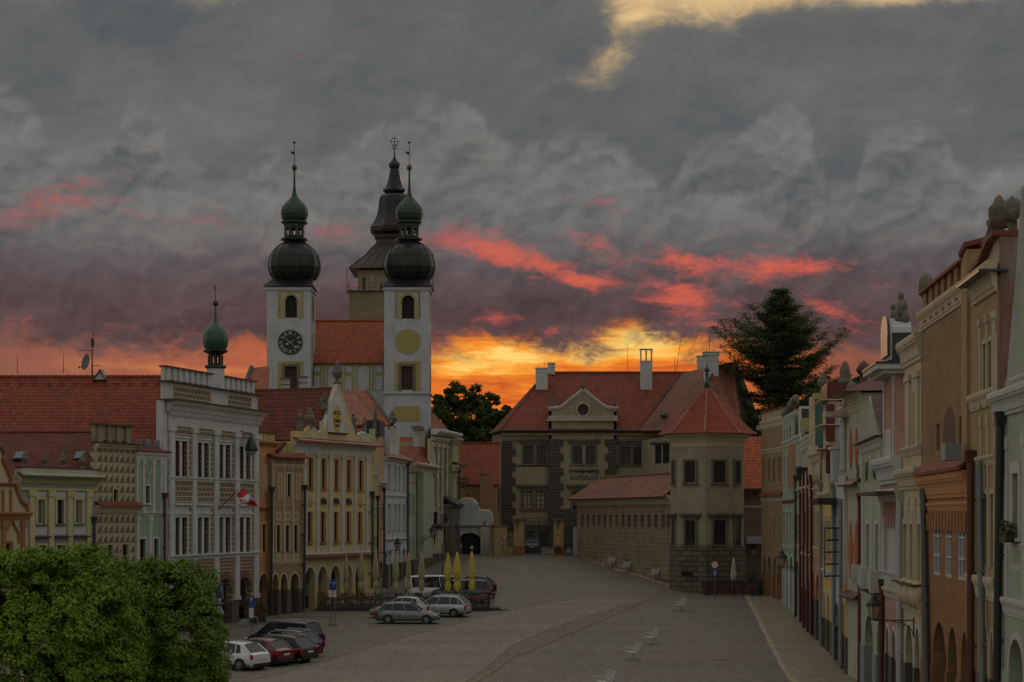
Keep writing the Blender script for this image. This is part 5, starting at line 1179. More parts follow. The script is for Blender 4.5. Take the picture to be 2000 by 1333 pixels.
for i in range(4):
    for j in range(9):
        t = j / 8; c0 = [(-1, -1), (1, -1), (1, 1), (-1, 1)]; p, q = c0[i], c0[(i + 1) % 4]
        f = lambda R_, y: Vector((hw(R_) * (p[0] + (q[0] - p[0]) * t), hw(R_) * (p[1] + (q[1] - p[1]) * t), zz(240 + y / 2.776)))
        m.path([Vector((v.x * .82 if v.x > 0 else v.x, v.y, v.z)) for v in (f(226, 811), f(181, 769), f(150, 739), f(131, 714), f(114, 689))], .06, 4)
m.build('seam_ribs', COPDG, r)
m = MB().tube((0, 0, zz(297)), (0, 0, zz(262)), .07, .04, 5)
for h, w_ in ((290, .45), (284, .5), (277, .8), (270, .35)): m.tube((-w_, 0, zz(h)), (w_, 0, zz(h)), .05, .05, 4)
for i in range(16):
    a_, b_ = i * math.pi / 8, (i + 1) * math.pi / 8
    for c_, ry in ((277, .55), (288, .3)): m.tube((ry * math.cos(a_), 0, zz(c_) + ry * math.sin(a_)), (ry * math.cos(b_), 0, zz(c_) + ry * math.sin(b_)), .045, .045, 4)
m.build('cross', IRON, r)

# ------------------------------------------------------------------ white gateway left of the castle
H = House('gateway', 'white scroll-topped gateway with dark arched doors and a small iron cross', 'gateway', 895, 206, 960, 206, zb=4.0)
g = [(895, 986), (897, 981), (903, 977), (913, 975.5), (922, 977), (929, 982), (932, 987), (932, 993), (936, 998), (943, 999), (951, 999), (957, 1001), (961, 1006), (961.5, 1012), (960, 1019), (957, 1027)]
H.arches.append((H.u(896.5), H.u(938.5), H.z(0, 1056), H.z(0, 1041))); H.zp = -.6
tp = [(max(0, min(H.W, H.at(a, b)[0])), H.at(a, b)[1]) for a, b in g]; H.wall(GREYW, tp, depth=1.2, t=.9, sides=False)
m = MB()
for a, b in zip(tp, tp[1:]): m.tube((a[0], .3, a[1]), (b[0], .3, b[1]), .22, .22, 6)
m.build('coping', plaster('stained white coping', (.50, .49, .45, 1), .8), H.root)
H.bx('ledge', STONE, 0, H.W, H.z(0, 1029), H.z(0, 1026.5), -.25, .01); H.bx('gate_pier', plaster('stained pier plaster', (.44, .42, .36, 1), .8), H.u(939), H.u(955), -.6, H.z(0, 1030), -.45, .0)
H.bx('gate_door', DARK, H.u(896), H.u(917.2), -.5, H.z(0, 1042), .5, .6); H.bx('gate_door', DARK, H.u(917.6), H.u(939), -.5, H.z(0, 1042), .5, .6)
for a, b, c, d in ((895.5, 901.5, 1062, 1071), (919, 924.5, 1067, 1073)): H.bx('paper_notice', SIGNW, H.u(a), H.u(b), H.z(0, d), H.z(0, c), .46, .49)
urn(H.root, H.u(947), -.2, H.z(0, 1026), .55); u = H.u(913.7)
MB().box(u - .04, u + .04, .1, .18, H.z(0, 976), H.z(0, 961)).box(u - .2, u + .2, .1, .179, H.z(0, 967.5), H.z(0, 966)).build('cross', IRON, H.root)
MB().slab([H.P(905, 977, 1), H.P(930, 981, 1), H.P(936, 990, 3.5), H.P(905, 986, 3.5)][::1], .1).build('roof', TILEC, H.root)
# beige house behind gateway
H = House('house', 'low beige house with a big faded red roof behind the white gateway', 'house', 888, 216, 972, 216, zb=4.0)
H.wall(BEIGE, h=H.z(0, 946), depth=9); MB().slab([H.P(880, 947, -.3), H.P(975, 947, -.3), H.P(975, 866, 5), H.P(880, 866, 5)], .15).build('roof', TILE, H.root); MB().tube(H.P(880, 866, 5), H.P(975, 866, 5), .14, .14, 6).build('ridge_cap', TILED, H.root)
H.bx('side_wing', BROWN, H.u(938.5), H.u(963), -.6, H.z(0, 928), -5.5, -.5); MB().box(H.u(936), H.u(952), -5.7, -4, H.z(0, 928), H.z(0, 923)).build('chimney', BROWN, H.root)
H.chimney(H.u(902), 0, H.z(0, 950), H.z(0, 936), .9, .5, BROWN, COPED); MB().tube(H.P(915, 951, -.4), H.P(915, 924, -.4), .03, .03, 4).build('lightning_rod', IRON, H.root)

# ------------------------------------------------------------------ castle
H = House('castle', 'buff castle with dark stone quoins, pedimented gable and big red hipped roof', 'castle', 982, 224, 1250, 224, zb=4.5)
Hz = lambda py, d=0: H.z(1000, py, d)
def dwin(a, b, c, d, t, bt, kind=GLASS, hood=True):
    """pair of stone-framed windows"""
    z1, z0 = Hz(t), Hz(bt)
    for p, q in ((a, b), (c, d)): H.win(H.u(p), H.u(q), z0, z1, frame=WOODD, glass=kind, bars=(1, 3), rec=.3, fw=.09)
    m = MB(); u0, u1 = H.u(a), H.u(d)
    m.box(u0 - .28, u0, -.08, .02, z0, z1).box(u1, u1 + .28, -.08, .02, z0, z1).box(u0 - .28, u1 + .28, -.082, .02, z1, z1 + .28).box(H.u(b) + .05, H.u(c) - .05, -.06, .25, z0, z1).box(u0 - .35, u1 + .35, -.2, .02, z0 - .18, z0 - .003)
    if hood: m.box(u0 - .7, u1 + .7, -.38, .02, z1 + .55, z1 + .80).box(u0 - .5, u1 + .5, -.2, .02, z1 + .28, z1 + .548)
    m.build('stone_window_frame', STONE, H.root)
dwin(1024, 1042, 1048, 1066, 871, 906); dwin(1213, 1231, 1237, 1255, 873, 908); dwin(1021, 1039, 1047, 1065, 960, 995, LANTG)
dwin(1028, 1045, 1050, 1068, 1037, 1075)
ze = Hz(846); H.pr = 0
H.W = (1330 - 982) * 224 / F
H.wall(CASTLE, h=ze, depth=14); H.band(ze - .9, .9, .7, CASTLE, u0=-.1); H.band(Hz(912), .2, .1, STONE, 'string_course')
# angled left face
m = MB(); A_, B_ = Vector((0, 0, 0)), Vector((H.u(961.5, 6), 6, 0)); m.poly([(0, 0, -1), (B_.x, 6, -1), (B_.x, 6, ze), (0, 0, ze)]).poly([(B_.x, 6, -1), (B_.x + 1, 14, -1), (B_.x + 1, 14, ze), (B_.x, 6, ze)]); m.build('side_wall', CASTLE, H.root)
for t, b_ in ((866, 908), (952, 994)):
    p, q = A_.lerp(B_, .35), A_.lerp(B_, .62); n = Vector((-6, -B_.x * -1, 0)); z0, z1 = Hz(b_), Hz(t); o = Vector((-.10, -.03, 0))
    w_ = MB().slab([p + o + Vector((0, 0, z0)), q + o + Vector((0, 0, z0)), q + o + Vector((0, 0, z1)), p + o + Vector((0, 0, z1))], .1).build('window', GLASS, H.root)
    MB().slab([p.lerp(q, -.3) + o * 1.5 + Vector((0, 0, z1)), q.lerp(p, -.3) + o * 1.5 + Vector((0, 0, z1)), q.lerp(p, -.3) + o * 4.5 + Vector((0, 0, z1 + .3)), p.lerp(q, -.3) + o * 4.5 + Vector((0, 0, z1 + .3))], .2).build('hood', STONE, w_)
# rusticated quoin strips with toothed edges
def quoin(a, b, t, bt, d=0.0, left=False, right=True):
    u0, u1, z0, z1 = H.u(a, d), H.u(b, d), Hz(bt, d), Hz(t, d); m = MB().box(u0, u1, d - .13, d + .01, z0, z1); n = int((z1 - z0) / .78)
    for i in range(n):
        if i % 2 == 0:
            zq = z0 + (z1 - z0) * i / n; h = (z1 - z0) / n
            if right: m.box(u1, u1 + .38, d - .125, d + .01, zq, zq + h)
            if left: m.box(u0 - .38, u0, d - .125, d + .01, zq, zq + h)
    m.build('rusticated_quoin', RUST, H.root)
quoin(979, 1000.5, 862, 1035)
H.bx('quoin_base', RUST, H.u(1072), H.u(1130), -1, Hz(994), -.75, .0)
# gabled projecting block
gd = -.6; u0, u1 = H.u(1072, gd), H.u(1204, gd); hz = lambda py: Hz(py, gd)
holes = [(H.u(1119, gd), H.u(1137.5, gd), hz(906), hz(871)), (H.u(1143.5, gd), H.u(1161.5, gd), hz(906), hz(871)), (H.u(1119, gd), H.u(1137.5, gd), hz(997), hz(960)), (H.u(1143.5, gd), H.u(1161.5, gd), hz(997), hz(960))]
gt = [(1072, 804), (1072, 800), (1092, 797), (1101, 791), (1137, 763), (1142, 763), (1178, 792), (1187, 797), (1204, 799), (1204, 804)]
out = [(u0, -1), (u1, -1)] + [(H.u(a, gd), hz(b)) for a, b in gt[::-1]]
loops = [out] + [[(a, c), (b, c), (b, d), (a, d)] for a, b, c, d in holes] + [[(H.u(1139, gd) + .62 * math.cos(-k * math.pi / 10), hz(801) + .62 * math.sin(-k * math.pi / 10)) for k in range(20)]]
flat = [p for l in loops for p in l]; m = MB().add([(a, gd, b) for a, b in flat], [tuple(t) for t in tessellate_polygon([[Vector((a, b, 0)) for a, b in l] for l in loops])])
for l in loops:
    n = len(l); m.add([(a, gd, b) for a, b in l] + [(a, gd + .55, b) for a, b in l], [(i, (i + 1) % n, n + (i + 1) % n, n + i) for i in range(n)])
m.build('gable_wall', CASTLE, H.root)
for a, b, c, d in holes:
    w_ = MB().box(a, b, gd + .3, gd + .35, c, d).build('window', GLASS, H.root); f = MB()
    for i in range(1, 4): f.box(a, b, gd + .24, gd + .3, c + (d - c) * i / 4 - .03, c + (d - c) * i / 4 + .03); f.box(a + (b - a) * i / 4 - .03, a + (b - a) * i / 4 + .03, gd + .25, gd + .3, c, d)
    f.build('frame', WOODD, w_)
for z1, z0 in ((hz(871), hz(906)), (hz(960), hz(997))):
    a, b = holes[0][0], holes[1][1]; m = MB().box(a - .28, a, gd - .08, gd + .02, z0, z1).box(b, b + .28, gd - .08, gd + .02, z0, z1).box(a - .28, b + .28, gd - .082, gd + .02, z1, z1 + .28).box(a - .35, b + .35, gd - .2, gd + .02, z0 - .18, z0 - .003).box(a - .7, b + .7, gd - .38, gd + .02, z1 + .55, z1 + .8)
    m.box(a - .5, b + .5, gd - .2, gd + .02, z1 + .28, z1 + .548); m.build('stone_window_frame', STONE, H.root)
# relief frieze, pediment mouldings, round window
m = MB().box(H.u(1113, gd), H.u(1168, gd), gd - .06, gd + .01, hz(937), hz(920)).box(H.u(1111, gd), H.u(1170, gd), gd - .3, gd + .01, hz(920), hz(917)); m.build('relief_panel', STONE, H.root)
fr = MB()
for i in range(12): fr.ball((H.u(1116 + i * 4.4, gd), gd - .06, hz(928) + .12 * math.sin(i * 2.1)), .16, .08, .24 + .1 * math.sin(i), 7, 5)
fr.build('carved_relief', plaster('worn relief plaster', (.30, .27, .21, 1), .6), H.root, smooth=True)
m = MB()
P_ = [(H.u(a, gd), hz(b)) for a, b in ((1070, 799), (1094, 797), (1102, 791), (1139, 762), (1176, 791), (1185, 797), (1207, 798.5))]
for a, b in zip(P_, P_[1:]): m.tube((a[0], gd + .1, a[1]), (b[0], gd + .1, b[1]), .26, .26, 6)
m.box(u0 - .25, u1 + .25, gd - .32, gd + .01, hz(823), hz(820)); m.box(u0 - .1, u1 + .1, gd - .12, gd + .012, hz(820), hz(812)); m.build('pediment_moulding', plaster('pediment pale plaster', (.42, .38, .29, 1), .5), H.root)
MB().prism([(H.u(a, gd), hz(b)) for a, b in ((1080, 811), (1080, 800), (1100, 796), (1139, 768), (1178, 796), (1200, 800), (1200, 811))][::-1] , gd - .03, gd + .01) if 0 else None
c = (H.u(1139, gd), hz(801)); m = MB()
for i in range(24):
    a, b = i * math.pi / 12, (i + 1) * math.pi / 12; m.tube((c[0] + .74 * math.cos(a), gd - .02, c[1] + .74 * math.sin(a)), (c[0] + .74 * math.cos(b), gd - .02, c[1] + .74 * math.sin(b)), .13, .13, 5)
m.build('round_window_frame', plaster('pediment pale plaster', (.42, .38, .29, 1), .5), H.root); MB().prism([(c[0] + .66 * math.cos(i * math.pi / 12), c[1] + .66 * math.sin(i * math.pi / 12)) for i in range(24)], gd + .3, gd + .35).build('round_window', WOODR, H.root)
MB().box(u0, u0 + .3, gd, .3, -1, hz(804)).box(u1 - .3, u1, gd, .3, -1, hz(804)).build('gable_return', CASTLE, H.root)
for p, t in ((1078, 780), (1137.5, 747), (1200, 780)): urn(H.root, H.u(p, gd), gd + .3, hz({1078: 799, 1137.5: 763, 1200: 798}[p]), 1.0)
quoin(1072, 1094, 858, 1015, gd); quoin(1188, 1204, 858, 990, gd, left=True, right=False)
MB().slab([(u0, gd + .5, hz(800)), (H.u(1139, gd), gd + .5, hz(764)), (H.u(1139, gd), 5, hz(764)), (u0, 5, hz(800))], .12).slab([(u1, gd + .5, hz(800)), (H.u(1139, gd), gd + .5, hz(764)), (H.u(1139, gd), 5, hz(764)), (u1, 5, hz(800))], .12).build('gable_roof', TILEC, H.root)
# main roof: hip at left, ridge to the right
L_ = lambda px, py, d: Vector(H.P(px, py, d))
dr = 8.0
e0, e1, e2 = L_(957, 846, 5.5), L_(976, 842, -.9), L_(1336, 842, -.9); r0, r1 = L_(1064, 729, dr), L_(1400, 729, dr)
H.ze = e1.z; e0.z = e1.z; e2.z = e1.z; r1.z = r0.z; e3 = Vector((e0.x + 1, 16, e1.z)); e4 = Vector((e2.x, 16, e1.z))
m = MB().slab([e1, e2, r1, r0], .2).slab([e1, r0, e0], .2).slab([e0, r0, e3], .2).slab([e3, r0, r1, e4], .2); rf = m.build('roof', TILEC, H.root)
m = MB().tube(r0, r1, .16, .16, 6).tube(e1, r0, .13, .13, 6)
for i in range(60): c_ = r0.lerp(r1, i / 60); m.ball((c_.x, c_.y, c_.z + .12), .15, .15, .12, 5, 3)
m.build('ridge_cap', TILEC, rf); MB().tube(e1 + Vector((-.1, -.1, 0)), e2 + Vector((0, -.1, 0)), .13, .13, 6).tube(e0, e1, .13, .13, 6).build('gutter', IRON, rf)
for p, y0, y1, w_, d, op in ((1058, 762, 721, 1.35, 5.7, 0), (1077, 732, 711, .8, 8, 0), (1262, 762, 684, 1.35, 5.8, 1.25), (1370, 735, 697, 1.0, 8, 0)):
    H.chimney(H.u(p, d), d, Hz(y0, d), Hz(y1, d), w_, .9, plaster('chimney whitewash', (.50, .50, .50, 1), .4), open_=op)
m = MB()
for p, t, b_ in ((1226, 672, 728), (1318, 695, 728), (1331, 655, 728)): m.tube(L_(p if p != 1331 else 1320, b_, dr), L_(p, t, dr), .035, .025, 4)
m.tube(L_(1064, 717, 6), L_(1064, 706, 6), .03, .03, 4).tube(L_(1060, 711, 6), L_(1070, 712, 6), .03, .03, 4); m.build('lightning_rod', IRON, H.root)
MB().slab([L_(1257, 802, 3), L_(1264, 802, 3), L_(1264, 793, 3.6), L_(1257, 793, 3.6)], .4).build('roof_hatch', BLACKP, rf)

# right wing running toward the square
r = tag(empty('castle_wing', pt(1300, 1000, 215)), 'castle wing with orange-brown roof coming forward behind the octagonal tower', 'castle'); 
child(pxquad(MB(), [(1247, 842, 223.5), (1330, 840, 207), (1400, 712, 212), (1331, 730, 231.8)], .2), 'roof', TILEW, r)
child(pxquad(MB(), [(1330, 842, 206), (1452, 860, 206), (1432, 707, 214), (1400, 713, 212)], .2), 'roof', TILEW, r)
child(pxquad(MB(), [(1452, 860, 206), (1500, 862, 216), (1440, 709, 216), (1432, 707, 214)], .2), 'roof', BROOF, r)
child(MB().tube(pt(1331, 730, 231.6), pt(1247, 842, 223.3), .14, .14, 5), 'valley_gutter', IRON, r)
wa, wb = pt(1252, 848, 224), pt(1338, 848, 206); n = (wb - wa).cross(Vector((0, 0, 1))).normalized()
m = MB(); m.poly([(wa.x, wa.y, 3), (wb.x, wb.y, 3), (wb.x, wb.y, wb.z), (wa.x, wa.y, wb.z)]); m.poly([(wb.x, wb.y, 3), (pt(1500, 0, 207).x, 207, 3), (pt(1500, 0, 207).x, 207, wb.z - .3), (wb.x, wb.y, wb.z)]); child(m, 'wall', CASTLE, r)
for a_, b_ in ((.36, .48), (.54, .66), (.76, .86)):
    for t, bt in ((868, 905), (955, 995)):
        p, q = wa.lerp(wb, a_), wa.lerp(wb, b_); yz = lambda py: CZ + (HY - py) * p.y / F
        o = Vector((-.10, -.05, 0)); w_ = child(MB().slab([Vector((p.x, p.y, yz(bt))) + o, Vector((q.x, q.y, yz(bt))) + o, Vector((q.x, q.y, yz(t))) + o, Vector((p.x, p.y, yz(t))) + o], .1), 'window', GLASS, r)
        child(MB().slab([Vector((p.x, p.y, yz(t) + .05)) + o * 2 - (q - p) * .2, Vector((q.x, q.y, yz(t) + .05)) + o * 2 + (q - p) * .2, Vector((q.x, q.y, yz(t) + .3)) + o * 5 + (q - p) * .2, Vector((p.x, p.y, yz(t) + .3)) + o * 5 - (q - p) * .2], .2), 'hood', STONE, r)
m = MB(); p = pt(1389, 735, 212); m.box(p.x - .72, p.x + .72, 211.3, 212.9, pt(0, 760, 212).z, pt(0, 690, 212).z); child(m, 'chimney', plaster('chimney whitewash', (.5, .5, .5, 1), .4), r)
m = MB(); m.box(p.x - .85, p.x + .85, 211.2, 213, pt(0, 695, 212).z, pt(0, 692, 212).z).box(p.x - .9, p.x + .9, 211.15, 213.05, pt(0, 690, 212).z, pt(0, 688, 212).z); child(m, 'chimney_cap', WHITE, r)
child(MB().tube(pt(1386, 690, 212), pt(1386, 661, 212), .04, .03, 4), 'lightning_rod', IRON, r); child(pxquad(MB(), [(1288, 812, 217), (1299, 811, 215), (1296, 803, 217), (1290, 803, 219)], .3), 'roof_hatch', BLACKP, r)

# octagonal corner tower
Yc = 168.5; s = Yc / F; bz = gz(166); r = tag(empty('corner_tower', ((1381 - 1000) * s, Yc, bz)), 'octagonal castle corner tower with pointed red roof and dark rusticated base', 'tower')
Rr = 71.5 * s; rt = R(-90 - 8.5); of = Yc - 3.1; sf = of / F; zf = lambda py: CZ + (HY - py) * sf - bz
MB().lathe([(Rr, zf(1066)), (Rr, zf(868))], 0, 0, 8, rt).build('tower_wall', TOWERW, r)
MB().lathe([(Rr + .012, zf(872)), (Rr + .012, zf(866)), (Rr * 1.02, zf(862)), (Rr * 1.07, zf(856)), (Rr * 1.17, zf(850)), (Rr * 1.22, zf(847))], 0, 0, 8, rt).build('cove_cornice', CRTRIM, r)
MB().lathe([(Rr * 1.035, -1), (Rr * 1.035, zf(1068)), (Rr * 1.0, zf(1064))], 0, 0, 8, rt).build('rusticated_base', RUSTB, r)
ap = (0, 0, CZ + (HY - 752) * s - bz); re = Rr * 1.34
rp = [Vector((re * math.cos(rt + i * math.pi / 4), re * math.sin(rt + i * math.pi / 4), zf(846))) for i in range(8)]; m = MB(); mid = [p.lerp(Vector(ap), .12) - Vector((0, 0, .18)) for p in rp]
for i in range(8): m.add([rp[i], rp[(i + 1) % 8], mid[(i + 1) % 8], mid[i]], [(0, 1, 2, 3)]); m.add([mid[i], mid[(i + 1) % 8], ap], [(0, 1, 2)])
m.poly(rp); rf = m.build('roof', tiles('tower tiles', (.29, .05, .02, 1), moss=.1, h=.26), r)
m = MB()
for i in range(8):
    m.tube(rp[i], mid[i], .09, .09, 5); m.tube(mid[i], ap, .09, .06, 5)
m.build('hip_cap', tiles('hip tiles pale', (.36, .17, .11, 1), moss=.4), rf)
MB().lathe([(.30, ap[2] - .25), (.12, ap[2] + .4), (.07, ap[2] + .8), (.18, ap[2] + .85), (.05, ap[2] + 1.0), (.22, ap[2] + 1.15), (.24, ap[2] + 1.3), (.1, ap[2] + 1.5), (.03, ap[2] + 1.6), (.02, ap[2] + 3.2)], 0, 0, 8).build('finial', COPG, r, smooth=True)
def octwin(fi, frac, wdt, t, bt, hood, glass):
    a, b = rt + fi * math.pi / 4, rt + (fi + 1) * math.pi / 4; A_, B_ = Vector((Rr * math.cos(a), Rr * math.sin(a))), Vector((Rr * math.cos(b), Rr * math.sin(b)))
    c = A_.lerp(B_, frac); ang = math.atan2((B_ - A_).y, (B_ - A_).x); z0, z1 = zf(bt), zf(t)
    w_ = empty('window', (c.x, c.y, 0), ang, r); h = wdt / 2
    MB().box(-h, h, -.05, -.04 + .02, z0, z1).build('pane', glass, w_)
    MB().box(-h - .18, -h, -.14, .02, z0 - .1, z1).box(h, h + .18, -.14, .02, z0 - .1, z1).box(-h - .18, h + .18, -.142, .02, z1, z1 + .18).box(-h - .25, h + .25, -.2, .02, z0 - .2, z0 - .1).build('stone_frame', STONE, w_)
    if hood:
        MB().box(-h - .55, h + .55, -.42, .02, z1 + .42, z1 + .60).box(-h - .3, h + .3, -.22, .02, z1 + .18, z1 + .42).build('hood', STONE, w_)
        MB().box(-.05, .05, -.08, -.045, z0, z1).box(-h, h, -.08, -.046, z0 + (z1 - z0) * .62, z0 + (z1 - z0) * .62 + .08).build('mullion', WOODD, w_)
        m = MB(); rnd = random.Random(fi)
        for k in range(16): m.ball((-h + 2 * h * rnd.random(), -.1, z0 + rnd.random() * .28), .09, .07, .09, 5, 4, .4, k)
        m.build('window_plants', plain('window plants green', (.03, .045, .015, 1), .8), w_)
for fi, fr, w_ in ((6, .42, .5), (7, .44, .9), (0, .52, 1.0), (1, .40, .95)):
    octwin(fi, fr, w_, 901, 942, False, LOUV); octwin(fi, fr, w_, 1017, 1063, True, glassmat())
MB().box(pt(1340, 0, of).x - r.location.x - .35, pt(1347, 0, of).x - r.location.x + .25, -3.35, -3.0, zf(1125), zf(1117)).build('base_vent', DARK, r)

# castle wall along the rise
H = House('castle_wall', 'long buff castle wall pierced by small slots under a red tiled roof', 'wall', 1127, 202.5, 1312, 173.5, zb=2.6); CW = H
xs = (1138, 1149, 1160, 1170.5, 1181.5, 1193, 1205, 1217, 1229, 1241.5, 1254.5, 1268, 1281.5, 1295.5, 1306)
for p in xs:
    a, b = H.u(p - 1.6 - (p - 1138) * .006), H.u(p + 1.6 + (p - 1138) * .006); z1, z0 = H.z(1295, 1006), H.z(1295, 1029); H.holes.append((a, b, z0, z1, False))
    MB().box(a - .1, a, -.03, .02, z0 - .1, z1 + .1).box(b, b + .1, -.03, .02, z0 - .1, z1 + .1).box(a, b, -.031, .02, z1, z1 + .1).box(a, b, -.031, .02, z0 - .1, z0).build('slot_frame', STONE, H.root)
    MB().box(a, b, .5, .55, z0, z1).build('slot_shutter', WOODD, H.root)
zt = H.z(1300, 984); H.wall(WALLW, h=zt, depth=3.0, t=.6, lo=-2.5)
H.band(zt - .05, .8, .5, CRTRIM, u0=-.3, u1=H.W); 
H.ridge_roof(TILEW, zt + .62, H.z(1300, 926, 2.0), d0=.2, dr=2.0, d1=4.0, over=1.0, u0=-.9, u1=H.W - .1, hipl=2.6)
H.bx('buttress_base', plaster('crumbled wall base', (.13, .11, .08, 1), .8), 0, H.W, -2.6, -.2, -.10, .0)

# red roofed building between the tower and the right row
H = House('house', 'low brown house with bright red roof between the octagonal tower and the right row', 'house', 1440, 176, 1500, 176)
H.wall(brickmat('brown coursed render', (.17, .12, .09), (.15, .105, .08), (.20, .16, .12), 1.6, .5, .02, stain=.4), h=H.z(1460, 956), depth=8)
MB().slab([H.P(1436, 955, -.5), H.P(1500, 955, -.5), H.P(1500, 853, 5), H.P(1436, 853, 5)], .2).build('roof', TILEN, H.root); H.bx('gutter', IRON, -.3, H.W, H.z(1460, 960), H.z(1460, 955), -.75, -.4)
H.band(H.z(1460, 992), .18, .1, TRIM, 'string_course'); H.bx('awning', plain('pale violet awning', (.36, .36, .46, 1), .8), H.u(1456), H.u(1492), H.z(1460, 1062), H.z(1460, 1048), -1.1, .0)
wall_lantern(H.root.matrix_basis @ Vector((H.u(1490), -.5, H.z(1460, 1086))), .95, .95, 'lantern on a curled bracket over the dark red terrace fence', side=(-1, -.15))

# castle gate and forecourt
H = House('castle_gate', 'wrought iron castle gate between two ochre pillars', 'gate', 1004.5, 205, 1120, 204.3, zb=4.0)
gz0 = -.4
for a, b in ((1005, 1024), (1082, 1101.5)):
    p_ = MB().box(H.u(a), H.u(b), -.5, .5, .9, H.z(1010, 1017)).build('pillar', GATEY, H.root); MB().box(H.u(a) - .03, H.u(b) + .03, -.53, .53, gz0, .9).build('plinth', ORTRIM, p_); MB().box(H.u(a) - .15, H.u(b) + .15, -.65, .65, H.z(1010, 1017), H.z(1010, 1013)).build('cap', STONE, p_)
m = MB(); a, b = H.u(1024), H.u(1082); zt = H.z(1050, 1019)
n = 26
for i in range(n + 1): x = a + (b - a) * i / n; m.tube((x, 0, gz0 + .4), (x, 0, zt), .022, .022, 4)
for z in (gz0 + .5, 1.3, 2.3, zt): m.box(a, b, -.03, .03, z - .03, z + .03)
m.box((a + b) / 2 - .06, (a + b) / 2 + .06, -.06, .06, gz0 + .3, zt + .1)
for i in range(12): x = a + (b - a) * (i + .5) / 12; m.path([Vector((x + .14 * math.cos(t * .9), 0, zt + .17 + .13 * math.sin(t * .9))) for t in range(8)], .02, 4)
m.box(a, b, -.03, .03, zt + .32, zt + .36)
for i in range(5): x = (a + b) / 2 + (i - 2) * .22; m.tube((x, 0, zt + .34), (x + (i - 2) * .1, 0, zt + .75 - abs(i - 2) * .12), .02, .008, 4)
m.build('gate_leaf', IRON, H.root)
m = MB(); a, b = H.u(1102), H.u(1120)
for i in range(10): x = a + (b - a) * i / 9; m.tube((x, 0, 0), (x, 0, H.z(1110, 1034)), .02, .02, 4)
for z in (.2, 1.3, H.z(1110, 1040)): m.box(a, b, -.025, .025, z - .02, z + .02)
m.build('side_gate', IRON, H.root)
p_ = MB().box(H.u(1120), H.u(1129), -.3, .3, gz0, H.z(1120, 1030)).build('pillar', TRIM, H.root); p_['label'] = 'slim grey pillar of the side gate'; MB().box(H.u(1120) - .06, H.u(1129) + .06, -.36, .36, H.z(1120, 1030), H.z(1120, 1028)).build('cap', STONE, p_)
MB().box(H.u(1087), H.u(1095), -.56, -.5, H.z(1090, 1062), H.z(1090, 1040)).build('yellow_plaque', YSIGN, H.root)
MB().lathe([(.14, 0), (.1, .1)], H.u(1091), -.57, 6).build('plaque_crest', BLACKP, H.root, loc=(0, 0, H.z(1090, 1046)))
MB().box(H.u(1084.5), H.u(1097), -.8, -.5, H.z(1090, 1078), H.z(1090, 1069)).box(H.u(1087), H.u(1095), -.75, -.5, H.z(1090, 1069), H.z(1090, 1067)).build('letter_box', BLACKP, H.root)
for i_, (p, lb) in enumerate(((1012, 'small lantern on the left ochre gate pillar'), (1090, 'small lantern on the right ochre gate pillar above the yellow plaque'))):
    q = H.root.matrix_basis @ Vector((H.u(p), -.5, H.z(1010, 1023))); l = wall_lantern(q, .35, .6, lb, side=(0, -1))
# low wall left of the gate
H = House('forecourt_wall', 'ochre forecourt wall stepping down to a low railing, left of the castle gate', 'wall', 964, 203.5, 1005, 205, zb=4.0)
H.bx('wall_panel', GATEY, 0, H.u(988), -.5, H.z(975, 1029), -.2, .3); MB().box(-.1, H.u(989), -.3, .4, H.z(975, 1029), H.z(975, 1026)).build('coping', STONE, H.root)
H.bx('low_wall', GATEY, H.u(988), H.W, -.5, H.z(995, 1069), -.15, .3)
m = MB()
for i in range(9): x = H.u(989) + (H.W - H.u(989)) * i / 8; m.tube((x, .05, H.z(995, 1069)), (x, .05, H.z(995, 1034)), .02, .02, 4)
m.box(H.u(988), H.W, .03, .07, H.z(995, 1038), H.z(995, 1036)); m.build('railing', IRON, H.root)
m = MB()
for i in range(6): m.tube((.3 + i * .45, -1.2, 0), (.3 + i * .45, -1.2, H.z(975, 1064) - i * .07), .02, .02, 4)
m.tube((.2, -1.2, H.z(975, 1064)), (2.7, -1.2, H.z(975, 1068)), .03, .03, 5); m.build('handrail', IRON, H.root)
H.root; c_ = (H.u(982), H.z(975, 1050)); sg = MB().prism([(c_[0] + .27 * math.cos(k * math.pi / 10), c_[1] + .27 * math.sin(k * math.pi / 10)) for k in range(20)], -.26, -.2).build('round_sign', SIGNR, H.root)
MB().prism([(c_[0] + .19 * math.cos(k * math.pi / 10), c_[1] + .19 * math.sin(k * math.pi / 10)) for k in range(20)], -.27, -.2).build('sign_face', SIGNW, sg); MB().box(c_[0] - .1, c_[0] + .1, -.28, -.27, c_[1] - .06, c_[1] + .04).box(c_[0] - .06, c_[0] + .06, -.279, -.27, c_[1] + .04, c_[1] + .09).build('sign_pictogram', SIGNR, sg)
# ------------------------------------------------------------------ RIGHT ROW, far to near
G = 'arcaded burgher houses of the right row'
House.PK = .32
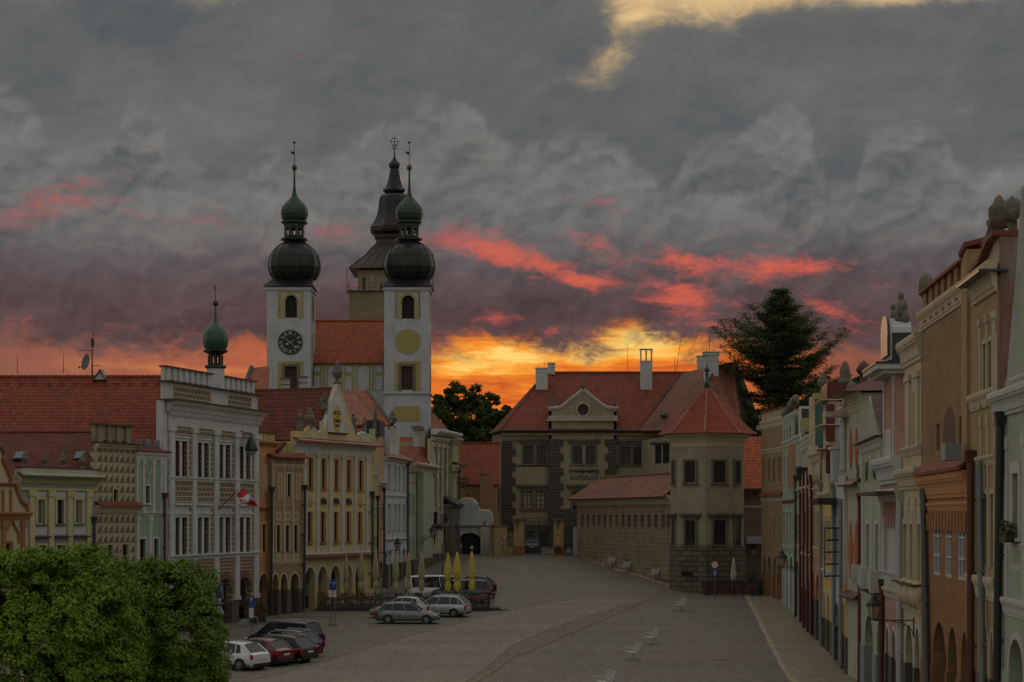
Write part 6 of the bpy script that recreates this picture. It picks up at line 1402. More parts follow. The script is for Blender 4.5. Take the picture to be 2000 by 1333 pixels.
# brown sgraffito corner house
H = House('townhouse', 'brown sgraffito corner house with four slim arches at the far end of the right row', 'house', 1487, 165, 1528.5, 156.5, G)
H.wins([(1491, 1494), (1501, 1504), (1510.5, 1514), (1521, 1524.5)], 1492, 898, 943, frame=ZINC, sur=BEIGE, sw=.08, bars=(0, 2)); H.wins([(1493, 1496.3), (1502, 1505), (1511, 1514.5), (1521, 1524)], 1494, 1007, 1053, frame=WOODD, sur=CRTRIM, sw=.06, bars=(0, 2))
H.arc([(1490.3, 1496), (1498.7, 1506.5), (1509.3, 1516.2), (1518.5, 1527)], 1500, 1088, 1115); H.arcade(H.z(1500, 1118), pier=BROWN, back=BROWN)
H.wall(SGRT, h=H.z(1488, 836), depth=9); H.band(H.z(1488, 840), .7, .5, CRTRIM); H.band(H.z(1488, 888), .35, .35, CRTRIM, 'string_course'); H.coping(H.z(1488, 971), .8, .12, COPE, d1=0); H.band(H.z(1488, 981), .5, .4, CRTRIM, 'string_course')
H.merlons(H.z(1488, 831), 11, 1.0, CRTRIM, 0, H.W, .35); MB().box(-.25, .0, -.35, 9, H.z(1488, 840), H.z(1488, 831)).build('side_cornice', CRTRIM, H.root)
# mint and white house
H = House('townhouse', 'mint and white house with wavy attic and white arches next to the brown corner house', 'house', 1529, 155, 1552, 145.5, G)
H.wins([(1532, 1534), (1537, 1539), (1542.5, 1545)], 1533, 838, 862, frame=WOODD, sur=TRIM, sw=.1); H.wins([(1532, 1534.5), (1537.5, 1540), (1543, 1545.5)], 1533, 893, 940, frame=WOODD, sur=TRIM, sw=.12); H.wins([(1531, 1533.7), (1537, 1539.6), (1543.5, 1546)], 1533, 1000, 1047, frame=REDSHUT, sur=TRIM, sw=.12)
H.arc([(1530.5, 1534), (1536, 1540.5), (1543.5, 1549.5)], 1535, 1084, 1112); H.arcade(H.z(1535, 1116), pier=WHITE, ring=WHITE)
H.wall(MINT, tops(H, [(1529, 819), (1536, 815), (1541, 817), (1548, 804), (1552, 806)]), depth=9, backh=H.z(1530, 870)); H.band(H.z(1530, 876), .45, .5, TRIM); H.band(H.z(1530, 823), .3, .3, TRIM); H.band(H.z(1533, 1071), .25, .2, TRIM); H.band(H.z(1533, 985), .3, .3, COPE)
for p in (1530, 1535, 1540.5, 1546.5, 1551): H.pil(H.u(p), H.u(p + .9), H.z(1533, 1069), H.z(1533, 825), .1, TRIM, cap=False)
m = MB()
for i in range(7): m.ball((1.0 + i * 1.3, .1, H.z(1529, 815) + .15 + i * .10), .55, .3, .42, 8, 6, .5, i)
m.build('attic_carving', STONE, H.root, smooth=True)
H.bx('side_wall', MINT, H.W - .05, H.W, H.z(1552, 870), H.z(1552, 812), 0, 5)
# cream + peach
H = House('townhouse', 'slim cream house with peach edge and dark plum roof beside the mint house', 'house', 1552, 145.5, 1565, 139.5, G)
H.wins([(1556, 1558.5), (1560, 1562)], 1557, 1005, 1060, frame=TRIM, sur=CRTRIM, sw=.1); H.arc([(1554, 1561.5)], 1556, 1095, 1120); H.arcade(H.z(1556, 1140), pier=PALEG, ring=CRTRIM)
H.wall(PALEG, tops(H, [(1552, 960), (1552.5, 868), (1555, 862), (1560, 856), (1563, 862), (1565, 960)]), depth=9, backh=H.z(1556, 960)); H.band(H.z(1556, 972), .6, .8, PALEG); H.band(H.z(1556, 1075), .3, .3, CRTRIM); H.band(H.z(1556, 866), .5, .6, TRIM)
H.bx('gable_edge', PEACH, .0, .5, H.z(1553, 955), H.z(1553, 868), -.5, .1); H.bx('roof', plain('plum roof sheet', (.05, .018, .028, 1), .6), H.W - .7, H.W + .1, H.z(1565, 925), H.z(1565, 843), .3, 2.3)
H.bx('cap', WHITE, H.u(1557), H.u(1560), H.z(1558, 860), H.z(1558, 795), .1, 1.0); H.bx('cap_recess', SLATE, H.u(1557) + .2, H.u(1560) + .02, H.z(1558, 840), H.z(1558, 800), .2, .9); H.bx('dormer_front', YEL2, H.u(1558), H.u(1562), H.z(1560, 850), H.z(1560, 818), .2, .9)
H.bx('roof', TILEO, -.6, 1.5, H.z(1553, 852), H.z(1553, 820), .4, 1.4)
H.pipe(1553.5, 940, 1205, DKPIPE, d=-.5); H.pipe(1563, 925, 1215, REDIRON, d=-.3, r=.09)
# pale house with dark red pipes + teal clad gable
H = House('townhouse', 'pale pink house whose tall gable shows a teal patina side, with dark red downpipes', 'house', 1565, 139.5, 1583, 129, G)
H.wins([(1568, 1570.5), (1573, 1575.5), (1578, 1580)], 1569, 1000, 1062, frame=CRTRIM, sur=CRTRIM, sw=.1); H.arc([(1567, 1572.5), (1575, 1581)], 1569, 1110, 1140); H.arcade(H.z(1569, 1148), pier=SOCLE, ring=CRTRIM)
H.wall(CREAM, tops(H, [(1565, 960), (1566, 880), (1568.5, 855), (1571, 850), (1576, 850), (1579, 870), (1583, 960)]), depth=9, backh=H.z(1569, 960)); H.band(H.z(1569, 966), .5, .7, CRTRIM); H.band(H.z(1569, 1090), .4, .4, CRTRIM); H.band(H.z(1568, 872), .5, .5, TRIM)
for p in (1567.5, 1570.5, 1575): H.pil(H.u(p), H.u(p + 1.4), H.z(1569, 957), H.z(1569, 875), .25, TRIM)
H.bx('gable_core', CREAM, H.u(1580), H.W, H.z(1583, 940), H.z(1583, 775), .0, .5); H.bx('gable_side', TEAL, H.W - .1, H.W + .03, H.z(1583, 870), H.z(1583, 780), .3, 2.8)
MB().box(H.W - 1.2, H.W + .08, .2, 2.9, H.z(1583, 780), H.z(1583, 768)).build('gable_cap', YEL2, H.root); urn(H.root, H.W - .4, .8, H.z(1583, 768), 1.45); urn(H.root, H.W - .4, 2.2, H.z(1583, 768), 1.3)
H.bx('roof', plain('plum roof sheet', (.05, .018, .028, 1), .6), H.W - 2.5, H.W - 1.3, H.z(1570, 845), H.z(1570, 795), .4, 2.3)
for p, mt in ((1569.5, REDIRON), (1577, REDIRON)): H.pipe(p, 925, 1235, mt, d=-.3, r=.09)
MB().lathe([(.1, -.7), (.2, -.3), (.26, .2), (.2, .3)], H.u(1568), -.25, 8).build('rain_hopper', DKPIPE, H.root, loc=(0, 0, H.z(1568, 920)))
wall_lantern(H.root.matrix_basis @ Vector((H.u(1567), -.1, H.z(1567, 1108))), 1.3, 1.15, 'lantern bracketed out between the two dark red downpipes', side=(-H.D.x, -H.D.y))
# peach house with carved consoles
H = House('townhouse', 'peach stuccoed house with carved consoles below its ledge, left of the yellow house', 'house', 1583, 129, 1604, 122, G)
H.wins([(1587, 1589), (1591.5, 1593.5), (1597, 1599.5)], 1588, 905, 945, frame=CRTRIM, sur=CRTRIM, sw=.12, glass=GLASSL); H.wins([(1587, 1589.5), (1591.5, 1594), (1597, 1600)], 1588, 1000, 1075, frame=CRTRIM, sur=CRTRIM, sw=.14, glass=GLASSL)
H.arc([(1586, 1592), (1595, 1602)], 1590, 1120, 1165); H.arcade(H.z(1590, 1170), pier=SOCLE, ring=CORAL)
H.wall(PEACH, h=H.z(1585, 895), depth=9); H.band(H.z(1585, 905), .6, .7, CRTRIM); H.band(H.z(1588, 965), .35, .5, CRTRIM); H.band(H.z(1588, 1080), .4, .35, CRTRIM); H.band(H.z(1588, 1095), .35, .3, PEACH)
for i in range(6): MB().ball((.5 + i * 1.3, -.08, H.z(1588, 925)), .2, .14, .6, 8, 6, .4, i).build('carved_console', CRTRIM, H.root, smooth=True)
H.pil(H.u(1584), H.u(1585.5), -.4, H.z(1588, 960), .3, TRIM)
H.pipe(1602.5, 955, 1262, ZINC, d=-.35, r=.1); H.pipe(1584.5, 940, 1240, REDIRON, d=-.35, r=.1)
# yellow house
H = House('townhouse', 'yellow house with three narrow windows and a tall red and white clad gable', 'house', 1604, 122, 1629, 113, G)
H.wins([(1608, 1610.5), (1613.5, 1616), (1619, 1621.5)], 1609, 1018, 1094, frame=ZINC, sur=CRTRIM, sw=.12, glass=GLASSL)
H.arc([(1609, 1613), (1616.5, 1621)], 1612, 1155, 1205); H.arcade(H.z(1612, 1208), pier=SOCLE, ring=TRIM)
YH = plaster('warm yellow plaster', (.60, .42, .14, 1), .3)
H.wall(YH, h=H.z(1606, 978), depth=9); H.band(H.z(1606, 985), .7, .9, CRTRIM); H.band(H.z(1609, 1126), .5, .5, WHITE)
H.band(H.z(1609, 1015), .2, .2, CRTRIM)
# stepped gable piece: cream front, red strips, white side
a, b = H.u(1606), H.u(1618); MB().prism([(a, H.z(1608, 980)), (b, H.z(1608, 980)), (b, H.z(1618, 780)), (H.u(1608), H.z(1608, 785)), (H.u(1606.5), H.z(1606.5, 830)), (H.u(1608), H.z(1608, 870)), (a, H.z(1606, 900))], 0, .6).build('gable', CREAM, H.root)
for y0, y1, k in ((885, 1300, 0), (830, 882, .0), (786, 828, .0)):
    pass
H.bx('gable_side', CHURCHW, b - .05, b + .05, H.z(1618, 980), H.z(1618, 785), .55, 2.1); H.bx('red_edge', REDM, b - .1, b + .12, H.z(1618, 862), H.z(1618, 790), -.15, .35); H.bx('red_cap', REDM, a + .6, b + .15, H.z(1618, 782), H.z(1618, 748), -.1, 2.0); H.bx('red_edge', REDM, b - .1, b + .12, H.z(1618, 925), H.z(1618, 870), -.15, .3)
for y in (780, 829, 875): MB().box(H.u(1605.5), b + .2, -.5, 2.2, H.z(1618, y + 2), H.z(1618, y)).build('gable_ledge', CRTRIM, H.root)
MB().lathe([(.45, 0), (.45, .15), (.32, .25), (.30, .8), (.12, 1.25), (.02, 1.3)], b - .4, 1.0, 8).build('finial', STONE, H.root, loc=(0, 0, H.z(1618, 748)))
H.bx('chimney', WHITE, b - 1.5, b - .6, H.z(1618, 800), H.z(1618, 757), 2.2, 2.9); H.bx('brick_chimney', TILE, b + 1.2, b + 2.3, H.z(1618, 930), H.z(1618, 815), 2.4, 3.2)
H.pipe(1628, 960, 1285, ZINC, d=-.3, r=.11)
H.front_roof(TILED, H.z(1610, 975), H.z(1612, 800), uc=H.u(1613), d0=.7, d1=9)
# white house with lean-to
H = House('townhouse', 'plain white house with dark plank awning and grey downpipe, right of the yellow house', 'house', 1629, 113, 1641, 108, G)
H.wins([(1632, 1634.5), (1636, 1638)], 1633, 1030, 1100, frame=TRIM, sur=TRIM, sw=.12, glass=GLASSL); H.arc([(1631, 1638)], 1633, 1175, 1215); H.arcade(H.z(1633, 1225), pier=SOCLE)
H.wall(WHITE, h=H.z(1630, 890), depth=9); H.bx('plank_awning', BLACKP, H.u(1626), H.u(1640), H.z(1633, 986), H.z(1633, 974), -1.15, -.0)
H.bx('side_wall', CHURCHW, H.W - 2.0, H.W + .02, H.z(1640, 940), H.z(1640, 876), -.4, .1); H.bx('side_ledge', TRIM, H.W - 2.2, H.W + .1, H.z(1640, 878), H.z(1640, 872), -.5, .2)
H.pipe(1641.5, 990, 1300, ZINC, d=-.4, r=.1); H.bx('brick_edge', TILEO, H.W - 1, H.W, H.z(1640, 870), H.z(1640, 800), .4, 1.1); H.bx('slate_recess', plain('blue black sheet', (.02, .022, .04, 1), .5), H.W - .6, H.W + .01, H.z(1640, 905), H.z(1640, 830), 1.1, 1.8)
# yellow arch bay + coral diamonds house
H = House('townhouse', 'small ochre bay with one tall white arch below a column-framed niche', 'house', 1641, 108, 1653.5, 103.8, G)
H.arc([(1643, 1650)], 1646, 1173, 1228); H.arcade(H.z(1646, 1240), pier=SOCLE, ring=WHITE)
H.wall(YH, h=H.z(1646, 960), depth=9); H.bx('upper_wall', TRIM, 0, H.W, H.z(1646, 1140), H.z(1646, 930), -.12, -.0); H.wins([(1645, 1647)], 1646, 1000, 1060, frame=YEL2, hole=False, rec=-.2, sur=CRTRIM, sw=.1)
for p in (1645, 1649): H.pil(H.u(p), H.u(p + 1.8), H.z(1646, 920), H.z(1646, 815), .35, TRIM)
H.band(H.z(1646, 815), .5, .7, TRIM, u0=H.u(1643)); H.bx('niche_wall', CREAM, H.u(1643), H.W, H.z(1646, 960), H.z(1646, 812), .05, .5); H.bx('red_canopy', REDM, H.u(1643), H.W, H.z(1646, 808), H.z(1646, 785), -.1, 1.2)
H = House('townhouse', 'pale grey-green house with coral diamond-pointed panels and a red metal urn on its roof', 'house', 1653.5, 104.2, 1681, 99.3, G)
PG = plaster('pale sage plaster', (.42, .43, .33, 1), .3)
H.wall(PG, h=H.z(1655, 778), depth=8)
def pointed(a, b, t, bt, c):
    z1, z0 = H.z(c, t), H.z(c, bt); u0, u1 = H.u(a), H.u(b); m_ = (u0 + u1) / 2; k = (u1 - u0) * .8
    return MB().prism([(u0, z0 + k), (m_, z0), (u1, z0 + k), (u1, z1 - k), (m_, z1), (u0, z1 - k)], -.06, .01).build('diamond_shutter', CORAL, H.root)
for a, b in ((1659, 1666), (1669, 1678)): pointed(a, b, 1018, 1130, 1666); pointed(a + 1, b - .5, 838, 917, 1666)
H.band(H.z(1655, 795), .8, .8, CRTRIM); H.band(H.z(1655, 812), .4, .4, CRTRIM); H.coping(H.z(1655, 952), 1.4, .12, REDM, d1=0); H.band(H.z(1655, 968), .6, .5, PG); H.coping(H.z(1655, 1166), 1.3, .1, REDM, d1=0, u1=H.W + .1); H.band(H.z(1655, 1175), .3, .4, PG)
H.bx('balcony_console', CRTRIM, -.4, .8, H.z(1655, 815), H.z(1655, 805), -1.2, .1)
m = MB(); x0 = -1.6; z0, z1 = H.z(1650, 1126), H.z(1650, 1032)     # iron grille box before the wall
for dd in (-.35, -1.0): m.box(-1.0, -.92, dd - .04, dd, z0, z1)
for i in range(5): z = z0 + (z1 - z0) * i / 4; m.box(-1.0, -.94, -1.0, 1.2, z - .04, z + .04); m.box(-1.0, 0.3, -1.04, -1.0, z - .04, z + .04)
m.build('iron_grille', IRON, H.root)
zt = H.z(1655, 775); a = (H.W / 2, 3.5, H.z(1680, 752, 3.5)); c4 = [(-.6, -.9, zt), (H.W + .5, -.9, zt), (H.W + .5, 8, zt), (-.6, 8, zt)]
MB().add(c4 + [a], [(0, 1, 4), (1, 2, 4), (2, 3, 4), (3, 0, 4), (3, 2, 1, 0)]).build('roof', REDM, H.root)
MB().lathe([(.42, -.2), (.38, .1), (.22, .35), (.18, .7), (.30, .85), (.42, 1.0), (.44, 1.15), (.34, 1.35), (.18, 1.5), (.02, 1.62)], H.u(1687, 2.2), 2.2, 10).build('roof_urn', REDM, H.root, smooth=True, loc=(0, 0, H.z(1687, 760, 2.2)))
urn(H.root, H.u(1708, 4.2), 4.2, H.z(1708, 768, 4.2), 1.2, REDM, 'roof_urn'); MB().ball((H.u(1664, .5), .5, H.z(1664, 760, .5)), .3, .3, .4).build('ball_finial', STONE, H.root, smooth=True)
H.pipe(1679.5, 980, 1333, REDIRON, d=-.12, r=.12)
# green white house with triangular gable
H = House('townhouse', 'pale green and white house with plain triangular gable and brown roof slope', 'house', 1681.5, 97.2, 1722, 86.3, G)
H.wins([(1691, 1696), (1709, 1715)], 1694, 903, 941, frame=WOODO, glass=WOODO, bars=(0, 3), sur=PG, sw=.15); H.wins([(1693, 1699), (1711, 1717)], 1696, 1024, 1112, frame=TRIM, glass=GLASSL, sur=TRIM, sw=.18, bars=(1, 2))
H.arc([(1689, 1705), (1712.5, 1721)], 1697, 1202, 1262); H.arcade(H.z(1697, 1268), pier=plaster('grey painted pier', (.25, .27, .27, 1), .4), ring=None)
zE = H.z(1683, 876); H.wall(MINT if 0 else PALEG, [(0, zE), (H.u(1690), zE), (H.u(1697), H.z(1697, 774)), (H.u(1714), H.z(1714, 868)), (H.W, H.z(1714, 868))], depth=9, backh=zE - .1)
H.band(zE - .3, .45, .6, TRIM); H.bx('eaves_slate', COPED, -.3, H.W + .2, zE + .15, zE + .22, -.35, .1); H.coping(H.z(1683, 1151), .45, .08, COPED, d1=0); H.band(H.z(1683, 1160), .35, .4, TRIM)
H.front_roof(BROOF, zE, H.z(1697, 772), uc=H.u(1697), d0=.1, d1=6, u0=H.u(1688), u1=H.W - .2)
H.bx('balustrade', PALEG, 0, H.W, H.z(1697, 1148), H.z(1697, 1118), -.25, 0)
for p in (1682.5, 1700, 1720): H.bx('baluster_pier', TRIM, H.u(p), H.u(p + 2.2), H.z(1697, 1148), H.z(1697, 1108), -.5, -.0); 
for p in (1684, 1701, 1718): H.pil(H.u(p), H.u(p + 3), H.z(1697, 1118), H.z(1697, 890), .14, TRIM)
for p in (1684.5, 1701.5, 1718): MB().ball((H.u(p + 1), -.25, H.z(1697, 922)), .2, .07, .45, 9, 6, .5, int(p)).build('carved_head', copper('bronze green stucco', (.14, .18, .13, 1), (.08, .1, .08, 1), .8), H.root, smooth=True)
H.pipe(1722, 1150, 1333, BRPIPE, d=-.2, r=.12, head=True)
# pink white house with statues
H = House('townhouse', 'faded pink and white baroque house crowned by a stone figure group and a big urn', 'house', 1722, 86.3, 1759, 79.6, G)
H.wins([(1729, 1750)], 1740, 990, 1118, frame=WHITE, glass=plaster('blank white panel', (.5, .49, .48, 1), .3), bars=(0, 0), rec=.05, sur=TRIM, sw=.25)
H.arc([(1731, 1738), (1743, 1751)], 1735, 1224, 1274); H.arcade(H.z(1735, 1279), ring=WHITE, rw=.14)
H.wall(PINK, h=H.z(1724, 946), depth=9)
WM = plaster('milky stained plaster', (.46, .45, .43, 1), .6)
H.bx('white_field', WM, 0, H.W, H.z(1735, 1225) + .9, H.z(1735, 985), -.04, .0) if 0 else None
H.bx('white_field', WM, 0, H.u(1728), H.z(1735, 1166), H.z(1735, 985), -.05, .0); H.bx('white_field', WM, H.u(1751), H.W, H.z(1735, 1166), H.z(1735, 985), -.05, .0); H.bx('white_field', WM, H.u(1728), H.u(1751), H.z(1735, 1166), H.z(1740, 1122), -.05, .0)
m = MB(); zt = H.z(1740, 990)
for i in range(9): x = H.u(1729) + (H.u(1750) - H.u(1729)) * i / 8; m.box(x - .35, x + .35, -.08, -.0, zt - .45 - .35 * (i % 2), zt + .3)
m.build('stencilled_valance', PINK, H.root)
H.band(H.z(1724, 985), .6, .9, TRIM); H.bx('ledge_slate', COPED, -.2, H.W, H.z(1724, 969), H.z(1724, 963), -1.0, 0); H.band(H.z(1724, 948), 1.1, 1.4, WHITE, u1=H.W + .3); H.band(H.z(1735, 1130), .3, .35, WM); H.band(H.z(1735, 1166), .4, .5, CRTRIM)
# gable stage
a, b = H.u(1725), H.u(1748); tz_ = lambda p, y: H.z(p, y)
MB().prism([(a - .3, tz_(1730, 944)), (b + .9, tz_(1730, 944)), (b + .3, tz_(1730, 850)), (b, tz_(1730, 752)), (b, tz_(1730, 735)), (a + .2, tz_(1730, 735)), (a + .2, tz_(1730, 850))], .0, .9).build('gable_stage', PINK, H.root)
H.pil(a + .25, a + .75, tz_(1730, 920), tz_(1730, 740), .15, TRIM); H.pil(b - .6, b - .1, tz_(1730, 920), tz_(1730, 740), .15, TRIM); H.bx('niche_panel', TRIM, a + 1.1, b - 1.0, tz_(1730, 915), tz_(1730, 842), -.06, .0)
H.bx('white_block', CHURCHW, b - .5, b + .05, tz_(1748, 752), tz_(1748, 722), .5, 2.4); H.bx('open_niche', DARK, b - 1.0, b - .2, tz_(1748, 900), tz_(1748, 752), .95, 2.3); H.bx('niche_pier', PINK, b - .3, b + .04, tz_(1748, 925), tz_(1748, 752), .5, .95)
MB().box(a - .6, b + .5, -.8, 2.7, tz_(1748, 722), tz_(1748, 712)).box(a - .3, b + .3, -.5, 2.5, tz_(1748, 730), tz_(1748, 722)).build('big_cornice', WHITE, H.root); MB().box(a - .65, b + .55, -.85, 2.75, tz_(1748, 712), tz_(1748, 708)).build('cornice_slate', SLATE, H.root)
figure(H.root, b + .1, 1.75, tz_(1748, 820), 1.5, 4, seated=True)
c0, c1 = H.u(1726), H.u(1738); pr = [(c0, tz_(1730, 708)), (c1, tz_(1730, 708)), (c1, tz_(1738, 655))] + [((c0 + c1) / 2 + (c1 - c0) / 2 * math.cos(t * math.pi / 8), tz_(1735, 655) + .75 * math.sin(t * math.pi / 8)) for t in range(1, 8)] + [(c0, tz_(1730, 655))]
MB().prism(pr, .0, .9).build('round_pediment', WHITE, H.root); MB().prism([(x + (x - (c0 + c1) / 2) * .12, z + .12) for x, z in pr[2:]] + [(c0 - .1, tz_(1730, 700)), (c1 + .1, tz_(1730, 700))], -.12, .0 - .002).build('pediment_edge', SLATE, H.root); H.bx('pediment_side', SLATE, c1 - .05, c1 + .02, tz_(1738, 706), tz_(1738, 650), .1, 1.2)
figure(H.root, (c0 + c1) / 2 + .5, .6, tz_(1738, 638), 1.75, 7, seated=True); figure(H.root, (c0 + c1) / 2 - .6, .4, tz_(1738, 640), 1.35, 2, seated=True); MB().tube(((c0 + c1) / 2 - .8, .4, tz_(1738, 630)), ((c0 + c1) / 2 - 1.6, .4, tz_(1738, 585)), .05, .02, 5).build('spear', STONE, H.root)
urn(H.root, b - .2, 1.3, tz_(1748, 708), 1.9)
H.pipe(1757, 978, 1333, plain('white painted downpipe', (.42, .43, .43, 1), .5), d=-.25, r=.13)
H.front_roof(TILED, H.z(1724, 946), H.z(1735, 800), uc=H.u(1737), d0=1.0, d1=8)
# cream house
H = House('townhouse', 'cream stuccoed house with pilastered upper gable and curved dark metal caps', 'house', 1759.5, 79.6, 1800, 73.6, G)
H.wins([(1766, 1772.5), (1778.5, 1784.5), (1794, 1799.5)], 1770, 1024, 1132, frame=CRTRIM, glass=GLASSL, sur=CRTRIM, sw=.2, bars=(1, 2))
H.arc([(1770, 1785), (1788, 1799)], 1778, 1220, 1292); H.arcade(H.z(1778, 1299), ring=WHITE, rw=.16)
H.wall(CREAM, h=H.z(1762, 955), depth=9); H.band(H.z(1762, 958), .8, 1.0, CRTRIM); H.band(H.z(1770, 1192), .5, .5, CRTRIM); H.bx('ledge', COPED, 0, H.W, H.z(1770, 1138), H.z(1770, 1135), -.4, 0)
for p in (1767, 1779.5, 1792): MB().ball((H.u(p + 3), -.05, H.z(1770, 1155)), .85, .35, .55, 10, 6).build('bulged_apron', CREAM, H.root, smooth=True)
for p in (1761.5, 1774, 1787): H.pil(H.u(p), H.u(p + 2.6), H.z(1770, 1132), H.z(1770, 975), .12, CRTRIM)
for p in (1766, 1779, 1793): H.panel(H.u(p), H.u(p + 6), H.z(1770, 1018), H.z(1770, 990), TRIM, inner=CREAM)
a, b = H.u(1767), H.u(1799); MB().prism([(a - .2, H.z(1775, 950)), (b, H.z(1775, 950)), (b, H.z(1775, 700)), (a, H.z(1775, 700)), (a, H.z(1775, 880)), (a - .5, H.z(1775, 900))], 0, .8).build('gable_stage', CREAM, H.root)
for p in (1772, 1789): H.pil(H.u(p), H.u(p + 7), H.z(1775, 884), H.z(1775, 735), .25, CRTRIM)
H.bx('gable_panel', ORTRIM, H.u(1784), H.u(1787), H.z(1775, 880), H.z(1775, 770), -.03, 0); H.band(H.z(1775, 716), 1.0, 1.0, CRTRIM, u0=a - .3, u1=b + .3); H.band(H.z(1775, 892), .35, .5, CRTRIM, u0=a - .5, u1=b + .1); H.bx('blue_side', plain('blue grey sheet', (.10, .13, .17, 1), .5), b - .05, b + .05, H.z(1798, 880), H.z(1798, 700), .8, 1.6)
BS = plain('blue black sheet metal', (.035, .045, .075, 1), .35)
for (p0, p1, t, bt, dd) in ((1780, 1796, 610, 640, .8), (1772, 1784, 646, 672, .4)):
    c = (H.u(p0) + H.u(p1)) / 2; w_ = (H.u(p1) - H.u(p0)) / 2; z0, z1 = H.z(1785, bt), H.z(1785, t)
    MB().prism([(c - w_, z0), (c + w_, z0), (c + w_, z0 + (z1 - z0) * .6)] + [(c + w_ * math.cos(k * math.pi / 8), z0 + (z1 - z0) * (.6 + .4 * math.sin(k * math.pi / 8))) for k in range(1, 8)] + [(c - w_, z0 + (z1 - z0) * .6)], dd, dd + 1.8).build('curved_cap', BS, H.root)
H.bx('gable_pedestal', CREAM, H.u(1778), H.u(1798), H.z(1785, 700), H.z(1785, 640), .3, 1.4); H.bx('pedestal_cap', TRIM, H.u(1776), H.u(1799), H.z(1785, 680), H.z(1785, 672), .1, 1.6)
H.pipe(1803, 955, 1333, plain('dark grey green pipe', (.07, .08, .075, 1), .5), d=-.3, r=.12, px2=1811, head=False)
wall_lantern(H.root.matrix_basis @ Vector((H.u(1800), -.3, H.z(1800, 1212))), 1.45, .95, 'large lantern on a scrolled iron bracket beside the orange-brown house', side=(-.93, -.05))
# tall brown gothic house
H = House('townhouse', 'tall plain brown house with battlements, pointed niche and three white-framed windows', 'house', 1800, 73.6, 1893, 62.7, G)
for a, b in ((1823, 1836.5), (1846, 1859), (1870.5, 1884.5)):
    H.win(H.u(a), H.u(b), H.z(1828, 1123), H.z(1828, 1009), frame=WHITEW, glass=GLASSL, rec=.04, bars=(1, 2), fw=.09)
H.arc([(1822, 1848), (1851, 1869.5), (1877, 1891)], 1835, 1216, 1300); H.arcade(H.z(1835, 1305), pier=plaster('brown pier plaster', (.22, .12, .05, 1), .5))
H.wins([(1829, 1835.5), (1873.5, 1880)], 1832, 828, 879, frame=ZINC, sur=None, bars=(0, 1)); 
zL = H.z(1802, 928); H.wall(GOTH, h=H.z(1798, 645), depth=9)
H.skin(zL - .9, GOTHO)
nu0, nu1 = H.u(1843), H.u(1865); nz0, nz1 = H.z(1854, 905), H.z(1854, 795)
MB().prism([(nu0, nz0), (nu1, nz0)] + archpts(nu0, nu1, nz1 - .9, nz1, 10)[::-1], -.02, .0).build('pointed_niche', plaster('niche dark brown', (.13, .065, .035, 1), .3), H.root)
H.coping(zL - .05, .95, .12, COPE, d1=.0, u0=-.3); H.band(zL - .9, .85, .75, ORANGE); H.band(zL - 1.35, .3, .3, ORANGE)
m = MB(); x = .3
while x < H.W - .3: m.box(x, x + .42, -.08, .0, zL - 2.0, zL - 1.4); x += .7
m.build('frieze_blocks', ORTRIM, H.root)
H.band(H.z(1798, 650), .7, .6, CREAM); za = H.z(1798, 640); H.merlons(za, 7, H.z(1798, 578) - za, GOTH, 0, H.W - .6, .45)
u0 = H.W - .9; MB().box(u0, H.W + .1, -.10, .4, zL, H.z(1890, 490)).build('end_pier', BEIGE, H.root); MB().slab([(u0 - .1, -.2, H.z(1890, 490)), (H.W + .2, -.2, H.z(1890, 490) + .2), (H.W + .2, 1.0, H.z(1890, 490) + .5), (u0 - .1, 1.0, H.z(1890, 490) + .3)], .15).build('pier_cap', COPE, H.root)
MB().ball((H.u(1797) + .2, .2, za + 1.5), .3, .3, .5, 10, 7).box(H.u(1797), H.u(1797) + .3, .1, .3, za + .3, za + 1.1).build('ball_finial', STONE, H.root, smooth=True)
H.pipe(1896, 905, 1333, BRPIPE, d=-.3, r=.12); MB().box(H.u(1888), H.u(1897), -.8, -.3, H.z(1892, 900), H.z(1892, 866)).build('rain_hopper', ZINC, H.root)
# beige ornate house
H = House('townhouse', 'tall tan stuccoed house with dark louvred shutters and round stone vases on top', 'house', 1894, 62.7, 1946, 57.8, G)
H.wins([(1922, 1929), (1932, 1938.5), (1941, 1945)], 1925, 672, 790, frame=LOUVR, glass=LOUVR, bars=(0, 0), sur=CRTRIM, sw=.14); H.wins([(1924, 1930), (1936, 1943)], 1927, 966, 1105, frame=ZINC, glass=GLASSL, sur=CRTRIM, sw=.16, bars=(1, 2))
H.arc([(1924, 1931), (1936, 1943)], 1926, 1228, 1310); H.arcade(H.z(1926, 1322), ring=CRTRIM, rw=.12)
H.wall(BEIGE, h=H.z(1915, 560), depth=6); H.band(H.z(1915, 590), .9, 1.0, CRTRIM, u0=.9); H.bx('slate_edge', SLATE, .9, H.W + .3, H.z(1915, 555), H.z(1915, 550), -.55, .3); H.band(H.z(1915, 800), .5, .5, CRTRIM, u0=.3); H.band(H.z(1927, 910), .3, .3, CRTRIM); H.band(H.z(1927, 1172), .7, .5, CRTRIM)
for p in (1917, 1930, 1943): H.pil(H.u(p), H.u(p + 2.4), H.z(1925, 795), H.z(1925, 620), .25, CRTRIM); H.pil(H.u(p), H.u(p + 2.2), H.z(1927, 1165), H.z(1927, 810), .15, CRTRIM)
MB().prism([(.9, H.z(1915, 550)), (H.W, H.z(1915, 550)), (H.W, H.z(1940, 458)), (H.W - 1.2, H.z(1935, 468)), (H.W - 2.6, H.z(1925, 500)), (.9, H.z(1915, 515))], .1, .8).build('attic', CREAM, H.root)
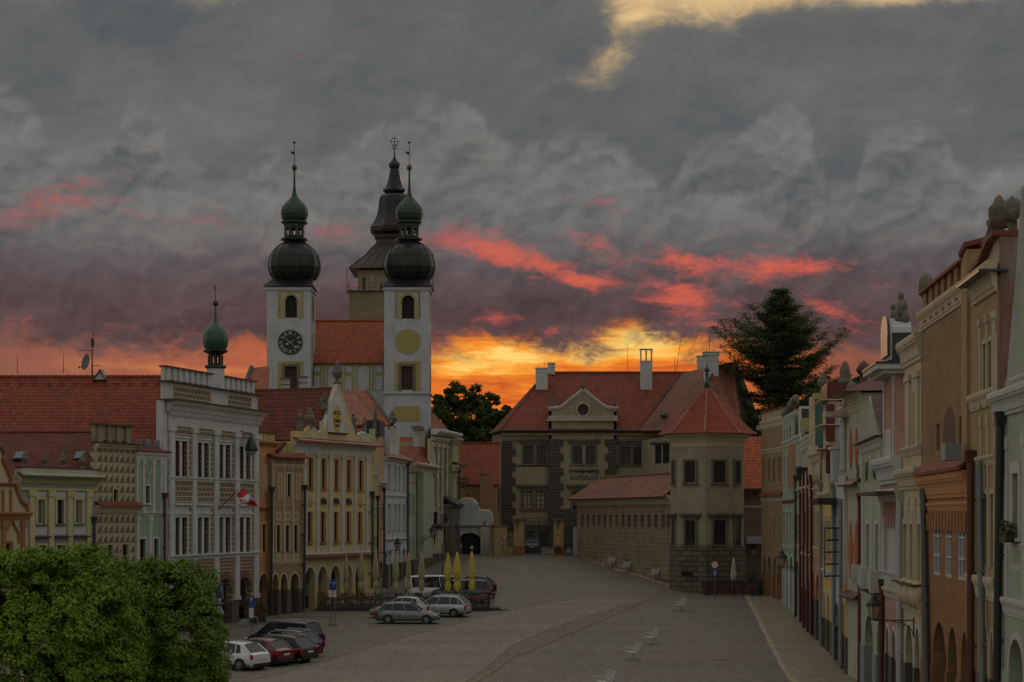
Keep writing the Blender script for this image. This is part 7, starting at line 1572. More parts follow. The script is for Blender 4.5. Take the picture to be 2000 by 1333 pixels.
MB().slab([(.7, -.15, H.z(1915, 514)), (H.W - 2.6, -.15, H.z(1925, 500)), (H.W - 2.6, 1, H.z(1925, 500)), (.7, 1, H.z(1915, 514))], .15).slab([(H.W - 2.6, -.15, H.z(1925, 500)), (H.W - 1.0, -.15, H.z(1935, 465)), (H.W - 1.0, 1, H.z(1935, 465)), (H.W - 2.6, 1, H.z(1925, 500))], .15).slab([(H.W - 1.1, -.15, H.z(1935, 465)), (H.W + .1, -.15, H.z(1940, 456)), (H.W + .1, 1.2, H.z(1940, 456)), (H.W - 1.1, 1.2, H.z(1935, 465))], .15).build('attic_coping', COPE, H.root)
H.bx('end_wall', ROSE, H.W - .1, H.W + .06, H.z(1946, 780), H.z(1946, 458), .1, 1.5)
for uu, dd, z_, k in ((1.6, .3, H.z(1915, 508), .24), (H.W - 1.9, .3, H.z(1930, 482), .34), (H.W - 1.2, .3, H.z(1938, 462), .40), (H.W - .2, .5, H.z(1942, 455), .30)):
    MB().box(uu - .12, uu + .12, dd - .12, dd + .12, z_ - .3, z_ + .3).ball((uu, dd, z_ + .3 + k), k, k * .8, k * 1.2, 12, 8, .45, uu).ball((uu - .1, dd, z_ + .3 + k * 2.1), k * .35, k * .3, k * .4, 8, 6, .3, 2).build('round_vase', STONE, H.root, smooth=True)
H.pipe(1913, 900, 1333, plain('old zinc pipe', (.16, .19, .19, 1), .5), d=-.35, r=.10, px2=1919, head=False)
H.pipe(1954, 832, 1333, plain('black green pipe', (.02, .026, .028, 1), .5), d=-.3, r=.12, px2=1947)
# pale green end house
H = House('townhouse', 'pale green house with white sweeping gable cut by the right edge of the picture', 'house', 1947, 57.7, 2060, 49.5, G)
H.wins([(1980, 1991)], 1985, 925, 1051, frame=WOODR, sur=TRIM, sw=.3, sill=TRIM, bars=(0, 2)); H.wins([(2015, 2030)], 2020, 925, 1051, frame=WOODR, sur=TRIM, sw=.3)
H.arc([(1973, 2001), (2012, 2045)], 1986, 1249, 1312); H.arcade(H.z(1986, 1320), pier=PALEG, ring=TRIM, rw=.2, back=CRTRIM)
tp = tops(H, [(1947, 800), (1966, 785), (1974, 740), (1982, 640), (1992, 530), (1998, 440), (2003, 370), (2060, 330)])
H.wall(MINT if 0 else PALEG, tp, depth=8, backh=tp[0][1]); m = MB()
for a, b in zip(tp[1:], tp[2:]): m.tube((a[0], .1, a[1]), (b[0], .1, b[1]), .22, .22, 6)
m.build('gable_moulding', TRIM, H.root); H.band(H.z(1955, 815), .7, .9, TRIM); H.band(H.z(1980, 760), .3, .3, TRIM, u0=H.u(1976)); H.band(H.z(1980, 1205), .5, .4, TRIM); H.band(H.z(1980, 1075), .2, .15, TRIM)
for p in (1964, 1998): H.pil(H.u(p), H.u(p + 5), H.z(1985, 1200), H.z(1985, 850), .12, TRIM)
H.panel(H.u(1976), H.u(1994), H.z(1985, 1185), H.z(1985, 1105), TRIM, inner=PALEG)
bx_ = tag(empty('window_box', H.root.matrix_basis @ Vector((H.u(1985), -.25, H.z(1985, 1060))), H.root.rotation_euler.z), 'window box of green herbs on the sill of the pale green end house', 'planter')
MB().box(-.5, .5, -.13, .13, 0, .24).build('trough', WOODD, bx_); m = MB(); rnd = random.Random(5)
for k in range(160):
    c = Vector((rnd.uniform(-.5, .5), rnd.uniform(-.16, .16), .22 + rnd.random() ** 1.5 * .35)); d = Vector((rnd.uniform(-1, 1), rnd.uniform(-1, 1), rnd.uniform(.2, 1))).normalized() * .09; e = d.orthogonal().normalized() * .035; m.poly([c - e, c + d, c + e, c - d * .4])
m.build('plants', plain('window herbs', (.05, .09, .02, 1), .7), bx_)
import numpy as np
# ------------------------------------------------------------------ ground
def structure(o): o['kind'] = 'structure'; return o
ys = sorted(set([-60, 0, 40, 60, 80, 90, 2500] + [100, 107, 115, 123, 129, 137, 142, 147, 157, 165, 185, 205, 230, 300, 400, 700, 1300]))
xs_ = [-900, -300, -120, -60, -40, -20, 0, 20, 40, 60, 120, 300, 900]
m = MB(); m.add([(x, y, gz(y)) for y in ys for x in xs_], [(j * len(xs_) + i, j * len(xs_) + i + 1, (j + 1) * len(xs_) + i + 1, (j + 1) * len(xs_) + i) for j in range(len(ys) - 1) for i in range(len(xs_) - 1)])
structure(m.build('ground', COB))
def interp(pl, y):
    pl = sorted(pl, key=lambda q: q[1])
    if y <= pl[0][1]: a, b = pl[0], pl[1]
    elif y >= pl[-1][1]: a, b = pl[-2], pl[-1]
    else:
        for a, b in zip(pl, pl[1:]):
            if a[1] <= y <= b[1]: break
    return a[0] + (b[0] - a[0]) * (y - a[1]) / max(1e-6, b[1] - a[1])
def strip(name, left, right, y0, y1, mat, dz=.012, thick=0.0, step=.8):
    """sheet or raised slab between two lines on the ground, following its slope"""
    L_ = [onground(*p)[:2] if len(p) == 2 else p[:2] for p in left]; R_ = [onground(*p)[:2] if len(p) == 2 else p[:2] for p in right]
    n = int((y1 - y0) / step) + 1; yy = sorted(set([y0 + (y1 - y0) * i / n for i in range(n + 1)] + [q for q in (100, 107, 115, 123, 129, 137, 142, 147, 157, 165, 185, 205) if y0 < q < y1]))
    vs = []; fs = []
    for y in yy:
        a, b = interp(L_, y), interp(R_, y); z = gz(y) + dz + thick
        vs += [(a, y, z), (b, y, z)] + ([(a, y, z - thick - dz - .1), (b, y, z - thick - dz - .1)] if thick else [])
    k = 4 if thick else 2
    for i in range(len(yy) - 1):
        o, p = i * k, (i + 1) * k; fs.append((o, o + 1, p + 1, p))
        if thick: fs += [(o, p, p + 2, o + 2), (o + 1, o + 3, p + 3, p + 1)]
    if thick: fs += [(0, 2, 3, 1), ((len(yy) - 1) * k, (len(yy) - 1) * k + 1, (len(yy) - 1) * k + 3, (len(yy) - 1) * k + 2)]
    return structure(MB().add(vs, fs).build(name, mat))
roadL = [(-17.5, 88, 0), (-12.5, 104, 0), (600, 1300), (850, 1228), (1000, 1191), (1060, 1179), (1120, 1171), (1180, 1168.5)]
roadR = [(-3.6, 88, 0), (1000, 1263), (1075, 1229), (1140, 1207), (1213, 1184), (1262, 1172)]
paleL = [(-3.5, 88, 0), (1000, 1284), (1028, 1274), (1112, 1237.6), (1179, 1209.6), (1238, 1184), (1266, 1174)]
shift = lambda pl, d: [(onground(*p)[0] + d, onground(*p)[1], 0) if len(p) == 2 else (p[0] + d, p[1], 0) for p in pl]
strip('road', roadL, roadR, 88, 160.5, COBR, .014)
strip('road_gutter', roadR, paleL, 88, 158, COBD, .018)
strip('road_edge_stones', shift(paleL, -.02), shift(paleL, .14), 88, 157, plain('pale edge stone', (.20, .165, .11, 1), .7, var=.6, ns=3), .03)
strip('road_edge_stones', shift(roadR, -.06), shift(roadR, .04), 88, 157, plain('edge stone', (.15, .12, .085, 1), .7, var=.6, ns=3), .03)
strip('road_edge_stones', shift(roadL, -.25), shift(roadL, .1), 88, 160, COBY, .03)
strip('worn_path', [(1060, 1360), (1087, 1333), (1134, 1296), (1196, 1243)], [(1208, 1360), (1222, 1333), (1245, 1290), (1268, 1243)], 92, 121.5, COBY, .016)
KL = [(1459, 1174.6), (1476, 1207), (1493, 1243), (1512, 1282), (1540, 1330), (14.2, 90, 0), (11.2, 50, 0)]
fac = [(13.9, 50, 0), (16.9, 100, 0), (20.1, 146, 0), (21.6, 158, 0), (21.0, 165, 0)]
strip('kerb', KL, shift(KL, .28), 50, 161.5, KERB, .0, .085); strip('pavement', shift(KL, .28), [(p[0] + 3.9, p[1], 0) for p in fac], 50, 161.4, PAVE, .0, .08)
KW = [(1112, 1083), (1120, 1085.5), (1196, 1111.6), (1252, 1128), (1309, 1148)]
wl = [(pt(1129, 0, 202.5).x, 202.5, 0), (pt(1314, 0, 173.5).x + .3, 173.5, 0), (pt(1312, 0, 166).x, 166, 0)]
strip('kerb', KW, shift(KW, .25), 166.5, 203.5, KERB, .0, .13); strip('pavement', shift(KW, .25), wl, 167.0, 203.4, PAVED, .0, .12)
LF = [(-15.4, 147, 0), (-11.2, 160.5, 0), (-9.2, 181, 0), (-5.5, 207, 0)]
strip('pavement', LF, [(p[0] + 1.6 + (p[1] - 147) * .01, p[1], 0) for p in LF], 158, 205, PAVED, .0, .06)
strip('drain_line', [(1011, 1086), (1066, 1135)], [(1013, 1086), (1068.5, 1135)], 172, 203, COBD, .02)
def onpav(px, py, h=.0): v = onground(px, py); v.z += h; return v
d_ = tag(empty('drain_cover', onground(1408, 1290)), 'long pale rusty drain cover lying flat on the right-hand setts', 'drain cover'); MB().box(-.72, .72, -.09, .09, 0, .03).build('frame', plain('pale rusty iron', (.34, .24, .13, 1), .6), d_); MB().box(-.65, .65, -.03, .03, .03, .036).build('slot', BLACKP, d_)

# ------------------------------------------------------------------ cars
def carpaint(name, c, rough=.28):
    if name in MATS: return MATS[name]
    m, t, b = newmat(name); b.inputs['Base Color'].default_value = (*c, 1); b.inputs['Metallic'].default_value = .35 if name != 'white car paint' else 0; b.inputs['Roughness'].default_value = rough
    b.inputs['Coat Weight'].default_value = 1.0; b.inputs['Coat Roughness'].default_value = .04; n = tnoise(t, 2.0, 4, .6); t.links.new((n * .15 + rough - .06).v, b.inputs['Roughness']); return m
CARGL = glassmat('car glass', (.01, .012, .014, 1), .06); TYRE = plain('tyre rubber', (.014, .014, .014, 1), .85); RIM = plain('alloy rim', (.28, .28, .29, 1), .35, .7); CHROME = plain('chrome strip', (.5, .5, .5, 1), .2, .9)
TAIL = plain('tail light red', (.35, .01, .015, 1), .25, var=.1); HEADL = plain('headlight glass', (.4, .42, .45, 1), .15, var=.1); PLAST = plain('black plastic trim', (.02, .02, .021, 1), .6)
def car(name, label, paint, L=4.25, Wd=1.76, Hh=1.46, kind='hatch', hood=.98, belt=.92, trim=False, group='cars parked on the square', rails=False):
    r = tag(empty(name), label, 'van' if kind == 'van' else 'car', group); w = Wd / 2; h = L / 2; gc = .20
    xa, xb, xc, xd = {'hatch': (h * .46, h * .10, -h * .62, -h * .90), 'wagon': (h * .48, h * .12, -h * .72, -h * .95), 'mpv': (h * .66, h * .26, -h * .84, -h * .98), 'van': (h * .80, h * .55, -h * .95, -h * 1.0), 'sedan': (h * .46, h * .10, -h * .42, -h * .72)}[kind]
    zh = .72 if kind in ('hatch', 'wagon', 'sedan') else .86; be = belt if kind in ('hatch', 'wagon', 'sedan') else belt + .12
    # side outline top edge: nose -> hood -> belt -> tail
    top = [(h, .52), (h - .04, zh - .12), (h - .20, zh - .02), (xa + (h - xa) * .45, zh + (be - zh) * .65), (xa, be), (0, be + .01), (xd * .6, be + .03), (xd, be + .04), (-h + .04, be - .06), (-h, .62)]
    vs = []; fs = []; n = 9
    for i, (x, zt) in enumerate(top):
        e = 1 - .16 * max(0, (abs(x) / h) ** 6); q = w * e; zb = gc + (.12 if abs(x) > h * .9 else 0)
        ring = [(0, zb), (q * .86, zb), (q * .97, zb + .12), (q, (zb + zt) * .5), (q * .985, zt - .10), (q * .93, zt - .015), (q * .80, zt), (q * .4, zt + .012), (0, zt + .016)]
        vs += [(x, y, z) for y, z in ring] + [(x, -y, z) for y, z in ring[1:-1]]
    k = 2 * n - 2; order = list(range(n)) + [n + j for j in range(n - 2)][::-1]
    for i in range(len(top) - 1):
        for j in range(k):
            a, b = order[j], order[(j + 1) % k]; fs.append((i * k + a, i * k + b, (i + 1) * k + b, (i + 1) * k + a))
    fs += [tuple(order), tuple((len(top) - 1) * k + a for a in order[::-1])]
    body = MB().add(vs, fs).build('body', paint, r, smooth='auto')
    # greenhouse of glass, painted roof and pillars
    wb, wr = w * .90, w * .70; zr = Hh - .03; zc = Hh - (.10 if kind == 'hatch' else .05); bx0 = be - .02
    rear_b = be + (.0 if kind != 'van' else 0)
    G8 = [(xa, wb, bx0), (xb, wr, zr), (xc, wr * .97, zc), (xd, wb * .94, rear_b), (xa, -wb, bx0), (xb, -wr, zr), (xc, -wr * .97, zc), (xd, -wb * .94, rear_b)]
    xm, zm = (xb + xc) / 2 + .1, Hh - .0; G8 += [(xm, wr * 1.01, zm - .012), (xm, -wr * 1.01, zm - .012)]
    MB().add(G8, [(0, 1, 8, 2, 3), (4, 7, 6, 9, 5), (0, 4, 5, 1), (2, 6, 7, 3), (1, 5, 9, 8), (8, 9, 6, 2), (0, 3, 7, 4)]).build('glasshouse', CARGL, r)
    R_ = MB(); T = [(xb, zr), (xb * .4 + xm * .6, zm), (xm, zm + .012), (xm * .4 + xc * .6, (zm + zc) / 2 + .02), (xc, zc)]; v2 = []
    for x, z in T: v2 += [(x, -wr * 1.03, z - .05), (x, -wr * .95, z + .012), (x, -wr * .5, z + .035), (x, 0, z + .042), (x, wr * .5, z + .035), (x, wr * .95, z + .012), (x, wr * 1.03, z - .05)]
    R_.add(v2, [(i * 7 + j, i * 7 + j + 1, (i + 1) * 7 + j + 1, (i + 1) * 7 + j) for i in range(4) for j in range(6)]).build('roof', paint, r, smooth=True)
    P = MB()
    def pil(p, q, a): P.tube(p, q, a, a, 5)
    for s in (1, -1):
        pil((xa, s * wb, bx0), (xb, s * wr, zr - .01), .032); pil((xd, s * wb * .94, rear_b), (xc, s * wr * .97, zc - .01), .05)
        A_ = lambda f: (xa + (xd - xa) * f, s * wb * 1.0, be); B_ = lambda f: (xb + (xc - xb) * f, s * wr, zr - .0)
        for f, g, a in ((.36, .30, .032), (.66, .70, .034)) + (((.88, .94, .05),) if kind in ('wagon', 'mpv', 'van') else ()):
            pil(A_(f), B_(g), a)
        if kind == 'hatch': P.add([(xd, s * wb * .955, rear_b), (xc, s * wr * .985, zc), (xc + .16, s * wr * 1.01, zc), (xd + .62, s * wb * .985, be)], [(0, 1, 2, 3)])
        if kind == 'van': P.add([(xd + .05, s * (wb + .005), be), (xc + .05, s * (wr + .006), zc), (xc + .4, s * (wr + .008), zc), (xd + .55, s * (wb + .008), be)], [(0, 1, 2, 3)])
    P.build('pillars', paint, r)
    if rails:
        for s in (1, -1): MB().path([Vector((xb - .1, s * wr * .93, zr + .03)), Vector((xb - .2, s * wr * .93, zm + .07)), Vector((xc + .25, s * wr * .93, zm + .05)), Vector((xc + .1, s * wr * .93, zc + .02))], .018, 5).build('roof_rail', CHROME, r)
    if trim:
        for s in (1, -1): MB().path([Vector((xa - .05, s * (wb + .01), be + .01)), Vector((xb, s * (wr + .03), zr - .02)), Vector((xm, s * (wr + .03), zm - .03)), Vector((xc - .05, s * (wr + .02), zc - .05)), Vector((xd + .15, s * (wb - .01), be + .12)), Vector((xd + .4, s * (wb + .012), be + .01)), Vector((xa - .05, s * (wb + .01), be + .01))], .014, 4).build('window_chrome', CHROME, r)
    # seams, handles, sills, arches
    M2 = MB()
    for s in (1, -1):
        for x in (xa * .5 + .1, (xa + xd) / 2 - .02, xd * .62): M2.box(x - .008, x + .008, s * (w + .002) - .004, s * (w + .002) + .004, gc + .14, be - .12)
        M2.box(-h * .93, h * .93, s * (w * .985) - .012, s * (w * .985) + .012, gc + .02, gc + .14)
    M2.box(h - .10, h + .015, -w * .72, w * .72, gc + .04, gc + .20).box(-h - .015, -h + .10, -w * .76, w * .76, gc + .04, gc + .20); M2.box(h - .03, h + .012, -w * .4, w * .4, .50, .60); M2.build('dark_trim', PLAST, r)
    for s in (1, -1):
        for x in (xa * .5 - .55, xd * .5 + .12): MB().box(x - .09, x + .09, s * (w + .0) - .012, s * (w + .0) + .012, be - .17, be - .14).build('door_handle', PLAST if not trim else CHROME, r)
        MB().ball((xa - .18, s * (w + .06), be + .06), .09, .10, .07, 8, 5).build('mirror', paint, r, smooth=True)
        tl = MB().box(-h - .012, -h + .16, s * (w * .93) - .10, s * (w * .93) + .012, be - .27, be - .03) if kind in ('hatch', 'sedan') else MB().box(-h - .012, -h + .12, s * (w * .95) - .08, s * (w * .95) + .008, be - .38, be - .02)
        tl.build('tail_light', TAIL, r, bevel=.02); MB().box(h - .22, h + .004, s * (w * .80) - .17, s * (w * .80) + .09, zh - .20, zh - .06).build('headlight', HEADL, r, bevel=.03)
    MB().box(-h - .02, -h - .008, -.26, .26, .60, .71).build('number_plate', SIGNW, r); MB().box(h + .008, h + .02, -.26, .26, .36, .47).build('number_plate', SIGNW, r)
    wr_ = .315
    for x in (h * .63, -h * .60):
        for s in (1, -1):
            q = empty('wheel', (x, s * (w - .10), wr_), 0, r)
            a = MB().lathe([(wr_ + .055, -.11), (wr_ + .055, .103)], 0, 0, 20); a.v = [Vector((v.x, v.z * s, v.y)) for v in a.v]; a.build('wheel_arch', BLACKP, q)
            a = MB().lathe([(wr_ * .66, -.1), (wr_ * .93, -.1), (wr_, -.06), (wr_, .08), (wr_ * .95, .122), (wr_ * .66, .125)], 0, 0, 20); a.v = [Vector((v.x, v.z * s, v.y)) for v in a.v]; a.build('tyre', TYRE, q, smooth='auto')
            a = MB(); a.lathe([(wr_ * .66, .122), (wr_ * .64, .135), (wr_ * .60, .125)], 0, 0, 20); a.f = a.f[:-2]
            for i in range(7):
                t = i * 2 * math.pi / 7; c, d = math.cos(t), math.sin(t); e_ = .028
                a.add([(c * .05 - d * e_, d * .05 + c * e_, .14), (c * .05 + d * e_, d * .05 - c * e_, .14), (c * wr_ * .64 + d * e_ * 1.2, d * wr_ * .64 - c * e_ * 1.2, .128), (c * wr_ * .64 - d * e_ * 1.2, d * wr_ * .64 + c * e_ * 1.2, .128)], [(0, 1, 2, 3)])
            a.lathe([(.06, .12), (.055, .148), (.01, .15)], 0, 0, 10); a.v = [Vector((v.x, v.z * s, v.y)) for v in a.v]; a.build('rim', RIM, q, smooth='auto')
    return r
def put(c, loc, head):
    c.location = (loc[0], loc[1], gz(loc[1])); hv = Vector((math.cos(R(head)), math.sin(R(head))))
    s = (gz(loc[1] + 2) - gz(loc[1] - 2)) / 4; c.rotation_euler = (math.atan(s) * math.cos(R(head)) , -math.atan(s * hv.y), R(head)); return c
def by_wheel(c, px, py, head, L, w=1.76, wheel=-.60, side=1):
    """stand the car so that its camera-side rear wheel touches the ground at this pixel"""
    p = onground(px, py); hv = Vector((math.cos(R(head)), math.sin(R(head)))); lv = Vector((-hv.y, hv.x))
    ct = Vector(p[:2]) - hv * (wheel * L / 2) - lv * side * (w / 2 - .05); return put(c, ct, head)
WP = carpaint('white car paint', (.62, .63, .66), .3)
by_wheel(car('parked_car', 'white hatchback nearest the trees, first of the five cars parked side by side', WP, 4.2, 1.78, 1.48), 468.5, 1311, 148, 4.2)
by_wheel(car('parked_car', 'dark red small car parked between the white hatchback and the black estates', carpaint('dark red car paint', (.14, .010, .018)), 4.0, 1.72, 1.46), 519, 1302.5, 148, 4.0)
by_wheel(car('parked_car', 'black estate car with chrome window outline beside the dark red car', carpaint('black car paint', (.012, .014, .018)), 4.75, 1.82, 1.47, 'wagon', trim=True, rails=True), 562, 1296.5, 149, 4.75)
by_wheel(car('parked_car', 'midnight blue estate car with silver roof rails, fourth of the five side by side', carpaint('midnight car paint', (.012, .016, .035)), 4.7, 1.82, 1.5, 'wagon', trim=True, rails=True), 574, 1286, 150, 4.7)
by_wheel(car('parked_car', 'dark navy people carrier farthest of the five cars beside the arcades', carpaint('navy car paint', (.012, .018, .05)), 4.6, 1.82, 1.8, 'mpv', rails=True), 577, 1277, 151, 4.6)
p = onground(795.5, 1219.5); put(car('parked_car', 'grey-silver estate car seen side-on, nose to the right', carpaint('grey silver car paint', (.19, .21, .23)), 4.35, 1.70, 1.46, 'wagon'), (p.x, p.y + .8), -3)
p = onground(782, 1209); put(car('parked_car', 'silver hatchback partly hidden behind the grey-silver estate, nose to the left', carpaint('silver car paint', (.36, .38, .41)), 4.3, 1.75, 1.52), (p.x, p.y + .9), 174)
by_wheel(car('parked_car', 'bright silver estate car with alloy wheels at the end of the cafe deck', carpaint('bright silver car paint', (.42, .43, .46)), 4.55, 1.77, 1.5, 'wagon', rails=True), 886, 1206.5, 166, 4.55)
put(car('parked_van', 'white delivery van behind the pale folded parasols', WP, 4.9, 1.9, 1.95, 'van'), (pt(850, 0, 158.6).x, 158.6), 8)
put(car('parked_car', 'large navy people carrier just behind the yellow folded parasols', carpaint('navy car paint', (.012, .018, .05)), 4.85, 1.9, 1.78, 'mpv'), (pt(898, 0, 156.3).x, 156.3), 183)
put(car('parked_car', 'dark red hatchback of which only the roof shows above the navy people carrier', carpaint('dark red car paint', (.14, .01, .018)), 4.1, 1.75, 1.5), (pt(912, 0, 160.2).x, 160.2), 180)
put(car('parked_car', 'black hatchback farthest behind the navy people carrier, beyond the dark red roof', carpaint('black car paint', (.012, .014, .018)), 4.2, 1.75, 1.5), (pt(920, 0, 164.5).x, 164.5), 181)
put(car('parked_car', 'dark blue car seen from behind inside the castle gate', carpaint('blue black car paint', (.02, .03, .06)), 4.2, 1.75, 1.5, group=None), (pt(1040, 0, 211).x, 211), 88)

# ------------------------------------------------------------------ cafe deck with railing, planters, parasols, tables and chairs
dx0, dx1, dy0, dy1 = pt(619, 0, 149).x, pt(956, 0, 149).x, 149.0, 154.3; dz = gz(149) + .34
r = tag(empty('cafe_deck', ((dx0 + dx1) / 2, 151.5, dz)), 'low dark timber cafe deck with wire railing before the yellow hotel', 'deck'); W2 = (dx1 - dx0) / 2
MB().box(-W2, W2, dy0 - 151.5, dy1 - 151.5, -.10, 0).build('deck_floor', TIMB, r)
MB().box(-W2 + .03, W2 - .03, dy0 - 151.5 + .03, dy1 - 151.5 - .03, -.8, -.10).build('deck_skirt', BLACKP, r)
MB().box(W2, W2 + .8, -2.2, -.4, -.6, -.12).build('step', TIMB, r); MB().box(W2 + .8, W2 + 1.35, -2.2, -.4, -.6, -.26).build('step', TIMB, r)
m = MB(); y = dy0 - 151.5 + .05; n = 22
for i in range(n + 1): x = -W2 + .05 + (2 * W2 - .1) * i / n; m.box(x - .02, x + .02, y - .02, y + .02, 0, 1.0)
for z in (.12, .99): m.box(-W2 + .05, W2 - .05, y - .015, y + .015, z - .015, z + .015)
for i in range(n * 6): x = -W2 + .05 + (2 * W2 - .1) * i / (n * 6); m.box(x - .006, x + .006, y - .006, y + .006, .1, .55)
for sx in (-1, 1):
    x = sx * (W2 - .05)
    for i in range(7): yy = y + (dy1 - dy0 - .1) * i / 6; m.box(x - .02, x + .02, yy - .02, yy + .02, 0, 1.0)
    for z in (.12, .5, .99): m.box(x - .015, x + .015, y, y + dy1 - dy0 - .1, z - .015, z + .015)
m.build('railing', IRON, r)
pl_ = MB(); 
plantm = plain('cafe box plants', (.035, .05, .018, 1), .8, var=.5)
proto = tag(empty('planter_box'), 'orange-brown wooden planter box hung along the cafe deck railing', 'planter', 'planter boxes along the cafe deck railing')
MB().box(-.75, .75, -.11, .11, 0, .26).build('trough', PLANTR, proto, bevel=.01); m = MB(); rnd = random.Random(3)
for k in range(90):
    c = Vector((rnd.uniform(-.72, .72), rnd.uniform(-.13, .13), .24 + rnd.random() ** 2 * .2)); d = Vector((rnd.uniform(-1, 1), rnd.uniform(-1, 1), rnd.uniform(.1, 1))).normalized() * .07; e = d.orthogonal().normalized() * .03; m.poly([c - e, c + d, c + e])
m.build('plants', plantm, proto)
for i in range(8):
    o = proto if i == 0 else copy_tree(proto); o.location = (dx0 + .95 + i * 1.62, dy0 + .24, dz + .50)
def parasol(mat, label, top=2.85, fat=1.0, seed=0, grp='folded parasols on the cafe deck', tied=True):
    r = tag(empty('folded_parasol'), label, 'parasol', grp); m = MB(); N_ = 16; rnd = random.Random(seed)
    pf = [(.02, top + .04), (.06, top), (.11, top * .90), (.155, top * .76), (.20, top * .60), (.235, top * .44), (.20, top * .32), (.115, top * .25), (.15, top * .20), (.21, top * .10), (.17, top * .02)]
    vs = []; 
    for j, (q, z) in enumerate(pf):
        for i in range(N_):
            a = 2 * math.pi * i / N_; k = 1 + (.20 if i % 2 else -.16) * min(1, j / 3) + rnd.uniform(-.12, .12) * min(1, j / 4); zz_ = z - (.22 * rnd.random() + (.14 if i % 4 < 2 else 0) if j == len(pf) - 1 else 0)
            vs.append((q * fat * k * math.cos(a), q * fat * k * math.sin(a), zz_))
    m.add(vs, [(j * N_ + i, j * N_ + (i + 1) % N_, (j + 1) * N_ + (i + 1) % N_, (j + 1) * N_ + i) for j in range(len(pf) - 1) for i in range(N_)])
    m.build('canopy', mat, r); MB().tube((0, 0, -1.32), (0, 0, top + .12), .03, .025, 8).build('pole', IRON, r); MB().box(-.35, .35, -.35, .35, -1.36, -1.26).tube((0, 0, -1.26), (0, 0, -.9), .06, .045, 8).build('base', BLACKP, r)
    return r
UB = [(676, 1082, 'pale dusty folded parasol, leftmost on the cafe deck', UMBP, .75), (706, 1080, 'thick pale folded parasol second from the left on the cafe deck', UMBP, 1.15), (733.5, 1078, 'pale folded parasol in front of the lime green house', UMBP, 1.0), (773, 1080, 'pale folded parasol in front of the white house arches', UMBP, .95), (798, 1079, 'slim pale folded parasol left of the white van', UMBP, .8), (823.5, 1077, 'pale folded parasol right in front of the white van', UMBP, .95),
      (875, 1080, 'bright yellow folded parasol, leftmost of the three yellow ones', UMBY, 1.05), (893, 1078.5, 'bright yellow folded parasol between two other yellow ones', UMBY, 1.2), (921.5, 1076.5, 'bright yellow folded parasol nearest the deck steps', UMBY, 1.0)]
for i, (px, py, lb, mt, ft) in enumerate(UB):
    Y = 152.6 if mt is UMBP else 150.9; o = parasol(mt, lb, 2.75, ft, i); p = pt(px, py, Y); o.location = (p.x, Y, p.z - 2.8); o.scale = (1, 1, 1)
def chair_proto():
    r = tag(empty('cafe_chair'), 'grey metal armchair among the tables on the cafe deck', 'chair', 'metal chairs on the cafe deck'); m = MB()
    for sx in (-1, 1):
        m.path([Vector((sx * .27, -.24, 0)), Vector((sx * .27, -.24, .64)), Vector((sx * .27, .2, .66)), Vector((sx * .25, .3, 0))], .014, 5); m.path([Vector((sx * .22, .24, .42)), Vector((sx * .22, .34, .88))], .014, 5)
    m.path([Vector((-.22, .34, .88)), Vector((.22, .34, .88))], .014, 5); m.build('frame', STEEL, r)
    m = MB()
    for i in range(7): m.box(-.25, .25, -.22 + i * .066, -.17 + i * .066, .42, .435)
    m.build('seat', TIMB, r); m = MB()
    for i in range(5): m.box(-.21, .21, .27 + i * .018, .285 + i * .018, .5 + i * .08, .55 + i * .08)
    m.build('backrest', TIMB, r); return r
def table_proto():
    r = tag(empty('cafe_table'), 'small round cafe table standing on the deck', 'table', 'tables on the cafe deck'); MB().lathe([(.36, .72), (.37, .735), (.36, .75)], 0, 0, 14).build('tabletop', STEEL, r); MB().tube((0, 0, 0), (0, 0, .72), .03, .03, 7).lathe([(.24, 0), (.22, .03), (.05, .06)], 0, 0, 10).build('pedestal', IRON, r); return r
cp, tp_ = chair_proto(), table_proto(); k = 0
for i in range(9):
    for j in range(2):
        x, y = dx0 + 1.0 + i * 1.42, dy0 + 1.3 + j * 2.4; t = tp_ if k == 0 else copy_tree(tp_); t.location = (x, y, dz)
        for sx in (-1, 1):
            c = cp if k == 0 and sx == -1 else copy_tree(cp); c.location = (x + sx * .55, y + random.uniform(-.1, .1), dz); c.rotation_euler.z = R(90 * -sx + random.uniform(-25, 25))
        k += 1

# ------------------------------------------------------------------ benches
def bench_proto(nm='park_bench'):
    r = empty(nm); m = MB()
    for i in range(5): m.box(-.65, .65, -.20 + i * .095, -.125 + i * .095, .43, .455)
    m.build('seat', WROUGH, r, bevel=.005); m = MB()
    for i in range(5): y = .27 + i * .035; m.box(-.65, .65, y, y + .02, .52 + i * .095, .585 + i * .095)
    m.build('backrest', WROUGH, r, bevel=.004)
    for s in (-1, 1):
        x = s * .58; m = MB(); m.path([Vector((x, -.30, 0)), Vector((x, -.20, .2)), Vector((x, -.22, .43)), Vector((x, .22, .43)), Vector((x, .28, .2)), Vector((x, .42, 0))], .024, 6); m.path([Vector((x, .22, .43)), Vector((x, .45, 1.02))], .024, 6); m.path([Vector((x, -.22, .43)), Vector((x, -.26, .62)), Vector((x, -.15, .68)), Vector((x, .30, .66))], .02, 6)
        m.build('leg', WROUGH, r)
    return r
bp = bench_proto(); BN = [(1326, 1194, -77, 'white bench standing alone on the setts near the round traffic sign'), (1269.5, 1259, -80, 'white bench just behind another white bench in the middle of the square'), (1233, 1290, -78, 'white bench nearer than the pair behind it, beside the sandy path'), (1178, 1351, -76, 'white bench of which only the top shows at the bottom edge'),
     (1201, 1099, -48, 'white bench against the castle wall, farthest up the slope'), (1231, 1110.5, -48, 'white bench against the castle wall between two others'), (1286.5, 1127, -48, 'white bench against the castle wall, closest to the octagonal tower')]
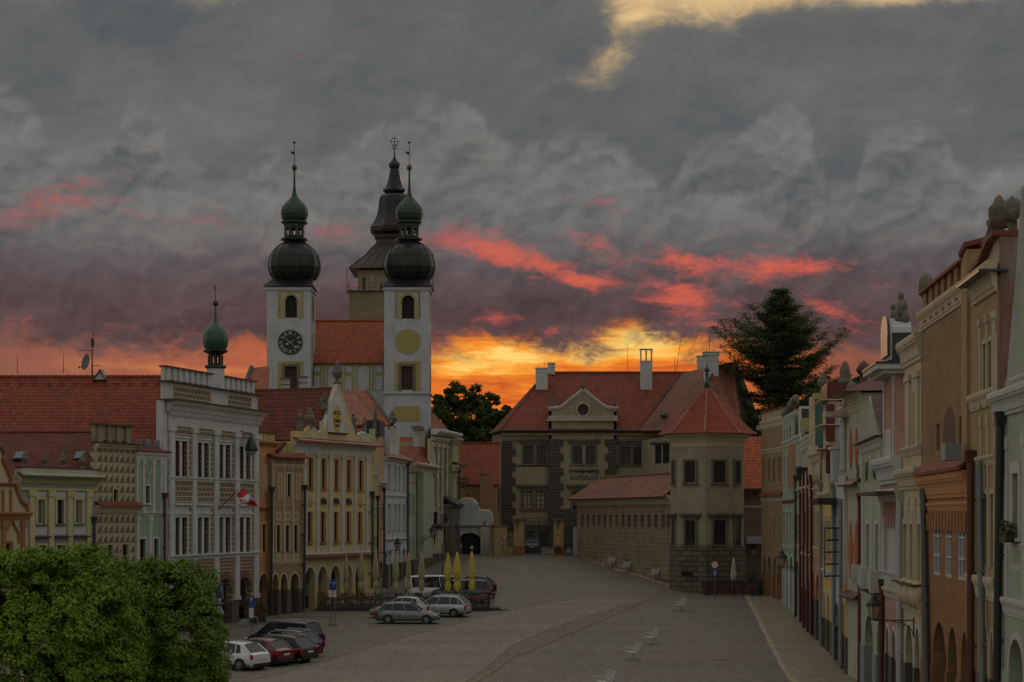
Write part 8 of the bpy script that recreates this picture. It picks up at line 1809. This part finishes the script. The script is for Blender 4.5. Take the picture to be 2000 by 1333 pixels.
for i, (px, py, a, lb) in enumerate(BN):
    o = bp if i == 0 else copy_tree(bp); p = onground(px, py); o.location = (p.x, p.y, p.z + (.12 if i > 3 else .02)); o.rotation_euler.z = R(a); tag(o, lb, 'bench', 'white benches'); 
    if i > 3:
        q = CW.root.matrix_basis @ Vector((CW.u(px), -.62, 0)); o.location = (q.x, q.y, gz(q.y) + .12); o.rotation_euler.z = R(-60) if i else 0; o.scale = (.95, .95, .95)

# ------------------------------------------------------------------ signs and small things
p = onground(1396, 1173); r = tag(empty('traffic_sign', p), 'red-rimmed round no-vehicles sign with blue dead-end plate on a grey pole', 'traffic sign')
MB().tube((0, 0, 0), (0, 0, 3.15), .035, .035, 8).build('pole', STEEL, r); disc = lambda q, y0, y1, z, c=0: MB().prism([(c + q * math.cos(k * math.pi / 14), z + q * math.sin(k * math.pi / 14)) for k in range(28)], y0, y1)
d_ = disc(.33, -.07, -.045, 2.82).build('round_plate', SIGNR, r); disc(.25, -.078, -.07, 2.82).build('white_field', SIGNW, d_)
d_ = MB().box(-.24, .24, -.07, -.045, 1.92, 2.42).build('blue_plate', SIGNB, r); MB().box(-.05, .05, -.078, -.07, 1.98, 2.28).build('white_bar', SIGNW, d_); MB().box(-.12, .12, -.078, -.07, 2.281, 2.35).build('red_bar', SIGNR, d_)
def psign(px, py, lb, n=2, side=0.5):
    p = onground(px, py); r = tag(empty('parking_sign', p, R(-18)), lb, 'traffic sign', 'blue parking signs')
    for i in range(n):
        x = (i - (n - 1) / 2) * .28; MB().tube((x, 0, 0), (x * .9, 0, 3.2), .03, .03, 7).build('post', STEEL, r)
    for i in range(n):
        x = (i - (n - 1) / 2) * .30; a = MB().box(x - .13, x + .13, -.06, -.035, 2.45, 3.15).build('blue_plate', SIGNB, r)
        text_mesh('lettering', 'P', .36, SIGNW, a, (x, -.065, 2.88), sx=.8); MB().box(x - .12, x + .12, -.058, -.035, 1.95, 2.42).build('white_plate', SIGNW, r)
    MB().box(-.25, .25, -.15, .15, 0, .05).build('foot', IRON, r); return r
psign(650, 1222, 'double blue parking sign on twin posts left of the cafe deck'); 
p = onground(491, 1243); r = tag(empty('parking_sign', p, R(-12)), 'blue parking sign on twin posts before the last town hall arch', 'traffic sign', 'blue parking signs')
for x in (-.07, .12): MB().tube((x, 0, 0), (x, 0, 2.55), .03, .03, 7).build('post', STEEL, r)
a = MB().box(-.14, .20, -.06, -.035, 1.85, 2.60).build('blue_plate', SIGNB, r); text_mesh('lettering', 'P', .42, SIGNW, a, (.03, -.065, 2.32), sx=.8); MB().box(-.14, .16, -.06, -.035, 1.2, 1.82).build('white_plate', SIGNW, r); MB().box(-.1, .15, -.12, .0, .9, 1.08).build('meter_box', IRON, r)
r = tag(empty('poster_board', (pt(423, 0, 124).x, 124, gz(124))), 'tall blue poster board on a post, half hidden behind the trees by the town hall', 'poster'); MB().tube((0, 0, 0), (0, 0, 4.0), .05, .05, 8).build('post', IRON, r); b = MB().box(-.1, .42, -.09, -.03, 2.70, 3.75).build('panel', plain('poster grey blue', (.14, .17, .24, 1), .5), r)
MB().box(-.06, .38, -.097, -.09, 3.42, 3.70).build('poster_heading', SIGNB, b); mm = MB(); rnd = random.Random(2)
for k in range(9): mm.box((-.02 + k * .042), (.015 + k * .042), -.098, -.09, 2.78, 2.95 + rnd.random() * .38)
mm.build('poster_figures', BLACKP, b)
r = tag(empty('street_lamp', (pt(425, 0, 97).x, 97, gz(97))), 'square glass lantern on a dark post rising from the edge of the green trees', 'street lamp'); MB().lathe([(.16, 0), (.13, .5), (.06, .7), (.05, 3.3)], 0, 0, 10).build('post', IRON, r, smooth='auto')
zl = CZ + (HY - 1200) * 97 / F - gz(97); MB().lathe([(.10, zl - .35), (.16, zl - .25), (.05, zl - .1), (.33, zl - .05), (.35, zl)], 0, 0, 8).build('collar', IRON, r); MB().lathe([(.34, zl), (.16, zl + .46)], 0, 0, 8).build('glass', plain('sky lit lantern glass', (.22, .24, .28, 1), .12, var=.2), r)
m = MB()
for i in range(8): a = i * math.pi / 4; m.tube((.345 * math.cos(a), .345 * math.sin(a), zl), (.165 * math.cos(a), .165 * math.sin(a), zl + .47), .014, .014, 4)
m.lathe([(.18, zl + .46), (.33, zl + .50), (.1, zl + .62), (.02, zl + .75)], 0, 0, 8).build('cap', IRON, r)
r = tag(empty('stone_statue', (pt(440, 0, 103).x, 103, gz(103))), 'pale weathered stone figure beside the white hatchback, right of the trees', 'statue'); ps_ = plaster('pale statue stone', (.33, .31, .24, 1), .6); MB().box(-.3, .3, -.3, .3, 0, .15).build('base', ps_, r); figure(r, 0, 0, .15, 1.55, 4, ps_, 'figure')
r = tag(empty('plant_tub', onground(509, 1217)), 'square brown wooden tub with a dark bush in front of the orange arch', 'planter'); MB().add([(-.28, -.28, .1), (.28, -.28, .1), (.28, .28, .1), (-.28, .28, .1), (-.36, -.36, .75), (.36, -.36, .75), (.36, .36, .75), (-.36, .36, .75)], [(0, 3, 2, 1), (4, 5, 6, 7), (0, 1, 5, 4), (1, 2, 6, 5), (2, 3, 7, 6), (3, 0, 4, 7)]).build('tub', plain('tub wood', (.085, .035, .022, 1), .8), r)
for s in ((-1, -1), (1, -1), (1, 1), (-1, 1)): MB().box(s[0] * .3 - .04, s[0] * .3 + .04, s[1] * .3 - .04, s[1] * .3 + .04, 0, .85).build('leg', plain('tub wood', (.085, .035, .022, 1), .8), r)
def leafball(name, c, rad, n, size, mat, parent, seed=1, flat=1.0):
    rnd = random.Random(seed); m = MB()
    for k in range(n):
        d = Vector((rnd.gauss(0, 1), rnd.gauss(0, 1), rnd.gauss(0, 1))).normalized() * (rnd.random() ** .45) * rad; q = Vector(c) + Vector((d.x, d.y, d.z * flat)); t = Vector((rnd.gauss(0, 1), rnd.gauss(0, 1), rnd.gauss(0, .6))).normalized() * size; e = t.orthogonal().normalized() * size * .5; m.poly([q - e, q + t * .6, q + e, q - t * .8])
    return m.build(name, mat, parent)
leafball('bush', (0, 0, 1.15), .5, 500, .07, plain('tub bush', (.03, .045, .018, 1), .8), r, 4)
r = tag(empty('board_stand', onground(478, 1224)), 'pale grey round-topped board at the foot of the last town hall pier', 'sign board'); MB().prism([(-.26, .05), (.26, .05), (.26, .35)] + [(.26 * math.cos(k * math.pi / 8), .35 + .2 * math.sin(k * math.pi / 8)) for k in range(1, 8)] + [(-.26, .35)], 0, .04).build('board', plain('pale board', (.28, .29, .3, 1), .6), r); MB().box(-.2, -.16, 0, .3, 0, .08).box(.16, .2, 0, .3, 0, .08).build('foot', IRON, r)
r = tag(empty('board_stand', onground(497, 1221)), 'dark round-topped board with pale rim left of the plant tub', 'sign board'); MB().prism([(-.24, .05), (.24, .05), (.24, .4)] + [(.24 * math.cos(k * math.pi / 8), .4 + .2 * math.sin(k * math.pi / 8)) for k in range(1, 8)] + [(-.24, .4)], 0, .04).build('board', plain('pale board', (.28, .29, .3, 1), .6), r); MB().prism([(-.18, .1), (.18, .1), (.18, .4)] + [(.18 * math.cos(k * math.pi / 8), .4 + .13 * math.sin(k * math.pi / 8)) for k in range(1, 8)] + [(-.18, .4)], -.01, 0).build('face', BLACKP, r); MB().box(-.2, -.16, 0, .3, 0, .08).box(.16, .2, 0, .3, 0, .08).build('foot', IRON, r)
GB = plain('green bin plastic', (.02, .06, .045, 1), .5)
for px, py, lb in ((601, 1187, 'dark green litter bin below the first hotel arch'), (1481, 1164, 'dark green bin at the right end of the dark red fence')):
    r = tag(empty('litter_bin', onground(px, py)), lb, 'bin'); MB().lathe([(.20, .05), (.26, .75), (.27, .78)], 0, 0, 12).build('body', GB, r, smooth='auto'); MB().lathe([(.28, .78), (.26, .86), (.1, .9)], 0, 0, 12).build('lid', BLACKP, r)
# tall thin post behind the deck
r = tag(empty('post', (pt(864, 0, 172).x, 172, gz(172))), 'thin dark pole behind the navy people carrier', 'pole'); MB().tube((0, 0, 0), (0, 0, 3.7), .05, .04, 6).build('shaft', IRON, r); MB().lathe([(.12, 0), (.1, .1)], 0, 0, 8).build('foot', IRON, r)
# bicycle poster by the side gate
r = tag(empty('notice_board', (pt(1110.5, 0, 203.6).x, 203.6, 3.95)), 'black board with a white bicycle shape by the side gate', 'sign board'); b = MB().box(-.42, .42, 0, .05, .05, 1.15).build('board', BLACKP, r); m = MB()
for cx in (-.2, .2):
    for k in range(12): a0_, a1_ = k * math.pi / 6, (k + 1) * math.pi / 6; m.tube((cx + .16 * math.cos(a0_), -.02, .35 + .16 * math.sin(a0_)), (cx + .16 * math.cos(a1_), -.02, .35 + .16 * math.sin(a1_)), .02, .02, 4)
m.path([Vector(q) for q in ((-.2, -.02, .35), (-.08, -.02, .65), (.12, -.02, .65), (0, -.02, .35), (-.2, -.02, .35))], .02, 4).path([Vector(q) for q in ((.2, -.02, .35), (.1, -.02, .8), (.0, -.02, .85))], .02, 4).path([Vector(q) for q in ((0, -.02, .35), (-.12, -.02, .8))], .02, 4); m.build('bicycle_mark', SIGNW, b); MB().box(-.4, -.34, 0, .3, 0, .06).box(.34, .4, 0, .3, 0, .06).build('foot', IRON, r)
# dark red terrace fence, closed parasol and shrubs at its end
r = tag(empty('terrace_fence', (pt(1381, 0, 162).x, 162.6, gz(162.6))), 'dark red slatted terrace fence at the foot of the octagonal tower', 'fence'); Wf = pt(1489, 0, 162.6).x - pt(1381, 0, 162.6).x
m = MB()
for i in range(40): x = Wf * i / 40; m.box(x, x + Wf / 40 - .02, -.02, .02, .08, 1.22)
m.build('slats', GRATE, r); m = MB()
for i in range(7): x = Wf * i / 6; m.box(x - .04, x + .04, .02, .1, 0, 1.3)
m.box(0, Wf, .02, .06, .25, .32).box(0, Wf, .02, .06, 1.0, 1.07).box(-.04, .04, 0, 3.0, .08, 1.2); m.build('posts', GRATE, r)
o = parasol(UMBW, 'grubby white folded parasol inside the dark red fence', 2.55, .95, 44, grp=None); p = pt(1433, 1089, 164); o.location = (p.x, 164, p.z - 2.6)
r = tag(empty('potted_shrub', (pt(1470, 0, 163.6).x, 163.6, gz(163.6))), 'dark scruffy shrub with pale blossoms above the dark red fence', 'plant'); MB().lathe([(.2, 0), (.28, .5)], 0, 0, 10).build('pot', BROWN, r); leafball('foliage', (0, 0, 1.45), .75, 700, .07, plain('scruffy shrub', (.035, .05, .022, 1), .8), r, 9, .8)

# ------------------------------------------------------------------ trees
def leafmat(name, c1, c2, tr=.25):
    if name in MATS: return MATS[name]
    m, t, b = newmat(name)
    g = t.nodes.new('ShaderNodeNewGeometry'); s = X(g.outputs['Random Per Island']); n = tnoise(t, 1.3, 4, .6)
    t.links.new(mixc(t, ((tnoise(t, 2.2, 2, .5) - .6) * 6).clamp() * .5, mixc(t, (s * .7 + (n - .42) * 2.0).clamp(), mul(c1, .8), c2), (c2[0] * 1.15, c2[1] * .9, c2[2], 1)), b.inputs['Base Color']); b.inputs['Roughness'].default_value = .55; b.inputs['Specular IOR Level'].default_value = .3
    tl = t.nodes.new('ShaderNodeBsdfTranslucent'); t.links.new(mixc(t, .5, c2, mul(c2, 1.2)), tl.inputs[0]); mx = t.nodes.new('ShaderNodeMixShader'); mx.inputs[0].default_value = tr
    t.links.new(b.outputs[0], mx.inputs[1]); t.links.new(tl.outputs[0], mx.inputs[2]); t.links.new(mx.outputs[0], t.nodes['Material Output'].inputs[0]); return m
def leafcloud(name, P, Nn, size, mat, parent, rs, aspect=.62, fold=.25):
    """one leaf per point: a folded four-cornered blade lying across normal N"""
    n = len(P); Nn = Nn / np.linalg.norm(Nn, axis=1, keepdims=True); a = rs.normal(size=(n, 3)); T = np.cross(Nn, a); T /= np.linalg.norm(T, axis=1, keepdims=True) + 1e-9; B = np.cross(Nn, T)
    sz = size * (.7 + .6 * rs.random((n, 1))); v0 = P - T * sz; v1 = P + B * sz * aspect + Nn * sz * fold; v2 = P + T * sz * 1.1 - Nn * sz * fold * .6; v3 = P - B * sz * aspect + Nn * sz * fold * .5
    V = np.stack([v0, v1, v2, v3], 1).reshape(-1, 3).astype(np.float32)
    me = bpy.data.meshes.new(name); me.vertices.add(4 * n); me.vertices.foreach_set('co', V.ravel()); me.loops.add(4 * n); me.loops.foreach_set('vertex_index', np.arange(4 * n, dtype=np.int32))
    me.polygons.add(n); me.polygons.foreach_set('loop_start', np.arange(0, 4 * n, 4, dtype=np.int32)); me.polygons.foreach_set('loop_total', np.full(n, 4, dtype=np.int32)); me.update(); me.validate()
    me.materials.append(mat); o = bpy.data.objects.new(name, me); COL.objects.link(o); o.parent = parent; return o
BARK = plain('tree bark', (.05, .038, .028, 1), .9, var=.6, ns=9)
def maple(name, label, px, Y, rx, ry, zc, rz, nclump, per, seed, mat, size=.060, power=3.0, grp=None):
    rs = np.random.RandomState(seed); x0 = pt(px, 0, Y).x; g = gz(Y); r = tag(empty(name, (x0, Y, g)), label, 'tree', grp); zc -= g
    m = MB(); m.lathe([(.22, -.1), (.15, .5), (.13, 1.6), (.10, zc)], 0, 0, 10)
    for i in range(16):
        a = rs.random() * 6.28; z0 = 1.5 + rs.random() * (zc - 1.2); e = Vector((math.cos(a) * rx * .7, math.sin(a) * ry * .7, min(z0 + .5 + rs.random() * 1.8, zc + rz * .6))); md = Vector((e.x * .5, e.y * .5, (z0 + e.z) / 2 + .2)); m.tube((0, 0, z0), md, .05, .03, 5); m.tube(md, e, .03, .012, 5)
    m.build('trunk', BARK, r, smooth=True)
    d = rs.normal(size=(nclump, 3)); d[:, 2] = d[:, 2] * .9 + .15; d /= np.linalg.norm(d, axis=1, keepdims=True); k = (np.abs(d) ** power).sum(1) ** (-1 / power); rad = .70 + .36 * rs.random(nclump) ** .5
    rad *= 1 + .10 * np.sin(d[:, 0] * 5 + seed) * np.cos(d[:, 2] * 6 + d[:, 1] * 4)
    C = d * (k * rad)[:, None] * np.array([rx, ry, rz]) + np.array([0, 0, zc])
    cr = .26 + .26 * rs.random(nclump) ** 1.5
    Ps, Ns = [], []
    for c, q, dd in zip(C, cr, d):
        u = rs.normal(size=(per, 3)); u[:, 2] = np.abs(u[:, 2]) * .9 - .15; u /= np.linalg.norm(u, axis=1, keepdims=True)
        P = c + u * q * np.array([1, 1, 1.0]) * (.55 + .5 * rs.random((per, 1))); P[:, 2] -= (1 - u[:, 2]) * q * .25
        Ps.append(P); Ns.append(u * .9 + dd * .3 + np.array([0, 0, .35]) + rs.normal(size=(per, 3)) * .35)
    P = np.concatenate(Ps); Nn = np.concatenate(Ns); leafcloud('crown', P, Nn, size, mat, r, rs); return r
MG = leafmat('maple leaves bright', (.095, .205, .018, 1), (.20, .32, .024, 1)); MG2 = leafmat('maple leaves', (.07, .16, .018, 1), (.16, .26, .024, 1))
maple('globe_maple', 'bright green globe maple filling the bottom left corner', 80, 59, 2.75, 2.2, 3.8, 2.9, 480, 230, 11, MG, grp='green maples at the bottom left')
maple('globe_maple', 'green globe maple right of the corner one, ending beside the lantern', 332, 63.5, 1.52, 1.7, 3.5, 2.75, 280, 230, 23, MG2, grp='green maples at the bottom left')
maple('globe_maple', 'green globe maple seen between and behind the two front ones', 215, 68, 1.8, 1.8, 3.75, 2.5, 160, 150, 31, MG2, grp='green maples at the bottom left')
DG = leafmat('dark tree leaves', (.035, .07, .016, 1), (.085, .13, .03, 1), .35)
def broad(name, label, px, py, Y, blobs, n, seed, size, mat, base=5.0, cat='tree', grp=None):
    """tree in the distance: limbs and leaf sprays in several crown masses; blobs in photo pixels (x, y, rx, ry)"""
    rs = np.random.RandomState(seed); s = Y / F; x0 = (px - 1000) * s; r = tag(empty(name, (x0, Y, base)), label, cat, grp); Ps, Ns = [], []; m = MB()
    zt = CZ + (HY - py) * s - base; m.tube((0, 0, -.3), (0, 0, max(1, zt)), .45, .28, 8)
    tot = sum(b[2] * b[3] for b in blobs)
    for bx_, by_, rx, ry in blobs:
        c = np.array([(bx_ - px) * s, rs.uniform(-1, 1) * rx * s * .4, CZ + (HY - by_) * s - base]); R3 = np.array([rx * s, rx * s * .9, ry * s])
        m.tube((0, 0, max(.5, zt * .8)), tuple(c), .16, .05, 6); nc = max(8, int(70 * rx * ry / tot * len(blobs) / 3)); per = max(12, int(n * rx * ry / tot / nc))
        for _ in range(nc):
            d = rs.normal(size=3); d /= np.linalg.norm(d); cc = c + d * R3 * (.3 + .7 * rs.random() ** .45); q = R3.mean() * (.16 + .16 * rs.random()); u = rs.normal(size=(per, 3)); u /= np.linalg.norm(u, axis=1, keepdims=True)
            Ps.append(cc + u * q * (rs.random((per, 1)) ** .5) * np.array([1.3, 1.3, .8])); Ns.append(u + np.array([0, 0, .5]) + rs.normal(size=(per, 3)) * .5)
            if rs.random() < .35: m.tube(tuple(c), tuple(cc), .05, .02, 4)
    m.build('trunk', BARK, r, smooth=True); leafcloud('crown', np.concatenate(Ps), np.concatenate(Ns), size, mat, r, rs); return r
broad('lime_tree', 'dark leafy tree against the orange glow behind the gateway', 905, 840, 262, [(905, 775, 38, 30), (876, 788, 30, 26), (942, 785, 34, 24), (915, 820, 72, 38), (870, 835, 34, 40), (960, 815, 32, 24), (925, 860, 70, 34), (870, 875, 40, 30), (892, 758, 14, 10), (930, 765, 16, 12), (852, 780, 12, 12), (975, 815, 22, 18)], 42000, 5, .17, DG, grp='trees behind the gateway')
broad('lime_tree', 'lower dark tree between the gateway tree and the castle roof', 975, 850, 255, [(972, 832, 30, 28), (990, 808, 16, 14), (965, 860, 30, 26), (1000, 850, 20, 30), (992, 800, 10, 8)], 16000, 6, .17, DG, grp='trees behind the gateway')
broad('lime_tree', 'small dark tree behind the red urns of the right row', 1690, 790, 190, [(1690, 748, 26, 16), (1650, 758, 30, 18), (1612, 775, 30, 24), (1712, 742, 14, 12), (1695, 775, 36, 20), (1660, 785, 24, 18), (1722, 765, 16, 20)], 16000, 8, .13, DG)
# big spreading conifer
def conifer():
    rs = np.random.RandomState(4); Y = 212.0; s = Y / F; px0 = 1524; r = tag(empty('spruce_tree', ((px0 - 1000) * s, Y, 5.0)), 'big dark spreading conifer rising behind the octagonal tower', 'tree'); zz = lambda py: CZ + (HY - py) * s - 5
    m = MB().tube((0, 0, -.5), (0, 0, zz(700)), .7, .35, 9).tube((0, 0, zz(700)), (-.3, 0, zz(565)), .35, .05, 8); Ps, Ns = [], []
    rows = [(566, 10, 8), (578, 24, 16), (592, 34, 36), (606, 62, 30), (622, 40, 60), (638, 92, 78), (654, 60, 64), (668, 120, 98), (682, 132, 60), (696, 84, 132), (712, 112, 96), (726, 124, 60), (738, 64, 134), (754, 84, 96), (772, 70, 120), (790, 104, 70), (810, 96, 84), (830, 110, 70), (852, 96, 72), (874, 92, 66)]
    for i, (py, lw, rw) in enumerate(rows):
        nb = 7 if i < 4 else 10
        for b in range(nb):
            a = 2 * math.pi * (b + rs.random() * .8) / nb; side = math.cos(a); L = (rw if side > 0 else lw) * s * (.60 + .45 * rs.random()); L = L * (.5 + .5 * abs(side)) if abs(side) < .6 else L
            if b == 0: a = .12; L = rw * s
            if b == nb // 2: a = math.pi - .1; L = lw * s
            z0 = zz(py + 12) + rs.uniform(-.3, .3); up = .16 + .14 * rs.random() - (.08 if i > 10 else 0); pts = []
            for k in range(7): t = k / 6; pts.append(Vector((math.cos(a) * L * t, math.sin(a) * L * t * .9, z0 + L * (up * t * t * 1.7 - .10 * math.sin(t * 3.1)))))
            for k in range(6): m.tube(pts[k], pts[k + 1], .11 - .014 * k, .10 - .014 * k, 4)
            side_v = Vector((-math.sin(a), math.cos(a), 0)); ns = int(5 + L * 4.6)
            for k in range(ns):
                t = .12 + .88 * (k + rs.random()) / ns; f = t * 6; j = min(5, int(f)); c = pts[j].lerp(pts[j + 1], f - j); wd = .35 + L * .22 * math.sin(min(1, t) * 2.7); off = rs.uniform(-1, 1) * wd
                cc = np.array(c + side_v * off + Vector((0, 0, .12 + rs.uniform(-.06, .20) - abs(off) * .12))); per = 30; u = rs.normal(size=(per, 3)) * np.array([.38, .38, .10]); Ps.append(cc + u); Ns.append(rs.normal(size=(per, 3)) * .45 + np.array([0, 0, 1.0]))
    m.build('trunk', BARK, r, smooth=True); leafcloud('crown', np.concatenate(Ps), np.concatenate(Ns), .14, leafmat('conifer needles', (.045, .085, .03, 1), (.10, .15, .045, 1), .2), r, rs, aspect=.3)
conifer()
